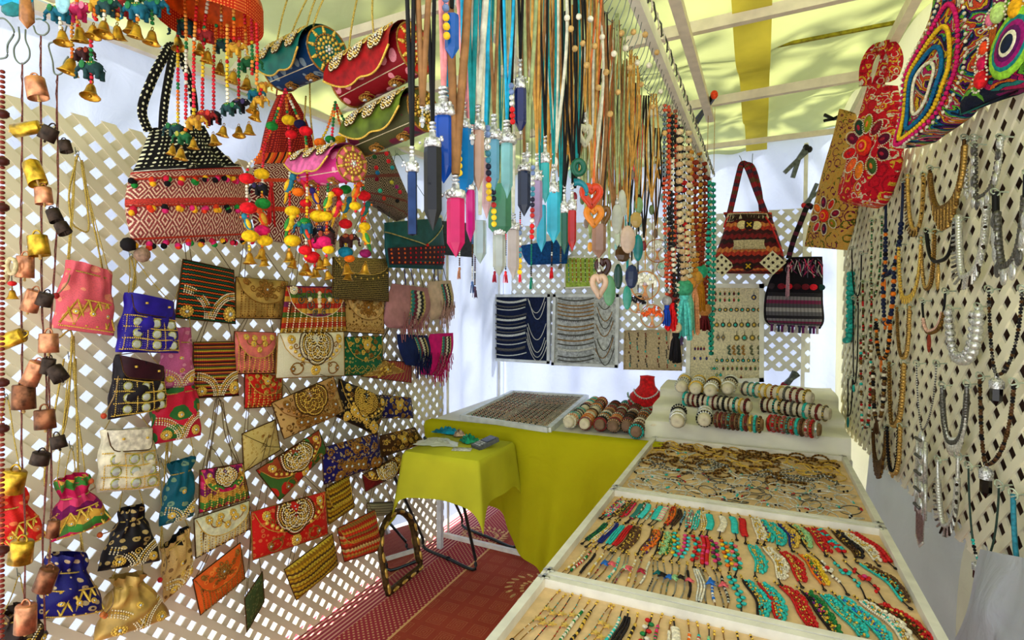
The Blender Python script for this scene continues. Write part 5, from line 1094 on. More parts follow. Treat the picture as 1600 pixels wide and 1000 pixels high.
pendant('slim magenta point beside the hot pink one', 735, 296, 378, 14, (214,30,130), cP, 732, (14,12), dx=.005)
pendant('pale blue crystal point on brown leather', 772, 216, 298, 16, (110,180,206), cB, 768, (24,22), beads=[(-10,200),(-8,310)])
pendant('aqua opal slab pendant with a slanted silver cap', 792, 222, 310, 18, (140,206,206), cC, 784, (30,20), dx=.01)
pendant('pale rose quartz bar hanging by a bead trail', 760, 246, 342, 15, (228,182,184), cT, 752, None, beads=[(10,240),(12,350)], dx=.012)
pendant('broad green aventurine point pendant', 781, 288, 376, 36, (70,130,96), cT, 756, None, dx=.02, trans=.1)
pendant('clear crystal point with a cyan tip', 750, 344, 412, 20, (196,216,214), cW, 744, None, dx=.004, trans=.6)
pendant('clear faceted quartz point behind the green one', 780, 366, 432, 20, (216,220,206), cG, 776, (18,12), dx=.02, trans=.6)
pendant('milky pink quartz point with a silver bail ring', 802, 358, 435, 18, (206,190,180), cW, 798, (20,14), dx=.016, beads=[(10,355),(10,425)])
pendant('midnight blue hexagonal point on black cord, high up', 813, 136, 208, 19, (18,30,90), cK, 812, (16,26), beads=[(-14,134),(-12,190)], trans=0)
pendant('dark navy goldstone hexagon pendant', 819, 266, 338, 20, (22,36,64), cB, 818, (20,16), dx=.008, trans=0, beads=[(14,262),(12,370)])
pendant('amethyst point fading from white to violet', 839, 280, 356, 17, (176,150,186), cN, 838, (16,24), dx=.01)
pendant('turquoise stone bar with black veins, upper one', 852, 252, 318, 13, (40,176,176), cK, 848, (14,24), dx=.004, trans=0)
pendant('turquoise blue point, lower left of the pair', 846, 320, 394, 15, (34,158,186), cT, 852, None, dx=.02, trans=0)
pendant('bright turquoise faceted point with an ornate bail', 865, 300, 380, 21, (40,178,204), cT, 862, (16,26), dx=.012, trans=0)
pendant('sage green stone point behind the turquoise ones', 876, 330, 385, 15, (110,156,130), cT, 872, None, dx=.03, trans=0)
pendant('slim dark malachite bar', 882, 330, 398, 11, (16,84,66), cK, 878, (12,24), dx=.012, trans=0)
pendant('deep red carnelian point on twin black cords', 894, 326, 393, 13, (176,20,22), cK, 888, (14,24), dx=.012, trans=0)
pendant('dark green agate ring pendant', 904, 246, 277, 25, (10,92,66), cK, 900, None, kind='donut', trans=0)
pendant('curved teal horn pendant under the green ring', 901, 282, 305, 26, (14,134,150), cT, 896, None, kind='horn', dx=.01, trans=0)
pendant('pale iridescent glass heart on a tan cord', 914, 190, 230, 22, (220,214,176), cN, 912, (5, 8), kind='heart')
pendant('orange-red agate heart pendant', 924, 284, 324, 31, (230,60,14), cN, 926, None, kind='heart', trans=.1)
pendant('bright orange agate heart just below the red one', 928, 318, 354, 27, (240,140,30), cO, 938, None, kind='heart', dx=.01, trans=.1)
pendant('tiger eye heart behind the orange heart', 943, 318, 354, 20, (120,80,30), cK, 945, None, kind='heart', dx=.03, trans=0)
pendant('smoky brown slab pendant on a wide tan ribbon', 936, 350, 404, 22, (150,112,92), cB, 932, None, dx=.015, cw=3.2, trans=0)
pendant('milky white angel shaped quartz pendant', 964, 318, 366, 18, (214,216,196), cG, 962, (6, 8), kind='drop', dx=.01)
pendant('frosted quartz teardrop on a long sage cord', 972, 296, 340, 14, (224,226,206), cG, 974, None, kind='drop', dx=.012)
pendant('clear small quartz point beside the angel', 965, 356, 386, 9, (210,220,190), cN, 968, (5,6), dx=.02)
pendant('large pink quartz leaf pendant', 981, 352, 396, 24, (238,206,180), cN, 984, None, kind='drop', dx=.02)
pendant('brown rough stone chunk pendant', 973, 384, 410, 26, (80,52,30), cB, 976, None, kind='chunk', dx=.04, trans=0)
pendant('soft green jade oval pendant', 998, 308, 334, 14, (130,170,110), cG, 1000, None, kind='drop', dx=.03, trans=0)
pendant('yellow calcite block pendant', 994, 330, 357, 20, (228,190,110), cN, 996, None, kind='chunk', dx=.03)
pendant('teal and orange striped drop pendant', 997, 366, 408, 16, (16,130,130), cK, 1006, None, kind='drop', dx=.05, trans=0)
pendant('cream and brown agate heart on a pale cord', 936, 424, 466, 24, (206,170,140), cW, 962, (5,8), kind='heart', dx=.03, trans=0)
pendant('dark maroon heart above the cream agate heart', 942, 400, 436, 22, (60,26,22), cB, 950, None, kind='heart', dx=.04, trans=0)
pendant('long jade green leaf pendant', 952, 430, 478, 20, (92,150,104), cG, 964, None, kind='drop', dx=.035, trans=0)
pendant('dark emerald drop behind the jade leaf', 966, 412, 452, 14, (10,60,50), cK, 968, None, kind='drop', dx=.05, trans=0)
pendant('midnight blue sodalite chunk pendant', 987, 412, 452, 22, (36,50,90), cK, 990, None, kind='chunk', dx=.05, trans=0)
pendant('seafoam teal drop pendant low beside the blue chunk', 980, 446, 484, 14, (60,160,140), cT, 985, None, kind='drop', dx=.07, trans=0)
# tree of life discs
def tree_disc(label, px, py, R, col, cord, dx):
    pl = PX(XR-dx); c = pl(px, py); s = (c-CAM)@FW/FPX; r = R*s; root = thing('tree_disc_pendant', label, 'necklace', c, PGRP); a = np.linspace(0, 2*PI, 33)[:-1]; rr = random.Random(int(px))
    ring = lambda q: c+np.cos(a)[:, None]*RT*q+np.sin(a)[:, None]*UP*q
    MB().m(plain('copper_wire', (190, 130, 80), .35, .6)).tube(ring(r), r*.05, 5, True).obj('ring', root)
    mb = MB().m(plain('copper_wire', (190, 130, 80), .35, .6))
    for k in range(7): x = (k-3)/3; mb.tube(smooth([c-UP*r*.95+RT*x*r*.25, c-UP*r*.3+RT*x*r*.05, c+UP*r*.1+RT*x*r*.3, c+UP*r*.6*(1-abs(x)*.4)+RT*x*r*.75], 3), r*.03, 4)
    mb.obj('wire_trunk', root); mb = MB(); m_ = solid(col, .3); m2 = solid(tuple(min(255, x*1.15) for x in col), .3)
    for k in range(46):
        t = rr.uniform(-.35, PI+.35); q = rr.uniform(.2, .88)*r; mb.m(m_ if k % 2 else m2, False).beads([c+RT*q*math.cos(t)+UP*(q*math.sin(t)*.8+r*.12)-FW*rr.uniform(0, .004)], r*.13, 'lo')
    mb.obj('stone_leaves', root, 'stuff'); cordset(root, pl, px, py-R, px, cord, 1.2, 2)
tree_disc('tree wire disc with white chips, uppermost of the tree discs', 1027, 392, 18, (226,226,206), cN, .06)
tree_disc('large tree wire disc filled with white stone chips', 1008, 446, 22, (222,218,196), cN, .05)
tree_disc('tree wire disc with orange carnelian chips, lowest', 1019, 494, 18, (206,84,34), cB, .06)
tree_disc('tree wire disc with black chips behind the white one', 997, 474, 15, (24,22,28), cK, .08)
tree_disc('tree wire disc with teal and white chips at the bead strands', 1040, 420, 14, (150,200,180), cN, .09)
# plain cord necklaces with small drops filling the rail
rr = random.Random(11); names = {0: ('tan suede', cN), 1: ('black leather', cK), 2: ('sage green', cG), 3: ('orange suede', cO), 4: ('brown leather', cB), 5: ('coral red', cm((226,80,80))), 6: ('cream ribbon', cW)}
tips = [('honey amber', (220,150,50)), ('smoky quartz', (120,100,84)), ('moss green', (90,110,60)), ('pearl white', (230,226,210)), ('wine red', (130,24,40)), ('pale aqua', (150,200,196))]
order = [4,0,1,0,0,6,4,1,0,0,1,4,0,2,2,6,0,1,3,0,4,2,0,0,1,0,5,0,1,6,0,1,0,1]
for k, ci in enumerate(order):
    px = 838+k*6.0; nm, m_ = names[ci]; tn, tc = tips[(k*5+2) % 6]; yb = 250+((k*37) % 130); dx = .02+.02*((k*7) % 5)
    if px < 900: yb -= 60
    near = ['amethyst', 'turquoise', 'carnelian', 'orange hearts', 'white quartz', 'calcite', 'jade'][min(6, int((px-838)/30))]
    pendant('%s cord necklace with %s drop, %s along the rail past the %s' % (nm, tn, ORD(k), near), px, yb, yb+16, 8, tc, m_, px+2, None, 'drop', dx=dx, cw=2.3, n=3, trans=0)
# extra cords at the near end
for k, (px, c, nm) in enumerate([(660, cB, 'peach brown'), (700, cC, 'sky blue'), (728, cP, 'dusty pink'), (738, cT, 'teal green'), (758, cC, 'bright cyan'), (796, cK, 'jet black'), (824, cG, 'olive sage')]):
    pendant('%s ribbon necklace with a tiny silver bead, between the large crystals' % nm, px, 190+k*9, 200+k*9, 6, (200,200,196), c, px-4, (9,12), 'drop', dx=-.006+.01*(k % 3), cw=2.2, n=2)
# knots on the cords
kn = MB(); 
for k in range(26): x = 886+k*6.1; y = [28,45,76,20,62,96,18,60,125,40,95,160,60,120][k % 14]+(k//3)*6; kn.m(TAN if k % 3 else WHITE).beads([PX(XR+.012)(x, y)], .0042+.0006*(k//5), 'mid')
kn.obj('cord_knot', rack, 'stuff')
# bead strands with tassels at the far end
SG = 'long bead strands at the far end of the rail'
def bstrand(label, px, ytop, ybot, cols, r, tas=None, dx=0, guru=None, wob=3, twin=True, lens=36, tw=9):
    r = r*(2.9 if px > 1064 else 2.5); wob = wob*1.7; pl = PX(XR-dx); A = pl(px, ytop); root = thing('bead_necklace', label, 'necklace', A, SG); s = (A-CAM)@FW/FPX
    pts = [pl(px-wob, ytop), pl(px-wob-.5, (ytop+ybot)/2), pl(px, ybot)]; pts2 = [pl(px+wob, ytop+2), pl(px+wob+.5, (ytop+ybot)/2), pl(px, ybot)]
    strand(root, smooth(pts, 4), r, cols, None, 'beads', int(px), (1, 1, .8))
    if twin: strand(root, smooth(pts2, 4), r, cols, None, 'beads', int(px)+1, (1, 1, .8))
    if guru: MB().m(solid(guru, .4)).ell(pl(px, ybot+4), (r*2.3,)*3).obj('guru_bead', root)
    if tas: mb = MB(); tassel_geo(mb, pl(px, ybot+9), lens*s, tw*s, solid(tas, .8), 22, seed=int(px)); mb.obj('tassel', root)
    MB().m(WIRE).tube([A+np.array([0, 0, -.003]), A+np.array([0, 0, .02]), A+np.array([.004, 0, .03])], .0012, 4).obj('hook', root)
BW = solid((210, 176, 130), .5); bw2 = solid((232, 206, 160), .5); cr = solid((232, 222, 190), .5); og = solid((206, 80, 50), .5); dk = solid((30, 28, 32), .4); pu = solid((70, 30, 60), .4); rdb = solid((140, 46, 22), .45); tq = solid((30, 168, 146), .4); am = solid((206, 140, 50), .4)
bstrand('thin grey and coral bead strand with a blue tassel', 1042, 165, 466, [og, solid((110, 130, 140), .4), og], .0028, (20, 60, 160), .02, (150, 150, 150), 2, lens=34, tw=8)
bstrand('coral and black bead strand with a scarlet tassel', 1050, 172, 462, [og, og, dk], .0032, (222, 24, 30), .01, (120, 30, 30), 3, lens=46, tw=11)
bstrand('black and white bead strand with a long black tassel', 1056, 182, 508, [dk, dk, WHITE], .0034, (14, 12, 16), .0, (200, 180, 140), 3, lens=50, tw=11)
bstrand('purple bead strand with a mauve tassel', 1062, 198, 470, [pu, pu, dk], .0034, (90, 70, 110), .02, (160, 90, 60), 2, lens=60, tw=7)
bstrand('pale wooden bead strand with a thick aqua tassel', 1069, 206, 446, [BW, bw2, BW], .0046, (90, 200, 190), -.01, (60, 150, 110), 4, lens=76, tw=15)
bstrand('cream bead strand with red accents and a mint tassel', 1077, 232, 440, [cr, cr, cr, RED], .0044, (110, 190, 160), .01, (210, 140, 60), 4, lens=72, tw=10)
bstrand('golden wood bead strand with a peach tassel', 1086, 238, 430, [am, BW, am], .0046, (236, 160, 110), -.005, (206, 150, 60), 4, lens=84, tw=10)
bstrand('brick red rudraksha strand with an ochre tassel', 1094, 254, 420, [rdb], .005, (170, 110, 20), -.01, (40, 160, 120), 4, lens=58, tw=12)
bstrand('dark red seed strand with a brown tassel', 1101, 268, 480, [rdb, solid((100, 24, 20), .45)], .005, (90, 20, 24), .0, (180, 120, 60), 3, lens=28, tw=11)
bstrand('pale pearl strand with a loop of white beads at the bottom', 1105, 278, 520, [cr, WHITE], .0036, None, .02, None, 3)
bstrand('turquoise chip strand at the very end of the rail', 1111, 286, 552, [tq, solid((20, 150, 130), .4)], .0054, None, -.01, None, 2)
bstrand('ochre seed strand with a crocheted sleeve and tan tassel', 1052, 178, 500, [am, dk, og], .003, (206, 180, 140), .05, (206, 180, 140), 2, lens=40, tw=8)
# beaded charms with small tassels hanging below the crystals
for (x, y0, y1, c, lb) in ((718,400,418,(176,120,90),'tan and slate'), (742,412,448,(70,50,70),'dark multicolour'), (738,396,440,(60,90,140),'denim blue'), (773,400,424,(150,30,50),'wine and hoop'), (790,380,424,(216,40,50),'cherry red'), (812,392,424,(230,50,70),'coral pink'), (830,380,434,(10,130,100),'emerald green'), (862,398,418,(196,20,30),'dark scarlet'), (876,400,412,(110,100,80),'pewter hand')):
    pl = PD(1.25); root = thing('tassel_charm', '%s beaded charm dangling under the crystals' % lb, 'charm', pl(x, y0), 'small charms under the pendants'); strand(root, [pl(x+1, y0-60), pl(x, y1-4)], .0024, [BRONZE, BLACK, solid(c, .5), SILVER], None, 'beads', int(x))
    mb = MB(); tassel_geo(mb, pl(x, y1), .026 if x < 870 else .012, .0062, solid(c, .8), 12, seed=int(x)); mb.obj('tassel', root)
    MB().m(BLACK).tube([pl(x+1, y0-60), pl(x+1, y0-60)*[1, 1, 0]+np.array([0, 0, 2.06])], .0009, 4).obj('cord', root)
# blue cloth bag hanging far behind the crystals
R_ = Rows([((812,384),(892,372)),((818,402),(888,396)),((826,414),(886,412))], PB, .12, .04, n=12); root = thing('shoulder_bag', 'deep blue cloth bag seen behind the turquoise pendants', 'bag', R_.o, 'bags on the back wall'); R_.body(plain('blue_felt', (16, 70, 130), .8), root)
hang(root, Q([(812,384),(892,372),(886,412),(826,414)], PB, .12), (850, 330), PB, .06)
# ================================================================== BACK WALL BOARDS
VB = np.array([0, 0, 1.]); NB = np.array([0, -1., 0])
m_alu = plain('silver_white_frame', (214, 218, 218), .4, .1, .05, 20)
def board(name, label, c, d, face, frame, fw=.022, thick=.02, n_extra=None):
    """framed display board; c = px corners tl,tr,br,bl"""
    q = Q(c, PB, d); root = thing(name, label, 'display board', q.o, None); mb = MB().m(face, False)
    mb.slab([q.bl, q.br, q.tr, q.tl], thick*.5, NB); mb.obj('panel', root)
    for a, b in ((q.bl, q.br), (q.tl, q.tr), (q.bl, q.tl), (q.br, q.tr)):
        mb = MB().m(frame, False); e = (b-a)/np.linalg.norm(b-a)*fw/2; mb.bar(a-e+NB*thick*.5, b+e+NB*thick*.5, fw, thick*1.4, (0, -1, 0) if abs((b-a)[2]) > .1 else (0, 0, 1)) if False else None
        mid = (a+b)/2+NB*thick*.6; L = np.linalg.norm(b-a)+fw; ax = (b-a)/np.linalg.norm(b-a); mb.box(mid, (L, thick*1.3, fw), np.stack([ax, NB, np.cross(ax, NB)], 1)); mb.obj('frame_bar', root)
    return q, root
def arcpts(pl, x0, y0, x1, y1, sag, n=14, d=.1):
    t = np.linspace(0, 1, n); return np.array([pl(x0+(x1-x0)*k, y0+(y1-y0)*k+sag*4*k*(1-k), d) for k in t])
def braid(name, label, pts, r, mat, group, fr=0, rows=1, seed=0, cat='bracelet', mat2=None):
    P = resample(pts, r*1.5); root = None; mb = MB().m(mat)
    for k in range(rows): off = np.array([0, 0, -(k-(rows-1)/2)*r*2.0]); mb.m(mat if k % 2 == 0 else (mat2 or mat)).beads(P+off, r*1.25, 'lo')
    if fr: mb.m(mat2 or mat).beads(P[::2]+np.array([0, 0, -r*rows-r*.6]), r*1.1, 'lo', (.6, .6, 1.3))
    mb.m(mat).tube(P, r*.4, 4); o = mb.obj(name, None, org=P[len(P)//2]); tag(o, label, cat, group); return o
qn, b1 = board('display_board', 'navy display board with silver bracelets in a pale metal frame', [(770,462),(859,462),(858,566),(766,561)], .06, plain('navy_felt', (24, 34, 66), .9), m_alu)
qg, b2 = board('display_board', 'pale grey display board with bronze and silver bracelets', [(868,462),(966,462),(964,572),(865,568)], .06, plain('grey_felt', (192, 196, 196), .9), m_alu)
pos = ['topmost', 'second', 'third', 'fourth', 'fifth', 'sixth', 'seventh', 'eighth', 'ninth', 'tenth', 'eleventh', 'twelfth', 'lowest']
for k, (y, rows, fr) in enumerate(((469,2,0),(476,1,1),(481,1,0),(491,1,1),(497,2,0),(504,1,0),(509,1,1),(516,1,0),(521,2,0),(528,1,1),(535,1,0),(543,2,1),(552,1,0))):
    x0 = (774, 773, 772, 774, 770, 770, 771, 772, 770, 771, 770, 771, 770)[k]; m_ = SILVER if k % 2 == 0 else DKSILVER
    braid('bracelet', 'silver %s bracelet on the navy board, %s of the stacked column' % (('wide', 'fringed', 'slim')[0 if rows > 1 else 1 if fr else 2], pos[k]), arcpts(PB, x0, y, 822-(k % 3), y-1, 4, d=.085), .0042, m_, 'silver bracelets on the navy board', fr, rows)
for k, (x0, y0, x1, y1, s) in enumerate(((825,467,851,465,23),(827,470,852,472,28),(825,506,853,506,25),(824,512,851,528,30),(823,520,853,532,32),(823,530,854,542,28))):
    braid('anklet', 'silver chain on the navy board, %s of the six hanging loops' % pos[k], arcpts(PB, x0, y0, x1, y1, s, d=.085), .0028, SILVER, 'silver chains on the navy board', 0, 1, 0, 'anklet')
BZ = plain('bronze_metal', (170, 128, 70), .35, .5, .2, 200)
for k, (y, rows, fr) in enumerate(((466,1,0),(474,1,0),(479,1,0),(485,1,0),(491,1,0),(497,1,1),(508,1,0),(514,1,0),(521,1,1),(530,1,0),(537,1,0),(545,2,0),(556,1,0),(562,1,0))):
    lb = ('lowest' if k == 13 else 'thirteenth' if k == 12 else pos[k]); m_ = [DKSILVER, BZ, BZ, BZ, BZ, DKSILVER, BZ, BZ, DKSILVER, BZ, DKSILVER, SILVER, DKSILVER, DKSILVER][k]
    braid('bracelet', '%s bracelet on the grey board, %s of the stacked column' % ('bronze' if m_ is BZ else 'grey metal', lb), arcpts(PB, 872, y, 927, y-(2 if k > 5 else 0), 4, d=.085), .0045, m_, 'bracelets on the grey board', fr, rows)
for k, (x0, y0, x1, y1, s) in enumerate(((935,474,955,474,12),(933,480,956,488,22),(933,490,956,496,26),(932,508,958,502,26),(933,530,957,524,26),(930,545,958,528,28),(929,532,959,545,40))):
    braid('anklet', 'bronze chain on the grey board, %s of the hanging loops' % pos[k], arcpts(PB, x0, y0, x1, y1, s*.8, d=.085), .003, BZ if k % 2 else DKSILVER, 'chains on the grey board', 0, 1, 0, 'anklet')
# ring board and earring board
m_linen = plain('beige_linen', (196, 176, 140), .9, 0, .08, 90, .2); m_lin2 = plain('cream_linen', (222, 210, 176), .9, 0, .08, 90, .2)
qr, b3 = board('display_board', 'small beige board of tiny earrings in a thin wooden frame', [(977,517),(1066,515),(1065,578),(976,576)], .05, m_linen, plain('pale_wood_frame', (186, 166, 130), .6), .008)
rr = random.Random(21); EC = [solid((30, 50, 60), .3), solid((140, 50, 40), .3), DKSILVER, solid((90, 60, 40), .4), TURQ]
def earring(label, p, kind, s, m_, grp, m2=None):
    root = thing('earring', label, 'earring', p, grp); mb = MB().m(m_)
    if kind == 0: mb.ell(p, (s*.5, s*.18, s*.8)); mb.m(m2 or GOLD).beads([p+VB*s*1.0], s*.3)
    elif kind == 1: a = np.linspace(0, 2*PI, 11)[:-1]; mb.tube(p+np.stack([np.cos(a)*s*.6, a*0, np.sin(a)*s*.6], 1), s*.14, 4, True); mb.m(m2 or TURQ).ell(p, (s*.4, s*.12, s*.4))
    elif kind == 2: mb.m(m_, False).slab([p+np.array(v)*s for v in ((0, 0, 1), (.6, 0, 0), (0, 0, -1.1), (-.6, 0, 0))], s*.2, NB); mb.m(m2 or TURQ).beads([p+NB*s*.2], s*.22)
    elif kind == 3: mb.ell(p-VB*s*.3, (s*.7, s*.18, s*.8)); mb.m(m2 or TURQ).ell(p-VB*s*.3+NB*s*.12, (s*.4, s*.14, s*.45)); mb.m(m_).tube([p+VB*s*.4, p+VB*s*1.2], s*.08, 4)
    elif kind == 4: mb.tube(smooth([p+np.array(v)*s for v in ((.1, 0, 1.2), (-.5, 0, .6), (.1, 0, 0), (-.3, 0, -.8), (.4, 0, -1.2))], 3), s*.28, 5)
    mb.m(WIRE).tube([p+VB*s*1.0, p+VB*s*1.5+NB*.002], s*.06, 4); mb.obj('drop', root); return root
cols3 = ['dark', 'rust', 'silver', 'brown', 'teal']
for i, x in enumerate((984, 997, 1010, 1029, 1043, 1056)):
    for j in range(8):
        m_ = EC[(i*3+j*2) % 5]; earring('tiny %s earring on the small beige board, %s row, %s column' % (cols3[(i*3+j*2) % 5], pos[j], pos[i]), PB(x+rr.uniform(-1.5, 1.5), 522+j*7+rr.uniform(-1, 1), .07), rr.choice((0, 4)), .011, m_, 'tiny earrings on the small beige board')
qe, b4 = board('display_board', 'cream earring board in a white frame on the back wall', [(1078,446),(1190,447),(1190,593),(1075,597)], .06, m_lin2, m_wood, .028)
ER = [(459, 1118, 1154, 6, 0, [(90,30,30),(30,90,60)], .010), (469, 1118, 1154, 6, 0, [(150,30,40),(40,120,70)], .010), (484, 1116, 1186, 9, 1, [(60,60,50),(120,80,50)], .014), (506, 1120, 1188, 8, 3, [(110,100,70),(70,60,40)], .016), (527, 1122, 1130, 2, 2, [(120,110,90)], .018), (526, 1151, 1188, 4, 3, [(120,110,70)], .019), (545, 1086, 1100, 4, 0, [(60,30,90),(120,40,60)], .010),
      (547, 1140, 1162, 4, 4, [(90,110,90),(180,130,60)], .018), (547, 1175, 1187, 2, 4, [(110,110,80)], .018), (560, 1085, 1104, 3, 0, [(60,60,120)], .011), (562, 1120, 1186, 9, 3, [(30,90,80),(40,40,40)], .012), (575, 1112, 1120, 3, 3, [(30,150,140)], .009), (576, 1130, 1187, 9, 0, [(100,60,50),(80,110,70)], .011), (585, 1120, 1126, 2, 3, [(30,140,130)], .010), (590, 1138, 1158, 3, 0, [(120,50,40)], .010), (463, 1178, 1178, 1, 3, [(50,60,110)], .016)]
for j, (y, x0, x1, n, kd, cs, s) in enumerate(ER):
    for i in range(n):
        c = cs[i % len(cs)]; x = x0+(x1-x0)*(i/(n-1) if n > 1 else 0); side = 'left' if x < 1110 else 'right end' if x > 1165 else 'middle'
        earring('%s %s earring, %s row of the cream board, %s in its %s part' % (['small oval', 'round hoop', 'diamond shaped', 'teardrop', 'curled'][kd], 'reddish' if c[0] > 110 else 'dark', ORD(sorted(set(r[0] for r in ER)).index(y)), pos[i], 'right' if x0 > 1160 else 'left' if x0 < 1112 else 'middle'), PB(x, y, .075), kd, s*1.35, solid(c, .4), 'earrings on the cream board', TURQ if kd in (1, 3) and i % 2 else GOLD)
# framed picture-like window with hanging necklaces (behind the crystals)
qp, b5 = board('display_board', 'small bright green backed necklace display above the grey board', [(884,402),(934,402),(934,448),(884,450)], .05, plain('lime_green_card', (170, 196, 80), .7), m_wood, .01)
for k, (x, c) in enumerate(((888,(60,170,180)),(894,(226,120,50)),(900,(190,30,30)),(907,(200,50,60)),(914,(60,60,70)),(920,(220,100,40)),(928,(40,150,140)))):
    mb = MB(); P = resample([PB(x, 404, .075), PB(x+1, 440, .075)], .011); mb.m(solid(c, .4)).beads(P, .0048); mb.m(WHITE).beads(P[::3], .0052); o = mb.obj('bead_necklace', None, org=P[0]); tag(o, '%s bead string on the green backed display, %s from its left' % (['turquoise', 'orange', 'red', 'rose', 'grey', 'amber', 'teal'][k], pos[k]), 'necklace', 'bead strings on the green backed display')

# ================================================================== BAGS AT THE RIGHT END OF THE BACK WALL
R_ = Rows([((1130,332),(1206,332)),((1134,345),(1208,345)),((1128,370),(1216,368)),((1118,398),(1224,396)),((1117,420),(1225,418)),((1122,427),(1222,428))], PB, .22, .09, n=24)
root = thing('shoulder_bag', 'red kilim saddle bag with shaggy white fringe and shell discs, on the back wall', 'bag', R_.o, 'bags on the back wall')
R_.body(t_stripes('kilim_red_rows', [(120, 24, 30), (60, 20, 24), (176, 50, 34), (206, 120, 60), (90, 16, 26), (40, 20, 22)], 55, zig=26), root)
rr = random.Random(4)
for nm, v0, n, L, c in (('shaggy_fringe', .95, 70, .05, (206, 190, 150)), ('shaggy_fringe', .54, 60, .055, (206, 190, 150)), ('shaggy_fringe', .92, 40, .04, (60, 40, 30))):
    mb = MB().m(solid(c, .9))
    for k in range(n): u = (.1+.8*k/n) if v0 > .6 else .25+.5*k/n; p = R_.at(u, v0, .006); mb.tube([p, p+np.array([rr.uniform(-.01, .01), -.01, -L*.5]), p+np.array([rr.uniform(-.012, .012), -.004, -L])], .0042, 4)
    mb.obj(nm, root, 'stuff')
for (u, v) in ((.36, .72), (.64, .71)): mb = MB().m(solid((226, 206, 150), .5)); mb.ell(R_.at(u, v, .008), (.028, .008, .026), None, 'hi'); mb.obj('shell_disc', root)
for (u, v) in ((.5, .72), (.5, .22)):
    mb = MB().m(solid((40, 20, 24), .7)); p = R_.at(u, v, .008); mb.ell(p, (.032, .007, .03), None, 'hi'); mb.m(YELLOW)
    for a in (PI/4, -PI/4): mb.tube([p+NB*.01+np.array([math.cos(a), 0, math.sin(a)])*.018, p+NB*.01-np.array([math.cos(a), 0, math.sin(a)])*.018], .004, 5)
    mb.obj('cross_patch', root)
for (u, v) in ((.12, .25), (.84, .27)):
    c = R_.at(u, v, .01); M = np.stack([R_.U, R_.V], 1); f = lambda x, y, e=0: c+R_.U*(x*.05+y*.0)+R_.V*y*.05+R_.N*(e+.004); R45 = lambda x, y: ((x-y)*.72, (x+y)*.72)
    mb = MB().m(solid((226, 216, 180), .7), False); mb.slab([f(*R45(*z)) for z in ((-1, -1), (1, -1), (1, 1), (-1, 1))], .006, R_.N); mb.m(solid((50, 34, 30)))
    mb.beads([f(*R45(.66*(i-1), .66*(j-1)), .007) for i in range(3) for j in range(3)], .0095, 'lo'); mb.obj('diamond_patch', root)
mb = MB().m(RED); mb.tube(smooth([R_.at(.85, .86, .01), R_.at(.92, .7, .02), R_.at(.98, .4, .02)], 4), .005, 5); mb.tube(smooth([R_.at(.1, .86, .01), R_.at(.02, .8, .02), R_.at(-.0, .7, .03)], 4), .006, 5); mb.obj('red_tie', root)
m_strp = t_stripes('red_patterned_strap', [(120, 20, 40), (90, 60, 40), (150, 30, 40), (60, 40, 60)], 90, ax=0)
band_strap(root, [PB(1140, 334, .24), PB(1148, 300, .24), PB(1155, 270, .24), PB(1160, 256, .24), PB(1168, 262, .24), PB(1182, 298, .24), PB(1196, 334, .24)], .035, m_strp, 'strap', NB)
band_strap(root, [PB(1164, 256, .22), PB(1176, 262, .22), PB(1186, 296, .22), PB(1190, 330, .22)], .03, m_strp, 'strap', NB)
MB().m(WIRE).tube([PB(1160, 258, .24), PB(1158, 248, .24), PB(1155, 243, .24)], .002, 4).obj('wire_hook', root); MB().m(WIRE).tube([PB(1175, 262, .22), PB(1176, 240, .22)], .002, 4).obj('wire_hook', root)
R_ = Rows([((1234,402),(1285,401)),((1210,426),(1286,425)),((1200,445),(1286,447)),((1194,470),(1286,472)),((1194,498),(1288,500)),((1202,508),(1282,514))], PB, .2, .07, n=24)
root = thing('shoulder_bag', 'black bag with grey woven stripes, red dots and tangled fringe near the right corner', 'bag', R_.o, 'bags on the back wall')
R_.body(plain('black_felt', (18, 14, 24), .9), root, 'body'); mb = MB().m(t_stripes('grey_wine_stripes', [(90, 88, 96), (150, 146, 150), (70, 66, 76), (110, 30, 70), (120, 116, 124), (30, 26, 36)], 60, wob=.05)); u, v = np.meshgrid(np.linspace(.0, 1, 18), np.linspace(.06, .5, 8), indexing='ij'); mb.grid(R_.at(u, v, .004), np.stack([u*.35, v*.4], -1)); mb.obj('striped_panel', root)
for k, (u, c) in enumerate(((.08, (50, 40, 50)), (.25, (120, 20, 40)), (.38, (226, 30, 50)), (.53, (60, 10, 24)), (.68, (110, 20, 36)), (.82, (220, 30, 50)), (.96, (24, 60, 60)))): mb = MB().m(solid(c, .8)); mb.ell(R_.at(u, .58, .004), (.021, .006, .018), None, 'hi'); mb.obj('felt_dot', root)
mb = MB()
for k in range(34): p = R_.at(.1+.85*k/34, .97-.1*((k*7 % 5)/5), .006); mb.m(solid([(200, 190, 190), (120, 40, 90), (90, 90, 110), (226, 60, 110)][k % 4], .9)).tube(smooth([p, p+np.array([rr.uniform(-.02, .02), -.01, -.03]), p+np.array([rr.uniform(-.025, .025), -.004, -.075])], 3), .0025, 4)
mb.obj('tangled_fringe', root, 'stuff'); mb = MB()
for k in range(14): p = R_.at(.08+.064*k, .06, .002); mb.m(solid([(110, 40, 110), (200, 190, 200), (60, 60, 90)][k % 3], .8)).tube([p, p-VB*.045], .008, 5)
mb.obj('lower_tassel', root, 'stuff'); mb = MB(); tassel_geo(mb, PB(1232, 414, .3), .19, .014, solid((200, 150, 170), .8), 14); mb.obj('tassel', root)
band_strap(root, [PB(1232, 404, .25), PB(1240, 375, .25), PB(1252, 345, .24), PB(1262, 322, .22), PB(1270, 325, .22)], .03, t_stripes('black_wine_strap', [(20, 16, 24), (90, 30, 60), (20, 16, 24)], 90, 0), 'strap', NB)

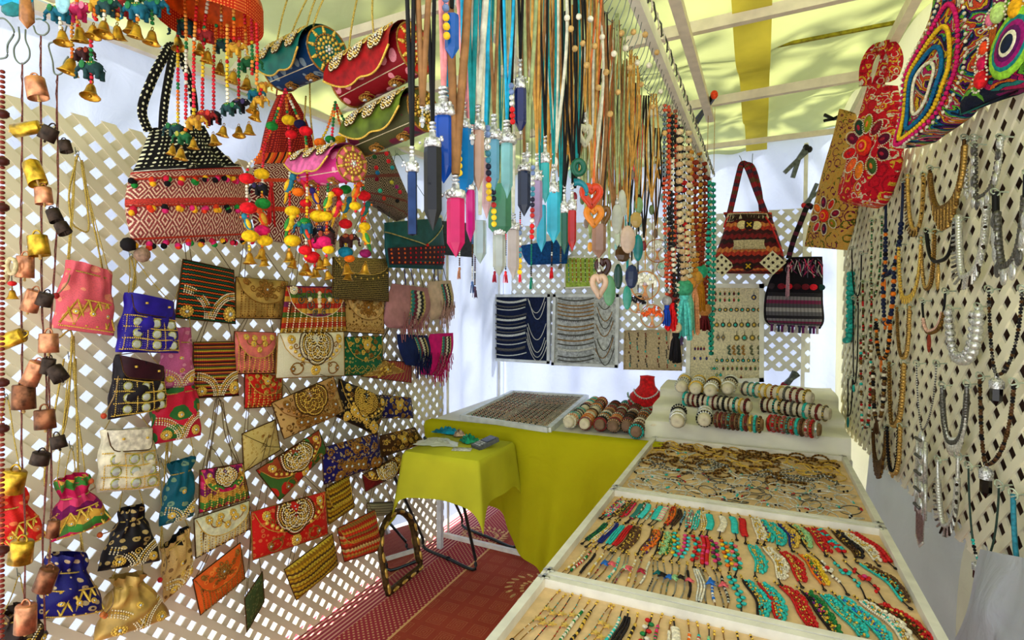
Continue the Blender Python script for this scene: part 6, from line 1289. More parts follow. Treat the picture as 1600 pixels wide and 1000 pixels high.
# ================================================================== CLAMPS
def clamp(label, plane, p0, p1, p2, mat, jaw=None, d=0, w=.014):
    """spring clamp: two crossing handles and jaws (px points: handle end, pivot, jaw end)"""
    A, P, J = [plane(*p, d) for p in (p0, p1, p2)]; root = thing('spring_clamp', label, 'clamp', P, None); ax = (J-A)/np.linalg.norm(J-A); side = np.cross(ax, FW); L = np.linalg.norm(P-A)
    for f in (-1, 1):
        mb = MB().m(mat, False); mb.bar(P, A+side*f*L*.28, w, w*.7, FW); mb.bar(P, J-side*f*L*.10, w*1.1, w*.7, FW); mb.obj('lever', root)
        mb = MB().m(jaw or mat); mb.ell(J-side*f*L*.10, (w*.8, w*.6, w*.9)); mb.obj('jaw_pad', root)
    MB().m(WIRE).ell(P, (w*.5,)*3).obj('pivot', root); return root
blk = plain('black_plastic', (22, 22, 24), .4); gmt = plain('grey_steel', (90, 96, 96), .35, .7)
clamp('black spring clamp on the roof bar by the red hanging bag', PZ(2.46), (1288,184), (1302,186), (1318,180), blk)
clamp('black and orange spring clamp where two roof bars cross', PZ(2.43), (1088,190), (1102,170), (1116,148), blk, solid((230, 70, 30)), w=.02)
clamp('grey steel clamp high on the back corner pole', PB, (1232,274), (1248,248), (1262,232), gmt, blk, .1, .024)
clamp('steel clamp with red grips halfway down the back pole', PB, (1282,290), (1266,310), (1258,322), gmt, solid((200, 40, 50)), .1, .02)
clamp('grey clamp with dark red tip behind the top bracelet rolls', PB, (1245,582), (1236,592), (1226,603), gmt, solid((150, 30, 60)), .1, .026)
clamp('dark green clamp holding the table cloth under the necklace lattice', PR, (1300,690), (1305,668), (1306,652), plain('dark_green_plastic', (44, 60, 48), .4), None, .02, .014)
# ================================================================== TABLES AND CLOTHS
m_yc = plain('olive_yellow_cloth', (198, 198, 44), .8, 0, .05, 3, .2); m_yc2 = fabric_sheet('olive_yellow_drape', (186, 180, 26), (170, 176, 20), .06, 3, .05, .3)
m_wc = plain('white_table_cover', (226, 224, 216), .7, 0, .03, 4, .1); m_cc = plain('cream_riser_cloth', (240, 236, 216), .8, 0, .04, 5, .2)
root = thing('display_table', 'long back table with white top', 'table', (-1.1, 3.3, 0)); mb = MB().m(m_wc, False); mb.box((-1.16, 3.31, .775), (1.36, 1.1, .03)); mb.obj('tabletop', root)
for x in (-1.78, -.56):
    for y in (2.82, 3.8): mb = MB().m(m_alu, False); mb.box((x, y, .38), (.03, .03, .76)); mb.obj('leg', root)
def drape():
    xs = np.linspace(-1.84, -.44, 90); ts = np.linspace(0, 1, 26); X, T = np.meshgrid(xs, ts, indexing='ij')
    hem = np.clip((-1.06-X)*.75, 0.012, .62); Z = .795-T*(.795-hem); Y = 2.755-.02*np.clip(T*8, 0, 1)+.06*T*np.sin(X*9+1+T)+.035*T*np.sin(X*23+T*2)+.014*np.sin(X*41+T*3)*T-.05*T*np.exp(-((X+1.0)/.2)**2)+.07*T*T
    G = np.stack([X, Y, Z], -1); top = np.stack([X[:, 0], np.full(90, 2.82), np.full(90, .797)], -1)[:, None]; mb = MB().m(m_yc2); mb.grid(np.concatenate([top, G], 1)); o = mb.obj('tablecloth', org=(-1.1, 2.75, 0)); tag(o, 'olive yellow cloth hanging to the carpet in front of the back table', 'tablecloth')
drape()
# folding table
FT = (-1.66, -1.235, 2.30, 2.70, .74); x0, x1, y0, y1, zt = FT
root = thing('folding_table', 'small folding table on black tube legs', 'table', (-1.5, 2.6, 0)); MB().m(m_wc, False).box(((x0+x1)/2, (y0+y1)/2, zt-.012), (x1-x0-.01, y1-y0-.01, .018)).obj('tabletop', root)
m_tb = plain('dark_tube_metal', (58, 66, 66), .3, .7, .05)
A, B, Cc, D = onz(661,856,.011), onz(743,891,.011), onz(722,823,.011), onz(806,856,.011)
for a, b, ty in ((A, B, y0+.04), (Cc, D, y1-.04)):
    pts = [np.array([a[0]+.02, ty, zt-.02]), a+np.array([0, 0, .06]), a+np.array([.015, 0, .0]), (a+b)/2, b+np.array([-.015, 0, 0]), b+np.array([0, 0, .06]), np.array([b[0]+.04, ty, zt-.02])]
    P = np.vstack([resample(pts[0:2], .1), smooth(pts[1:4], 4)[1:], smooth(pts[3:6], 4)[1:], resample(pts[5:7], .1)[1:]]); MB().m(m_tb).tube(P, .009, 8).obj('leg', root)
for p in ((A+B)/2,): MB().m(BLACK).ell(p, (.02, .013, .013)).obj('rubber_foot', root)
def ftcloth():
    n = 120; t = np.linspace(0, 4, n, endpoint=False); k = t.astype(int); f = t-k; cs = np.array([(x0, y0), (x1, y0), (x1, y1), (x0, y1)]); P = cs[k]*(1-f)[:, None]+cs[(k+1) % 4]*f[:, None]
    c = np.array([(x0+x1)/2, (y0+y1)/2]); near = 1-np.minimum(f, 1-f)*2; drop = np.where(k == 0, .215, np.where(k == 1, .22, .22))+.11*near**7; out = (P-c)/np.linalg.norm(P-c, axis=1)[:, None]; rows = [np.stack([P[:, 0], P[:, 1], np.full(n, zt+.002)], -1)]
    for s_ in np.linspace(.05, 1, 12): fl_ = .012+.045*s_*(.3+near**2)+.012*s_*np.sin(t*9); q = P+out*fl_[:, None]; q[:, 1] = np.minimum(q[:, 1], 2.735); q[:, 0] = np.maximum(q[:, 0], XL+.03); rows.append(np.stack([q[:, 0], q[:, 1], zt-drop*s_], -1))
    mb = MB().m(m_yc); mb.grid(np.array(rows), None, False, True); mb.box(((x0+x1)/2, (y0+y1)/2, zt+.001), (x1-x0, y1-y0, .004)); o = mb.obj('tablecloth', org=(c[0], c[1], zt)); tag(o, 'bright yellow cloth with pointed corners on the small folding table', 'tablecloth')
ftcloth()
# things on the folding table
def crumple(name, label, px, py, sx, sy, h, mat, seed, cat='plastic bag', z=.745):
    r = np.random.RandomState(seed); c = onz(px, py, z); u = np.linspace(0, 1, 18); a = np.linspace(0, 2*PI, 29)[:-1]; U, A_ = np.meshgrid(u, a, indexing='ij'); R = 1+.18*np.sin(A_*3+seed)+.12*np.sin(A_*7+seed*2)+.05*np.sin(A_*13)
    hh = h*(1-U**2)*(.55+.45*np.sin(A_*4+U*9+seed)*np.sin(U*11+seed)); mb = MB().m(mat); mb.grid(np.stack([c[0]+U*R*sx*np.cos(A_), c[1]+U*R*sy*np.sin(A_), c[2]+hh+.003], -1), None, False, True); tag(mb.obj(name, org=c), label, cat)
crumple('plastic_bag', 'crumpled clear white plastic sheet on the yellow folding table', 683, 692, .12, .09, .02, plain('white_plastic_film', (226, 232, 214), .25, 0, .05, 8, .2, trans=.2), 2)
crumple('plastic_bag', 'blue plastic bag at the far side of the folding table', 700, 677, .1, .035, .04, plain('blue_plastic', (20, 140, 170), .3, 0, .2, 20, .3), 3); crumple('plastic_bag', 'green plastic bag beside the card terminal', 733, 690, .05, .05, .045, plain('green_plastic', (16, 150, 110), .25, 0, .25, 24, .3), 5)
crumple('plastic_bag', 'small clear bag of brown goods behind the green bag', 717, 681, .035, .03, .04, plain('brown_goods_bag', (190, 160, 140), .3, 0, .3, 40), 7); crumple('plastic_bag', 'teal plastic bag lying behind the card terminal', 740, 676, .06, .03, .03, plain('teal_plastic', (14, 120, 140), .3, 0, .2, 20), 8)
c = onz(722, 702, .747); mb = MB().m(plain('white_paper', (236, 236, 222), .8)); a = .3; mb.box(c, (.1, .06, .003), np.array([[math.cos(a), -math.sin(a), 0], [math.sin(a), math.cos(a), 0], [0, 0, 1]])); tag(mb.obj('paper', org=c), 'folded white paper at the front edge of the folding table', 'paper')
c = onz(758, 692, .765); root = thing('card_terminal', 'grey card payment terminal with dark screen lying on the yellow cloth', 'card terminal', c); a = -.5; M = np.array([[math.cos(a), -math.sin(a), 0], [math.sin(a), math.cos(a), 0], [0, 0, 1.]])@np.array(orient((1, 0, 0), (0, -.25, 1)))
MB().m(plain('grey_plastic', (96, 100, 104), .4), False).box(c, (.075, .13, .022), M).obj('body', root); MB().m(plain('dark_screen', (20, 30, 44), .1), False).box(c+M@np.array([0, .025, .012]), (.06, .06, .003), M).obj('screen', root)
for i in range(3):
    for j in range(3): MB().m(plain('key_plastic', (190, 194, 196), .5), False).box(c+M@np.array([-.02+.02*i, -.018-.015*j, .0125]), (.014, .009, .004), M).obj('key', root)
# arched mirror leaning on the lattice
bl_, br_ = onz(603, 928, .01), onz(655, 886, .01); top_ = PX(-1.815)(629, 792); Wv = br_-bl_; Wm = np.linalg.norm(Wv); Wv = Wv/Wm; Hv = top_-(bl_+br_)/2; Hv -= Wv*(Hv@Wv); Hm = np.linalg.norm(Hv); Hv /= Hm; Nv_ = np.cross(Wv, Hv); Nv_ = Nv_ if Nv_[0] > 0 else -Nv_
root = thing('arched_mirror', 'arched mirror with gilt inlaid frame leaning against the lattice', 'mirror', (bl_+br_)/2); P_ = []
for t in np.linspace(0, 1, 8): P_.append((0, t*(Hm-Wm/2)))
for a in np.linspace(PI, 0, 16)[1:]: P_.append((Wm/2+Wm/2*math.cos(a), Hm-Wm/2+Wm/2*math.sin(a)))
for t in np.linspace(1, 0, 8)[1:]: P_.append((Wm, t*(Hm-Wm/2)))
F3 = lambda x, y, e=0: bl_+Wv*x+Hv*y+Nv_*e
MB().m(plain('bronze_frame', (84, 64, 34), .4, .5, .2)).tube([F3(x, y, .01) for x, y in P_], .017, 8, True).obj('frame', root)
poly = [F3(x, y, .004) for x, y in P_]; mb = MB().m(plain('mirror_glass', (226, 230, 226), .02, 1.0, 0), False); mb.slab(poly, .003, Nv_); mb.obj('mirror_glass', root)
Pr = resample([F3(x, y, .024) for x, y in P_]+[F3(0, 0, .024)], .01)
for k in range(0, len(Pr)-5, 8): MB().m(plain('gilt_inlay', (216, 178, 84), .3, .5, .1)).tube(Pr[k:k+6], [.004, .009, .0095, .0095, .009, .004], 6).obj('gilt_inlay', root)

# trays on the right table
root = thing('display_table', 'long table under the wooden jewellery trays', 'table', (-.08, 1.7, 0)); MB().m(m_wood, False).box((-.08, 1.78, .75), (.84, 2.26, .03)).obj('tabletop', root)
for x in (-.44, .28):
    for y in (.74, 2.84): MB().m(m_wood, False).box((x, y, .368), (.04, .04, .735)).obj('leg', root)
m_bg = plain('beige_tray_felt', (230, 196, 148), .95, 0, .04, 30); 
def tray(label, xa, xb, ya, yb, z=.768, fw=.021, face=m_bg, frame=m_wood):
    root = thing('jewellery_tray', label, 'tray', ((xa+xb)/2, (ya+yb)/2, z), 'shallow wooden trays'); MB().m(face, False).box(((xa+xb)/2, (ya+yb)/2, z+.009), (xb-xa, yb-ya, .014)).obj('base', root)
    for c, s in ((((xa+xb)/2, ya+fw/2, z+.02), (xb-xa, fw, .036)), (((xa+xb)/2, yb-fw/2, z+.02), (xb-xa, fw, .036)), ((xa+fw/2, (ya+yb)/2, z+.0205), (fw, yb-ya-2*fw, .037)), ((xb-fw/2, (ya+yb)/2, z+.0205), (fw, yb-ya-2*fw, .037))): MB().m(frame, False).box(c, s).obj('frame_bar', root)
    for x in (xa+.016, xb-.016):
        for y in (ya+.016, yb-.016): mb = MB().m(SILVER); mb.box((x, y, z+.0405), (.03, .009, .002)); mb.box((x, y, z+.0405), (.009, .03, .002)); mb.obj('corner_bracket', root)
    return root
tray('nearest wooden tray, lined in beige and cut by the bottom of the frame', -.51, .36, .60, 1.287); tray('middle wooden tray crowded with coloured bead bracelets', -.51, .36, 1.293, 2.005); tray('far wooden tray covered with thin metal bangles', -.51, .36, 2.012, 2.88)
ZT = .786
# ---- bracelets
G0, TQ2, CRM, BLK = GOLD, solid((60, 200, 196), .35), solid((232, 222, 196), .4), solid((30, 24, 26), .4)
MIX = [RED, TURQ, YELLOW, GREEN, ORANGE, PINK, CRM, solid((110, 40, 110), .4)]
def bracelet(kind, label, p0, p1, cols, grp, bend=.012, w=.006, seed=0, r=.0028):
    rr = random.Random(seed); p0 = np.array(p0); p1 = np.array(p1); d = p1-p0; L = np.linalg.norm(d); d /= L; n = np.array([-d[1], d[0], 0]); z = np.array([0, 0, 1.])
    C_ = lambda t: p0+d*L*t+n*(bend*math.sin(t*PI)+bend*.4*math.sin(t*9+seed)); root = thing('bracelet', label, 'bracelet', C_(.5), grp)
    mb = MB().m(DKGOLD if kind in ('thin', 'star') and seed % 3 else BLK); T = np.linspace(0, 1, 14); mb.tube([C_(t)+z*.003 for t in T], .0014 if kind in ('thin', 'star') else .0021, 4); mb.m(BLK)
    a = np.linspace(0, 2*PI, 9)[:-1]; mb.tube([C_(1)+d*.005+d*.005*math.cos(x)+n*.0038*math.sin(x)+z*.003 for x in a], .0018, 4, True); mb.m(G0).beads([C_(0)+z*.003, C_(.06)+z*.004], .0034, 'mid'); mb.obj('cord', root)
    mb = MB(); m1 = cols if isinstance(cols, list) else [cols]
    if kind in ('thin', 'gold'):
        for t in np.linspace(.22, .8, int(L*.6/.0052)): mb.m(m1[rr.randrange(len(m1))]).beads([C_(t)+z*.003], r*(1+.3*rr.random()))
    elif kind == 'star':
        for t in np.linspace(.2, .8, 9): mb.m(m1[rr.randrange(len(m1))]).beads([C_(t)+z*.003], .0022)
        mb.m(plain('gold_star', (226, 190, 96), .35, .5), False)
        for t in (.4, .6): c = C_(t)+n*.008+z*.004; mb.slab([c+(d*math.cos(x)+n*math.sin(x))*(.011 if k % 2 else .004) for k, x in enumerate(np.linspace(0, 2*PI, 11)[:-1])], .003, z)
    elif kind == 'multi':
        for j in (-1, 0, 1):
            for t in np.linspace(.15, .85, int(L*.7/.006)): mb.m(m1[rr.randrange(len(m1))]).beads([C_(t)+n*j*w*math.sin(t*PI)**.5+z*.003], r)
    elif kind == 'block':
        k = int(L*.62/.0058)
        for i in range(k): t = .2+.6*i/k; M = np.stack([n, d, z], 1); mb.m(m1[i % len(m1)]).ell(C_(t)+z*.004, (w*1.4, .0030, .0044), M, 'mid')
    elif kind == 'bib':
        for t in np.linspace(.12, .88, int(L*.8/.0055)):
            mb.m(m1[0]).beads([C_(t)+z*.003], r); q = math.sin(t*PI)**.6*w*2.6
            for s_ in np.arange(.0055, q, .0055): mb.m(G0 if rr.random() < .25 else m1[rr.randrange(len(m1))] if s_ < q-.006 else m1[-1]).beads([C_(t)+n*(s_+rr.uniform(-.001, .001))+d*rr.uniform(-.0012, .0012)+z*rr.uniform(.002, .006)], r*rr.uniform(.55, 1.1))
            mb.m(m1[-1]).beads([C_(t)+n*(q+rr.uniform(0, .008))+z*.004], r*rr.uniform(.9, 1.5), 'mid')
    elif kind == 'chunky':
        for i, t in enumerate(np.linspace(.12, .86, int(L*.75/.0105))):
            M = np.stack([n, d, z], 1)
            for f in (-1, 1): mb.m(m1[rr.randrange(len(m1))]).ell(C_(t)+n*f*w*.75+z*.005, (w*.8, .0048, .0048), M, 'mid')
            mb.m(G0).beads([C_(t)+n*w*1.7+z*.003], .0028)
    elif kind == 'feather':
        for t in np.linspace(.12, .9, int(L*.8/.0062)): mb.m([SILVER, G0, CRM, m1[0]][rr.randrange(4)]).beads([C_(t)+z*.003], .0024)
        mb.m(m1[-1])
        for k in range(9): a = rr.uniform(-1, 1); e = C_(.5)+n*(.016+.01*rr.random())+d*a*.015+z*.009; mb.tube([C_(.5)+z*.005, (C_(.5)+e)/2+z*.009, e], [.0015, .0034, .001], 4)
    elif kind == 'oval':
        for i, t in enumerate(np.linspace(.15, .85, int(L*.7/.012))):
            M = np.stack([n, d, z], 1); mb.m(m1[i % len(m1)]).ell(C_(t)+n*(i % 2-.5)*.011+z*.005, (.0068, .0050, .0045), M, 'mid'); mb.m(G0).beads([C_(t)-n*.008+z*.003], .0025)
    elif kind == 'flower':
        c = C_(.45)+z*.005
        for k in range(5): a = 2*PI*k/5; mb.m(m1[0]).ell(c+(n*math.cos(a)+d*math.sin(a))*.0105, (.0062, .0062, .004), None, 'mid')
        mb.m(m1[-1]).ell(c+z*.004, (.006, .006, .005), None, 'mid')
        for t in (.62, .68, .74, .3, .24): mb.m(m1[0]).beads([C_(t)+n*rr.uniform(-.005, .005)+z*.004], .0046, 'mid')
    mb.obj('beadwork', root, 'stuff'); return root
def row(tbl, items, grp, xa, xb, ya, yb, sl0, sl1, z=ZT, seed=0):
    n = len(items); tot = sum(i[3] if len(i) > 3 else 1 for i in items); acc = 0
    for k, it in enumerate(items):
        kd, nm, cols = it[:3]; wd = it[3] if len(it) > 3 else 1; acc += wd; u = (acc-wd/2)/tot; x = xa+(xb-xa)*u; sl = sl0+(sl1-sl0)*u
        bracelet(kd, '%s bracelet, %s in the %s' % (nm, ORD(k), tbl), (x+sl/2+rng.uniform(-.008, .008), ya+rng.uniform(-.012, .012), z), (x-sl/2+rng.uniform(-.008, .008), yb+rng.uniform(-.012, .012), z), cols, grp, .004+.007*u*(1 if k % 2 else .6), .0064+.001*wd, seed+k, .0036)
S2 = solid; CO = S2((232, 100, 110)); NV = S2((30, 40, 120)); BR = S2((90, 60, 36)); DG = S2((20, 70, 60)); BL = S2((40, 110, 200)); SG = S2((150, 200, 140))
row('top row, middle tray', [('multi','multicoloured beaded',MIX),('multi','pink and teal beaded',[PINK,TURQ,CRM]),('multi','dark seed beaded',[BR,BLK,G0]),('multi','green and red beaded',[GREEN,RED,BR]),('thin','red seed beaded',[RED,PINK]),('block','dark teal disc',[S2((40,120,110))]),('multi','crimson and green beaded',[S2((150,40,60)),GREEN,CRM]),('block','slim turquoise disc',[TQ2]),('thin','orange and teal beaded',[ORANGE,TURQ,CRM]),('block','turquoise stacked disc',[TURQ],1.5),('block','pink and cream striped disc',[PINK,CRM,SG,CRM],1.6),
 ('multi','rust and orange beaded',[ORANGE,RED,BR]),('thin','orange cord beaded',[ORANGE]),('multi','brown seed beaded',[BR,BLK]),('thin','pale blue seed beaded',[S2((120,170,190)),BLK]),('multi','red white and teal strung',[RED,CRM,TURQ],1.3),('multi','turquoise and white strung',[TURQ,CRM,TURQ],1.3),('multi','white and gold strung',[CRM,G0],1.1),('block','broad turquoise plate',[TURQ],2.4),('block','broad white plate',[CRM],2.2),('block','turquoise nugget',[TURQ,TQ2],1.6),('block','scarlet nugget',[RED],1.8),
 ('bib','cream and gold fan',[CRM,G0,CRM],2),('bib','yellow and purple fan',[YELLOW,S2((110,40,110)),TURQ],2),('bib','turquoise and gold fan',[TURQ,G0,TURQ],2.2),('bib','navy and gold fan',[NV,G0,G0],2.3),('bib','black gold and jade fan',[BLK,G0,SG],2.2),('bib','scarlet edged fan',[RED,S2((130,30,60)),RED],2.4),('chunky','red and turquoise stone',[RED,TURQ,RED],2.6),('bib','dark bronze beaded',[BRONZE,BR,BLK],2.4),('bib','ivory and gold beaded',[CRM,G0,CRM],2.2),('chunky','double row scarlet stone',[RED,RED],2.6)],
 'top row bracelets on the middle tray', -.475, .322, 1.972, 1.755, .03, -.07, seed=10)
row('second row, middle tray', [('multi','dark green twisted',[DG,GREEN]),('multi','pearl white beaded',[CRM,G0]),('multi','navy plaited',[NV]),('multi','teal plaited',[TURQ]),('multi','scarlet plaited',[RED]),('bib','bronze and brown mesh',[BRONZE,BR],1.5),('multi','dark gold nugget',[G0,BR],1.2),('bib','brown blue and amber beaded',[BR,NV,ORANGE],1.5),('multi','purple and gold nugget',[S2((90,50,110)),G0,BR]),('bib','black braid edged',[BLK,G0,SG],1.4),('multi','green and amber nugget',[GREEN,G0]),
 ('oval','turquoise oval and yellow',[TURQ,YELLOW,TURQ],1.6),('oval','pink and aqua oval',[PINK,TQ2],1.4),('oval','scarlet and teal oval',[RED,TURQ,RED],1.6),('chunky','scarlet chip',[RED,RED,PINK],1.4),('oval','purple pink and green oval',[S2((130,30,90)),PINK,GREEN],1.6),('oval','orange and turquoise oval',[ORANGE,TURQ,YELLOW],1.6),('oval','teal and coral oval',[TQ2,CO,GREEN],1.6),('bib','bright turquoise crescent',[TURQ,G0,TURQ],2.6),('bib','ivory fringed crescent',[CRM,G0,CRM],2.8),('bib','scarlet crescent with gold centre',[RED,G0,RED],2.8),('bib','rainbow crescent with gold spiral',[ORANGE,S2((110,40,110)),GREEN,YELLOW],2.4),
 ('flower','ivory flower with red heart',[CRM,RED],2.2),('flower','turquoise flower with red heart',[TURQ,RED],2.2),('flower','red and pink mixed flower',[RED,PINK],2.2),('bib','turquoise edged bronze mesh',[TURQ,BRONZE,BR],2.6)], 'second row bracelets on the middle tray', -.47, .315, 1.75, 1.53, .03, -.08, seed=60)
row('front row, middle tray', [('thin','long ivory beaded',[CRM,G0]),('thin','red and green seed',[RED,GREEN,CRM]),('thin','curled black cord',[BLK]),('thin','pale beaded with a small cross',[CRM,G0,G0]),('feather','red and blue tufted',[RED,BL]),('feather','dusty red tasselled',[CO,CO]),('thin','white and teal seed',[CRM,TURQ]),('feather','mint green tasselled',[CRM,S2((180,220,160))]),('feather','coral pink tasselled',[PINK,CO]),('thin','gold pearl beaded',[G0,CRM]),('feather','crimson tasselled',[RED,S2((170,40,60))]),('thin','grey and pearl seed',[SILVER,CRM]),('feather','deep teal tasselled',[BLK,S2((10,100,100))]),('feather','black tasselled',[CRM,BLK]),('feather','sky blue tufted',[CRM,BL]),('feather','pale green tasselled',[TURQ,SG]),('feather','jet black long tasselled',[CRM,BLK]),('feather','salmon pink tasselled',[CRM,CO]),
 ('thin','plain black cord',[BLK,BLK]),('multi','silver and white strung',[SILVER,CRM]),('feather','cornflower blue tufted',[SILVER,BL]),('thin','blue and white seed',[BL,CRM]),('feather','rose and black tufted',[BLK,CO]),('thin','silver grey seed',[SILVER,BLK]),('oval','turquoise nugget hung',[TURQ,TURQ],1.8),('bib','gold charm and jade',[BLK,G0,TURQ],2.4),('bib','turquoise star fringed with red edge',[RED,TURQ,G0,TURQ],2.6),('bib','scarlet star fringed',[RED,RED],2.8),('bib','rainbow charm fringed',[BLK,PINK,YELLOW,S2((110,40,110)),GREEN],2.8),('bib','turquoise fish fringed',[TURQ,SG,TURQ],2.4),('bib','azure eye bead fringed',[TURQ,BL,TQ2],2.6),('bib','white eye bead and turquoise fringed',[CRM,TURQ,CRM],2.4),('bib','bronze mesh with red dots',[BRONZE,BRONZE,RED],2.8)], 'front row bracelets on the middle tray', -.47, .315, 1.535, 1.325, .02, -.09, seed=110)
it = []
for k, (kd, nm, cols) in enumerate([('star','red seed and gold star',[RED,GREEN,CRM]),('star','teal seed and gold star',[TURQ,CRM]),('star','amber seed and gold star',[ORANGE,RED]),('star','coral seed and gold star',[RED,RED,TURQ]),('thin','white and green seed',[CRM,GREEN]),('thin','black and gold knotted',[BLK,G0]),('star','pale seed and gold star',[CRM,TURQ]),('star','brown cord and gold star',[G0,G0]),('thin','turquoise tube beaded',[TURQ,CRM]),('multi','black braided',[BLK,BLK]),('thin','gold knotted black',[BLK,G0]),('oval','red green and white round beaded',[RED,GREEN,CRM]),('thin','red and purple round beaded',[RED,PINK,GREEN]),('thin','ivory tube beaded',[CRM,CRM]),('block','short white disc',[CRM]),('thin','coral and ivory tube',[ORANGE,CRM]),('thin','teal and red tube',[TURQ,RED,CRM]),('thin','sea green tube',[SG,TURQ]),('thin','gold charm cord',[G0]),('thin','turquoise tube and red tip',[TURQ,TURQ,RED]),
 ('multi','gold braided with green end',[G0,BRONZE,GREEN]),('multi','antique gold chain',[G0,BRONZE]),('multi','bronze ring linked',[BRONZE,G0]),('multi','black and amber seed',[BLK,ORANGE]),('multi','green edged gold',[GREEN,G0]),('multi','pale turquoise seed',[TQ2,CRM]),('multi','gold and black ladder',[G0,BLK]),('multi','ruby and gold ladder',[RED,G0]),('multi','teal and gold ladder',[TURQ,G0]),('multi','silver and brown ladder',[SILVER,BR]),('multi','amber and bronze ladder',[ORANGE,BRONZE]),('multi','dark jade and gold ladder',[DG,G0]),('multi','rainbow nugget',MIX),('multi','gold nugget',[G0,G0])]):
    it.append((kd, nm, cols, 1.0 if k < 20 else 1.25))
row('nearest tray, counted from the left', it, 'bracelets on the nearest tray', -.47, .33, 1.25, 1.03, .03, -.06, seed=160)
for k in range(16):
    x = -.45+.05*k; bracelet('thin' if k % 3 else 'multi', '%s bracelet lower on the nearest tray, %s from the left' % (['black knotted', 'brass bead', 'bone bead', 'indigo seed'][k % 4], ORD(k)), (x, 1.0, ZT), (x-.03, .8, ZT), [[BLK, G0], [G0, BRONZE], [CRM, G0], [NV, CRM]][k % 4], 'lower bracelets on the nearest tray', .01, .006, 300+k)
# ---- bangles on the far tray
def bangle_proto(name, mat, R, r, stone, gap):
    root = local('bangle', name, 'bangle', (0, 0, -5)); a = np.linspace(gap, 2*PI-gap, 26); P = np.stack([np.cos(a)*R, np.sin(a)*R*.92, np.abs(np.sin(a))*0+.002], 1); MB().m(mat).tube(P, r, 5).obj('band', root)
    mb = MB().m(stone or mat)
    if r > .003: mb.beads([P[k] for k in range(2, 24, 2)], r*1.3, 'lo')
    else: mb.ell(P[0], (.0045,)*3); mb.ell(P[-1], (.0045,)*3); mb.m(mat).ell(P[0]-np.array([.004, 0, 0]), (.006, .006, .003))
    mb.obj('bead_tip', root); return root
darkgold = plain('dark_gold_metal', (150, 108, 48), .3, .6, .2, 200)
kinds = [('thin silver wire bangle', SILVER, .034, .002, TURQ, .12), ('thin silver bangle with dark stones', SILVER, .036, .0019, BLK, .2), ('silver wire bangle with red stone', DKSILVER, .033, .0019, RED, .15), ('slim gold bangle', G0, .035, .0028, None, .1), ('twisted brass bangle', darkgold, .035, .0042, BRONZE, .25), ('dark bronze cuff bangle', BRONZE, .034, .0046, darkgold, .3), ('beaded silver bangle', DKSILVER, .036, .0032, SILVER, .3)]
protos = [bangle_proto(*k) for k in kinds]
rowk = [[4, 3, 4, 5], [4, 4, 5, 3], [3, 4, 0, 3], [5, 4, 6, 3], [6, 5, 6, 4], [0, 6, 5, 1], [0, 2, 1, 0], [6, 1, 0, 2], [0, 1, 0, 2], [1, 0, 0, 2]]; rr = random.Random(31); first = {}
for j in range(10):
    y = 2.80-.079*j
    for i in range(20):
        k = rowk[j][rr.randrange(4)]; p = protos[k]
        o = p if k not in first else copy_tree(p); first[k] = 1; o.location = (-.452+.0385*i+rr.uniform(-.012, .012)+.01*(j % 2), y+rr.uniform(-.012, .012), ZT+.004)
        o.rotation_euler = (rr.uniform(-.12, .45), rr.uniform(-.2, .35), rr.uniform(0, 6.28)); o['group'] = 'bangles on the far tray'; o['label'] = '%s, %s from the left in the %s row, far tray' % (kinds[k][0], ORD(i), ORD(j)); o['org'] = (0., 0., 0.)
# ---- bracelet tray on the back table
qb = Q([(801,613),(917,620),(857,672),(722,652)], PZ(.808), 0); root = thing('jewellery_tray', 'pale framed tray of slim bracelets on the back table', 'tray', qb.o, 'shallow wooden trays')
mb = MB().m(plain('cream_tray_lining', (222, 206, 180), .9), False); mb.slab([qb.bl, qb.br, qb.tr, qb.tl], -.012, (0, 0, 1.)); mb.obj('base', root)
for a, b in ((qb.bl, qb.br), (qb.br, qb.tr), (qb.tr, qb.tl), (qb.tl, qb.bl)): MB().m(m_alu, False).bar(a+[0, 0, -.002], b+[0, 0, -.002], .03, .034).obj('frame_bar', root)
rr = random.Random(9); cc = [BR, S2((150, 50, 50)), DKSILVER, S2((206, 150, 100)), BLK, TURQ, CRM, S2((220, 130, 60))]
for cidx, (u0, u1, cn) in enumerate(((.06, .5, 'left'), (.5, .95, 'right'))):
    for k in range(30):
        v = .04+.92*k/30; c1, c2 = cc[rr.randrange(8 if cidx == 0 else 5)], cc[rr.randrange(5)]; t = np.linspace(u0, u1, 16); P = qb.P(t, v+.01*np.sin(t*9), 0)+[0, 0, .006]; mb = MB(); mb.m(c1).beads(P[::2], .0036); mb.m(c2).beads(P[1:13:2]+[0, .004, .003], .0044); mb.m(BLK).tube(P, .0016, 4)
        o = mb.obj('bracelet', None, org=P[8]); tag(o, 'slim bracelet in the %s column of the back table tray, %s from the front' % (cn, ORD(k)), 'bracelet', 'slim bracelets in the back table tray')
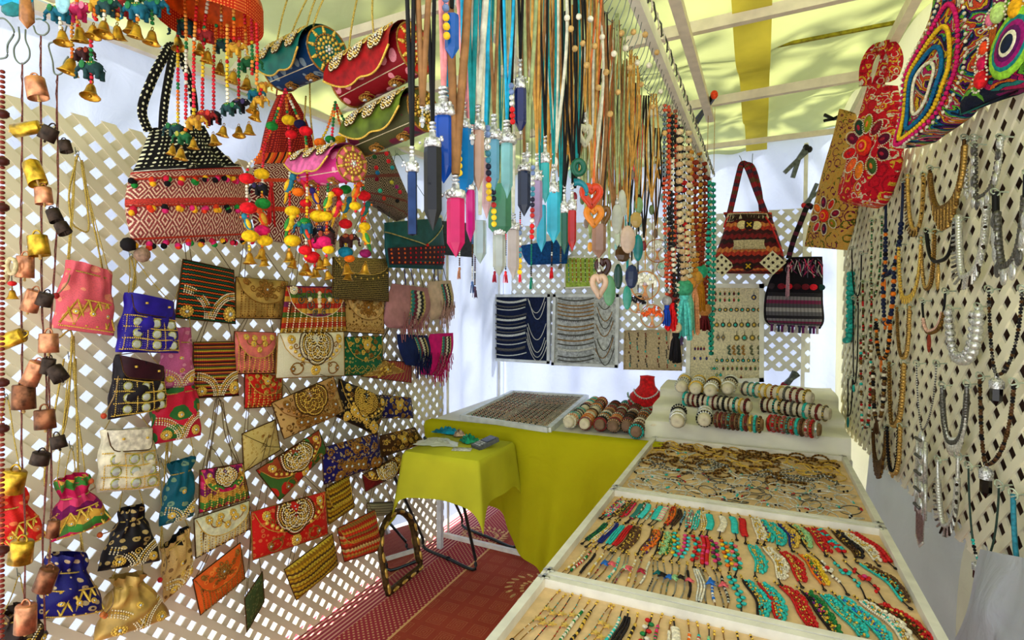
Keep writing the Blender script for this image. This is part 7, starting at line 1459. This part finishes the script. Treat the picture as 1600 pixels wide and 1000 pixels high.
# ---- cushion rolls with bracelets
def roll(label, a, b, r, mat, rings, where, kinds_=None, sq=.9, seed=0, grp='cushion rolls'):
    a, b = np.array(a), np.array(b); ax = b-a; L = np.linalg.norm(ax); ax /= L; M = orient((0, 0, 1), ax); rr = random.Random(seed); root = thing('cushion_roll', label, 'cushion', (a+b)/2, grp)
    pr = [(.0001, .02), (.35, 0), (.8, .01), (.98, .08), (1, .2), (1, .8), (.98, .92), (.8, .99), (.35, 1), (.0001, .98)]; MB().m(mat).lathe([(x*r, y*L) for x, y in pr], a, M, 16).obj('cushion', root)
    for k in range(rings):
        t = (k+.8)/(rings+.6); c = a+ax*L*t; an = np.linspace(0, 2*PI, 19)[:-1]; P = c+np.cos(an)[:, None]*M[:, 0]*r*1.07+np.sin(an)[:, None]*M[:, 1]*r*1.07; m1, m2 = (kinds_ or cc)[rr.randrange(len(kinds_ or cc))], (kinds_ or cc)[rr.randrange(len(kinds_ or cc))]
        mb = MB(); mb.m(m1).tube(P, r*(.14+.09*rr.random()), 5, True); mb.m(m2).beads(P, r*(.17+.1*rr.random()), 'lo'); o = mb.obj('bracelet', None, org=c); tag(o, 'bracelet wrapped on the %s, %s along it' % (where, ORD(k)), 'bracelet', 'bracelets wrapped on cushion rolls')
m_taupe = plain('taupe_cushion', (132, 104, 84), .9, 0, .08, 30, .2); m_ivory = plain('ivory_cushion', (226, 214, 186), .9, 0, .05, 30, .2); m_brc = plain('brown_card_roll', (150, 118, 80), .9)
fr_ = [(887,661,m_ivory,'ivory'),(912,664,m_ivory,'ivory'),(936,665,m_taupe,'taupe'),(957,667,m_taupe,'taupe'),(978,667,m_taupe,'taupe'),(993,676,m_taupe,'taupe'),(1022,670,m_ivory,'ivory')]; bk_ = [(932,626),(950,622),(963,633),(979,633),(997,635),(1009,646),(1028,645)]
for k in range(7):
    (x, y, m_, cn), (x2, y2) = fr_[k], bk_[k]; a = onz(x, y, .836); b = onz(x2, y2, .836); b[1] = min(b[1], 3.62); v = (b-a); mid = a+v*.48
    roll('%s bracelet cushion in the front line on the back table, %s from the tray' % (cn, ORD(k)), a, mid-v*.03, .031, m_, 6, '%s front cushion counted from the back tray' % ORD(k), None, seed=k)
    roll('%s bracelet cushion in the rear line on the back table, %s from the tray' % (cn, ORD(k)), mid+v*.03, b, .031, m_, 7, '%s rear cushion counted from the back tray' % ORD(k), None, seed=k+20)
# riser
root = thing('display_riser', 'cream cloth draped over three steps at the right end of the back wall', 'riser', (-.08, 3.4, .78)); pr = [(2.915, .775), (2.925, .83), (2.935, .868), (2.96, .878), (3.12, .88), (3.15, .9), (3.17, .925), (3.38, .93), (3.40, .96), (3.42, .99), (3.70, .995), (3.76, .97), (3.8, .775)]
X = np.linspace(-.56, .385, 40); P_ = smooth([(0, y, z) for y, z in pr], 4); G = np.stack([np.stack([X, np.full(40, p[1])+.006*np.sin(X*17+i*.5)*(i < 12), np.full(40, p[2])+.003*np.sin(X*23+i)], -1) for i, p in enumerate(P_)], 1)
mb = MB().m(m_cc); mb.grid(G); c = G.copy()
for e in (0, -1): base = G[e].copy(); base[:, 2] = .775; mb.grid(np.stack([G[e], base], 1))
mb.obj('cloth', root); MB().m(m_wc, False).box((-.08, 3.36, .76), (.94, .9, .028)).obj('tabletop', root)
for x in (-.5, .34):
    for y in (2.96, 3.78): MB().m(m_alu, False).box((x, y, .373), (.03, .03, .746)).obj('leg', root)
jc = [TURQ, BR, DKSILVER, S2((120, 40, 36)), BLK, G0]; gd = [G0, G0, SILVER, BRONZE]; bw_ = [BLK, SILVER, BR, CRM]
def rl(lbl, x0, y0, x1, y1, z, r, m_, n, wh, ks, sd): roll(lbl, onz(x0, y0, z), onz(x1, y1, z), r, m_, n, wh, ks, seed=sd, grp='cushion rolls on the riser')
rl('brown roll on the lowest riser step, left of its twin', 1115, 655, 1193, 664, .915, .034, m_brc, 11, 'left brown roll of the lowest step', jc, 41); rl('brown roll on the lowest riser step ending near the lattice', 1198, 660, 1283, 672, .915, .034, m_brc, 11, 'right brown roll of the lowest step', [RED, TURQ, SILVER, BR], 42)
rl('ivory roll on the middle riser step, left of its twin', 1066, 622, 1174, 636, .965, .034, m_ivory, 13, 'left ivory roll of the middle step', jc, 43); rl('ivory roll on the middle riser step ending near the lattice', 1188, 631, 1298, 647, .965, .034, m_ivory, 11, 'right ivory roll of the middle step', jc, 44)
rl('long ivory roll on the top riser step below the black bag', 1158, 606, 1270, 622, 1.03, .034, m_ivory, 11, 'long roll of the top step', jc, 45)
for k, (x, y, ks) in enumerate(((1064,606,gd),(1086,609,gd),(1109,612,gd),(1136,609,bw_))): rl('short ivory cushion on the top riser step, %s from the left' % ORD(k), x, y, x+8, y-16, 1.03, .033, m_ivory, 4, '%s short cushion of the top step' % ORD(k), ks, 50+k)
for k, (x, y) in enumerate(((1058,660),(1100,658))): rl('short ivory cushion on the lowest riser step, %s from the left' % ORD(k), x, y, x+3, y-20, .915, .034, m_ivory, 4, '%s short cushion of the lowest step' % ORD(k), [BLK, SILVER, CRM], 60+k)
# red bust
c = onz(1020, 640, .79); c[1] = min(c[1], 3.5); sx = .125; c[2] += .02; root = thing('necklace_bust', 'red velvet necklace bust on the back table', 'display bust', c); pr = [(.0001, 0), (.75, 0), (1, .02), (1.02, .045), (.86, .085), (.55, .112), (.40, .13), (.36, .165), (.38, .175), (.0001, .18)]; pr = [(x, y*1.32) for x, y in pr]
MB().m(plain('red_velvet', (206, 14, 22), .8, sheen=.5)).lathe([(x*sx, y) for x, y in pr], c, None, 24, .55).obj('bust', root)
for (rx_, z0, z1, r, m_, lb) in ((.6, .150, .10, .005, SILVER, 'short silver collar necklace on the red bust'), (.92, .125, .04, .0065, S2((120, 170, 150), .4, ), 'silver and jade necklace lying low on the red bust')):
    a = np.linspace(PI*1.02, PI*1.98, 30); t = (1+np.sin(a)); P = np.stack([c[0]+np.cos(a)*sx*rx_, c[1]-sx*.55*(.5+.6*np.abs(np.sin(a)))-.004, c[2]+z1+(z0-z1)*(1-np.abs(np.sin(a)))**.8], 1); mb = MB(); mb.m(m_).beads(P, r); mb.m(SILVER).beads(P[::2]+[0, -.003, -.004], r); o = mb.obj('necklace', None, org=P[15]); tag(o, lb, 'necklace', 'necklaces on the red bust')
# ================================================================== RIGHT LATTICE: NECKLACES
NG = 'necklaces hooked on the right lattice'
def hookgeo(parent, p):
    N = np.array([-1, -.078, 0]); a = np.linspace(-.6, 4.6, 9); U = dR; MB().m(plain('white_coated_wire', (190, 200, 180), .4, .3)).tube(np.vstack([[p-N*.03+U*.012], [p-N*.012], [p+N*.008*math.cos(x)+U*.010*math.sin(x)+np.array([0, 0, .010*math.sin(x)]) for x in a]]), .0022, 5).obj('wire_hook', parent)
def neck(label, L, B, R, style, mats, r=.0045, pend=None, d=.03, ex=2.6, upper=0, um=BLACK, hooks=(1, 1)):
    r *= 1.3; t = np.linspace(0, 1, 34); xb = B[0]; x = np.where(t < .5, L[0]+(xb-L[0])*(t*2)**1.5, R[0]+(xb-R[0])*((1-t)*2)**1.5); yl = L[1]+(R[1]-L[1])*t; y = yl+(B[1]-(L[1]+R[1])/2)*(1-np.abs(2*t-1)**ex)
    P = np.array([PR(a, b, d) for a, b in zip(x, y)]); P = resample(P, .004); n = len(P); root = thing('necklace', label, 'necklace', P[n//2], NG); mb = MB(); N = np.array([-1, -.078, 0]); Z = np.array([0, 0, 1.])
    k0 = int(n*upper); body = P[k0:n-k0] if k0 else P
    if k0: MB().m(um).tube(P[:k0+1], r*.55, 5).obj('cord', root); MB().m(um).tube(P[n-k0-1:], r*.55, 5).obj('cord', root)
    T = np.gradient(body, axis=0); T /= np.linalg.norm(T, axis=1)[:, None]; Sd = np.cross(T, N); Sd /= np.linalg.norm(Sd, axis=1)[:, None]; i = np.arange(len(body)); rr = random.Random(int(B[0]*7))
    if style == 'chain':
        sp = max(1, int(r*1.7/.004)); mb.m(mats[0]).beads(body[::sp]+Sd[::sp]*r*.5, r, 'mid'); mb.m(mats[-1]).beads(body[::sp]-Sd[::sp]*r*.5+N*r*.4, r*.8, 'mid'); mb.m(DKIRON).beads(body[sp//2::sp], r*.6, 'lo'); mb.m(mats[0]).tube(body, r*.5, 5)
    elif style == 'thin': mb.m(mats[0]).beads(body[::2], r*.8, 'lo'); mb.m(mats[-1]).tube(body, r*.4, 4)
    elif style == 'beads':
        s_ = max(1, int(r*1.8/.004))
        for k, p in enumerate(body[::s_]): mb.m(mats[(k//rr.choice((1, 1, 2))) % len(mats)]).beads([p], r*(.85+.3*rr.random()), 'mid' if r > .006 else 'lo')
        mb.m(BLACK).tube(body, .0012, 4)
    elif style == 'spiky':
        mb.m(mats[0]).beads(body[::2], r, 'lo')
        for k in range(0, len(body), 3): o_ = Sd[k] if Sd[k][2] < 0 or abs(Sd[k][2]) < .2 else -Sd[k]; g = math.sin(PI*k/len(body)); mb.m([mats[0], mats[-1], mats[0], DKIRON][(k//3) % 4]).tube([body[k], body[k]+o_*r*2.2*(.6+g)+N*r*.8], [r*.5, r*.35], 5)
    elif style == 'fringe':
        mb.m(mats[0]).beads(body[::2], r, 'lo'); mb.m(mats[-1]).beads(body[::2]+Sd[::2]*r, r*.8, 'lo')
        for k in range(int(len(body)*.22), int(len(body)*.78), 3):
            g = math.sin(PI*(k/len(body)-.22)/.56); Lf = .02+.05*g
            for q in np.arange(.006, Lf, .0085): mb.m(mats[(k//3) % len(mats)]).beads([body[k]-Z*q+N*.002], r*.75, 'lo')
    elif style == 'coins':
        mb.m(mats[0]).beads(body[::2]+Sd[::2]*r*.5, r*.6, 'lo'); mb.m(mats[-1]).beads(body[1::3]-Sd[1::3]*r*.5, r*.7, 'lo')
        for k in range(0, len(body), max(5, int(r*2.9/.004))): mb.m(mats[0] if k % 3 else mats[-1]).ell(body[k]-Z*r*1.3+N*.003, (r*.35, r*1.3, r*1.5))
    elif style == 'discs':
        mb.m(mats[0]).tube(body, r*.5, 5); mb.m(mats[0]).beads(body[::2], r*.8, 'lo')
        for k in range(0, len(body), 3): g = math.sin(PI*k/len(body))**.6; mb.m(mats[-1]).ell(body[k]+Sd[k]*0-Z*r*g, (r*.4, r*.5, r*2.6*g+.001))
    mb.obj('chain', root, 'stuff') if style != 'cord' else MB().m(mats[0]).tube(body, r, 6).obj('cord_loop', root)
    b = P[n//2] if True else 0; j = int(np.argmin(P[:, 2])); b = P[j]
    if pend:
        kd, ln, w, m_ = pend; e = PR(B[0], B[1]+ln, d); Lp = np.linalg.norm(e-b); mb = MB()
        if kd == 'crystal': M = np.stack([dR, np.cross(Z, dR), Z], 1); mb.m(m_, False).lathe([(w*.5, -.3*Lp), (w*.5, -.8*Lp), (.0001, -Lp)], b, M, 6, .8); mb.m(BLACK if False else m_).ell(b-Z*Lp*.4, (w*.3, w*.3, w*.3)); q = MB().m(m_ornate); q.lathe([(.0001, -.05*Lp), (w*.35, -.1*Lp), (w*.62, -.2*Lp), (w*.6, -.42*Lp)], b, M, 8, .85); q.beads([b+dR*f*w*.6-Z*.3*Lp for f in (-1, 0, 1)]+[b, b-Z*.06*Lp], w*.18); q.obj('silver_cap', root); mb.obj('crystal', root)
        elif kd == 'filigree':
            mb.m(m_)
            for k in range(5): mb.ell(b-Z*Lp*(.08+.14*k), (.01, w*(.75 if k % 2 else .55), Lp*.075)); mb.m(DKSILVER).beads([b-Z*Lp*(.08+.14*k)+N*.01+dR*x for x in np.linspace(-w*.5, w*.5, 5)], .006); mb.m(m_)
            for f in (-1, 1): mb.bar(b-Z*Lp*.42+dR*f*w, b-Z*Lp*.72+dR*f*w, .012, .008); mb.bar(b-Z*Lp*.08+dR*f*w*.8, b-Z*Lp*.42+dR*f*w*.9, .01, .008)
            mb.obj('filigree_plate', root); mb = MB().m(SILVER)
            for k in range(11): x = -w*.8+w*1.6*k/10; mb.tube([b-Z*Lp*.7+dR*x, b-Z*(Lp*(.97-.06*abs(k-5)/5))+dR*x*.9], .0022, 4); mb.beads([b-Z*(Lp*(.98-.06*abs(k-5)/5))+dR*x*.9], .0045, 'lo')
            mb.obj('chain_fringe', root, 'stuff')
        elif kd == 'drop': mb.m(m_).ell(b-Z*Lp*.5, (.006, w*.5, Lp*.45)); mb.m(mats[0]).beads([b], .005); mb.obj('pendant', root)
        elif kd == 'tassel': tassel_geo(mb, b, Lp, w*.5, m_, 12); mb.obj('tassel', root)
    for k, h in enumerate(hooks):
        if h: hookgeo(root, P[0 if k == 0 else -1])
    return root
AB = plain('antique_brass', (128, 94, 44), .35, .5, .2, 200); AG = plain('bright_antique_gold', (206, 166, 90), .32, .5, .2, 200); orb = S2((236, 120, 30), .3); nvb = S2((24, 34, 70), .3); bkb = S2((24, 22, 24), .3)
neck('broad antique gold bib necklace with a beaded fringe near the lattice top', (1453,262), (1477,322), (1507,214), 'fringe', [AB, AG], .007, ('drop', 1, .001, AB), .04, um=BRONZE, upper=.06)
neck('twin strand antique gold braided necklace left of the bib', (1418,275), (1430,358), (1443,272), 'spiky', [AG, AB], .006)
neck('silver coin necklace in two garlands below the multicolour bag', (1522,226), (1524,312), (1563,214), 'coins', [SILVER, DKSILVER], .008, None, .045)
neck('wide silver collar with round discs at the right edge', (1555,300), (1571,420), (1606,270), 'coins', [SILVER, DKSILVER], .011, None, .05, upper=.12)
neck('navy cord necklace with large orange beads, upper of two', (1384,300), (1382,430), (1411,283), 'beads', [nvb, orb, nvb, nvb, orb, nvb, bkb], .007, ('drop', 34, .034, orb), .035, upper=.2, um=S2((30, 40, 70)))
neck('silver choker with spiky drops on pale leaf loops', (1498,340), (1507,432), (1541,322), 'spiky', [SILVER, m_ornate], .008, ('drop', 22, .03, m_ornate), .04)
neck('black cord necklace with gold chain tip and a hanging coin', (1448,360), (1468,408), (1492,343), 'cord', [BLACK], .0045, ('drop', 48, .03, AG), .035)
neck('antique gold rope necklace with flat gold discs', (1404,382), (1414,466), (1439,378), 'coins', [AG, GOLD], .0065, None, .035)
neck('turquoise chip necklace hanging straight at the far end of the lattice', (1327,428), (1320,532), (1331,428), 'beads', [TURQ, S2((30, 160, 150), .4)], .011, None, .03, 6)
neck('thin black cord with a small red amulet', (1331,388), (1339,462), (1346,396), 'cord', [BLACK], .0022, ('drop', 16, .014, S2((90, 20, 30))), .035)
neck('thin black cord with a turquoise oval', (1333,466), (1334,600), (1341,470), 'cord', [BLACK], .0022, ('drop', 14, .018, TURQ), .04)
neck('thin black cord with a slim turquoise bar, lowest of the three', (1325,590), (1325,650), (1332,590), 'cord', [BLACK], .0022, ('drop', 20, .014, S2((20, 120, 120))), .045)
neck('long green seed bead string beside the orange beads', (1362,345), (1358,470), (1378,340), 'beads', [GREEN, BRONZE, S2((60, 110, 70)), CRM], .0036)
neck('mossy bead string with small flowers', (1348,440), (1352,560), (1362,444), 'beads', [S2((110, 130, 70)), BRONZE, RED, CRM], .0045)
neck('black and gold necklace with pink shell chips', (1441,470), (1456,518), (1477,455), 'chain', [AB, S2((226, 180, 160))], .005, ('drop', 34, .02, S2((150, 60, 40))), .035, upper=.2)
neck('heavy silver wheat chain with leaf loops', (1484,482), (1504,560), (1528,479), 'chain', [SILVER, m_ornate], .0105, None, .04, upper=.04, um=SILVER)
neck('dark seed bead necklace with a black crystal, upper right', (1545,452), (1558,586), (1597,452), 'beads', [bkb, DKSILVER, bkb, BRONZE], .0036, ('crystal', 50, .030, plain('black_crystal', (16, 12, 14), .12)), .035, 1.9)
neck('plain antique gold chain in the middle of the lattice', (1402,482), (1412,558), (1421,479), 'chain', [AG, AB], .005)
neck('amber and black bead necklace with an amber disc', (1369,500), (1378,560), (1391,500), 'beads', [orb, bkb, AB, bkb], .006, ('drop', 24, .03, orb), .035)
neck('brown seed necklace with a pine cone cluster', (1364,575), (1371,655), (1382,575), 'beads', [BR, AB, bkb, CRM], .0065, ('tassel', 24, .026, BR), .04)
neck('gold rope necklace below the plain gold chain', (1390,568), (1396,664), (1412,567), 'chain', [AG, AB], .0065)
neck('fine silver chain carrying a long filigree plaque with chain fringe', (1432,568), (1441,672), (1463,568), 'thin', [DKSILVER, SILVER], .003, ('filigree', 190, .042, SILVER), .05, 1.6)
neck('pewter necklace with a row of pearls on one side', (1472,602), (1489,692), (1511,600), 'discs', [DKSILVER, SILVER], .0085, None, .04, upper=.08, um=DKSILVER)
neck('brown wooden seed necklace with a black crystal, middle right', (1531,588), (1541,726), (1584,598), 'beads', [BR, bkb, BRONZE], .0042, ('crystal', 54, .030, plain('black_crystal', (16, 12, 14), .12)), .035, 1.9)
neck('dark green cord necklace with turquoise beads and a black crystal, lowest', (1513,728), (1531,876), (1561,758), 'beads', [TURQ, bkb, SILVER], .0036, ('crystal', 38, .030, plain('black_crystal', (16, 12, 14), .12)), .035, 2.2, .38, S2((50, 70, 60)))
neck('blue cord necklace at the bottom right edge', (1583,772), (1602,905), (1612,790), 'cord', [S2((50, 140, 160))], .004, ('drop', 12, .01, RED), .035)
neck('silver spiral chain necklace near the lattice bottom', (1465,718), (1480,822), (1497,712), 'spiky', [SILVER, DKSILVER], .007, None, .035, upper=.14, um=SILVER)
neck('bronze necklace with a dark drop cluster under the brown seeds', (1364,672), (1373,722), (1384,670), 'fringe', [BRONZE, AB], .0065)
neck('gold and black chain necklace low at the lattice edge', (1387,668), (1397,738), (1406,666), 'chain', [AG, bkb], .0065, ('drop', 8, .016, AG))
neck('red teal and bone bead necklace left of the brown seeds', (1345,524), (1350,668), (1361,526), 'beads', [CRM, TURQ, BR, RED, CRM, AB], .0052, None, .03, 3.5)
neck('second navy and orange bead necklace hanging lower', (1380,432), (1384,506), (1397,420), 'beads', [nvb, nvb, orb], .007, ('drop', 10, .02, orb), .04)
neck('slim bronze chain between the gold disc necklace and bib', (1440,372), (1449,450), (1460,362), 'chain', [AB, AG], .0045)
neck('small silver leaf necklace just under the coin garlands', (1508,218), (1512,300), (1522,214), 'coins', [SILVER, m_ornate], .006)

# ================================================================== EMBROIDERED BAGS AT THE TOP RIGHT
RB = [(206, 20, 60), (240, 190, 40), (30, 30, 60), (230, 90, 40), (180, 20, 120), (40, 130, 60), (20, 90, 150), (236, 226, 200), (220, 60, 130)]
m_e1 = t_embroid('rainbow_chain_stitch', (24, 30, 60), [(214, 30, 110), (240, 190, 40), (20, 110, 160), (236, 226, 200), (110, 20, 120), (120, 200, 60), (236, 80, 50), (24, 30, 60)], 7, 24, keep=.12, warp=.9)
m_e2 = t_embroid('red_ground_embroidery', (214, 18, 44), [(214, 18, 44), (90, 10, 50), (240, 120, 30), (214, 18, 44), (60, 110, 40), (240, 190, 60), (180, 14, 40), (240, 226, 200)], 32, 7, keep=.6, warp=.4)
m_e3 = t_embroid('ochre_ground_embroidery', (222, 166, 76), [(222, 166, 76), (150, 20, 60), (206, 60, 30), (222, 166, 76), (90, 100, 30), (120, 20, 70), (226, 180, 90)], 30, 7, keep=.6, warp=.4)
def flower(root, R_, u, v, s, cols, cen, seed=0):
    rr = random.Random(seed); mb = MB(); n = len(cols)
    for k, c in enumerate(cols):
        a = 2*PI*k/n+.3; ce = (u+math.cos(a)*s*1.05/R_.w, v+math.sin(a)*s*1.05/R_.h); p = R_.at(ce[0], ce[1], .004); dr = R_.U*math.cos(a)+R_.V*math.sin(a); M = np.stack([dr, np.cross(R_.N, dr), R_.N], 1)
        mb.m(S2(c, .8)).ell(p, (s*.5, s*.3, .006), M, 'hi'); mb.m(S2((220, 110, 50) if c[1] > 60 else (170, 30, 60), .8)).ell(p+R_.N*.003, (s*.24, s*.13, .005), M); t = np.linspace(0, 2*PI, 25)[:-1]
        mb.m(WHITE).beads(p+R_.N*.003+np.cos(t)[:, None]*M[:, 0]*s*.55+np.sin(t)[:, None]*M[:, 1]*s*.35, .0028)
    for q, c in ((.62, (220, 40, 30)), (.5, (240, 150, 30)), (.38, (200, 20, 40)), (.2, (240, 80, 110))): mb.m(S2(c, .8)).ell(R_.at(u, v, .004+.004*(1-q)), (s*q, s*q, .009*(1.6-q)), np.stack([R_.U, R_.V, R_.N], 1), 'hi')
    mb.obj('flower_embroidery', root, 'stuff')
def ebag(rows, pl, t, mat, label, tops=None, n=24): R_ = Rows(rows, pl, 0, t, n=n, tops=tops); root = thing('embroidered_bag', label, 'bag', R_.o, 'embroidered bags at the lattice top'); R_.body(mat, root); return R_, root
R1, r1 = ebag([((1312,170),(1336,178)),((1306,205),(1345,215)),((1292,255),(1345,262)),((1274,320),(1338,330)),((1257,385),(1324,391))], PV(1257, 2.85, 1345, 2.5), .05, m_e3, 'ochre embroidered cloth bag hanging furthest along the right lattice')
flower(r1, R1, .5, .2, .05, [(120,10,50),(206,40,30),(90,10,60),(226,100,30),(120,20,60),(200,30,50),(60,20,60),(130,120,30)], 0)
R2, r2 = ebag([((1358,130),(1402,134)),((1350,165),(1405,165)),((1338,205),(1406,205)),((1326,255),(1406,255)),((1313,300),(1386,312)),((1320,318),(1372,326))], PV(1313, 2.25, 1406, 1.98), .06, m_e2, 'scarlet embroidered bag with a many-petalled flower between the ochre and rainbow bags')
flower(r2, R2, .55, .5, .062, [(90,10,50),(120,20,40),(130,140,20),(30,60,50),(100,10,50),(214,20,30),(236,90,40),(226,120,30),(60,90,40),(60,10,40)], 0, 2)
P2_ = PV(1313, 2.25, 1406, 1.98); band_strap(r2, [P2_(1352,134), P2_(1353,105), P2_(1362,84), P2_(1376,74), P2_(1386,82), P2_(1380,110), P2_(1372,132)], .045, m_e2, 'strap', -FW, .004); band_strap(r2, [P2_(1376,76,.04), P2_(1392,74,.02), P2_(1400,92,.0), P2_(1394,114,.02), P2_(1382,118,.04)], .05, m_e2, 'strap', -FW, .004)
R3, r3 = ebag([((1462,-60),(1560,-60)),((1458,20),(1562,15)),((1432,80),(1560,90)),((1418,120),(1545,135)),((1414,180),(1515,180)),((1408,224),(1462,214)),((1412,232),(1440,228))], PV(1408, 1.72, 1560, 1.36), .05, m_e1, 'large rainbow embroidered bag with navy ground at the lattice top', n=28)
mb = MB()
for k, (f, c) in enumerate(((.46, (240, 226, 200)), (.38, (214, 30, 110)), (.30, (240, 190, 40)), (.22, (20, 100, 150)), (.14, (236, 226, 200)))):
    a = np.linspace(0, 2*PI, 90)[:-1]; mb.m(S2(c, .8)); P = R3.at(.47+f*.95*np.cos(a)*(.85), .48+f*1.0*np.sin(a), .006); mb.beads(P, .0052 if k % 4 == 0 else .007, 'lo')
mb.obj('chain_stitch_ring', r3, 'stuff')
R4, r4 = ebag([((1556,-60),(1690,-60)),((1552,40),(1680,40)),((1540,100),(1660,95)),((1518,140),(1640,125)),((1500,180),(1592,140))], PV(1500, 1.42, 1600, 1.24), .05, t_embroid('navy_ground_embroidery', (26, 34, 60), [(150, 20, 110), (40, 140, 130), (120, 200, 60), (26, 34, 60), (240, 120, 40), (214, 30, 100), (26, 34, 60)], 7, 12, keep=.3, warp=.3), 'navy embroidered bag with a green-ringed eye motif at the top right corner')
mb = MB()
for q, c in ((.075, (150, 210, 60)), (.066, (20, 130, 130)), (.056, (150, 20, 110)), (.044, (90, 20, 90)), (.034, (236, 226, 200)), (.03, (24, 34, 60))): mb.m(S2(c, .8)).ell(PV(1500, 1.42, 1600, 1.24)(1582, 68, .06)+R4.N*(.012*(1-q/.08)), (q*.75, q, .008), np.stack([R4.U, R4.V, R4.N], 1), 'hi')
mb.obj('eye_motif', r4); mb = MB()
for (x, y, c, s) in ((1538, 75, (236, 70, 30), .02), (1535, 98, (200, 20, 80), .022), (1533, 124, (220, 30, 40), .028), (1560, 20, (190, 220, 130), .03), (1588, 12, (240, 170, 30), .03), (1548, 30, (240, 120, 160), .02)): mb.m(S2(c, .8)).ell(PV(1500, 1.42, 1600, 1.24)(x, y, .055), (s*.5, s*.6, s), np.array(orient((1, 0, 0), (.2, .5, .8))), 'hi'); a = np.linspace(0, 2*PI, 19)[:-1]; mb.m(WHITE).beads(PV(1500, 1.42, 1600, 1.24)(x, y, .055)+np.cos(a)[:, None]*R4.U*s*.68+np.sin(a)[:, None]*R4.V*s*1.05+R4.N*.004, .003)
mb.obj('petal_embroidery', r4, 'stuff')
# pale cloth hanging in the bottom right corner
P = [PR(1480, 1010, .1), PR(1640, 1010, .12), PR(1640, 880, .12), PR(1532, 858, .06)]
c1 = cloth('hanging_sheet', P, 20, 16, m_white, .012, (-1, 0, 0), 23, 5, 'thing'); del c1['kind']; c1['label'] = 'pale bluish cloth hanging in the bottom right corner'; c1['category'] = 'cloth'
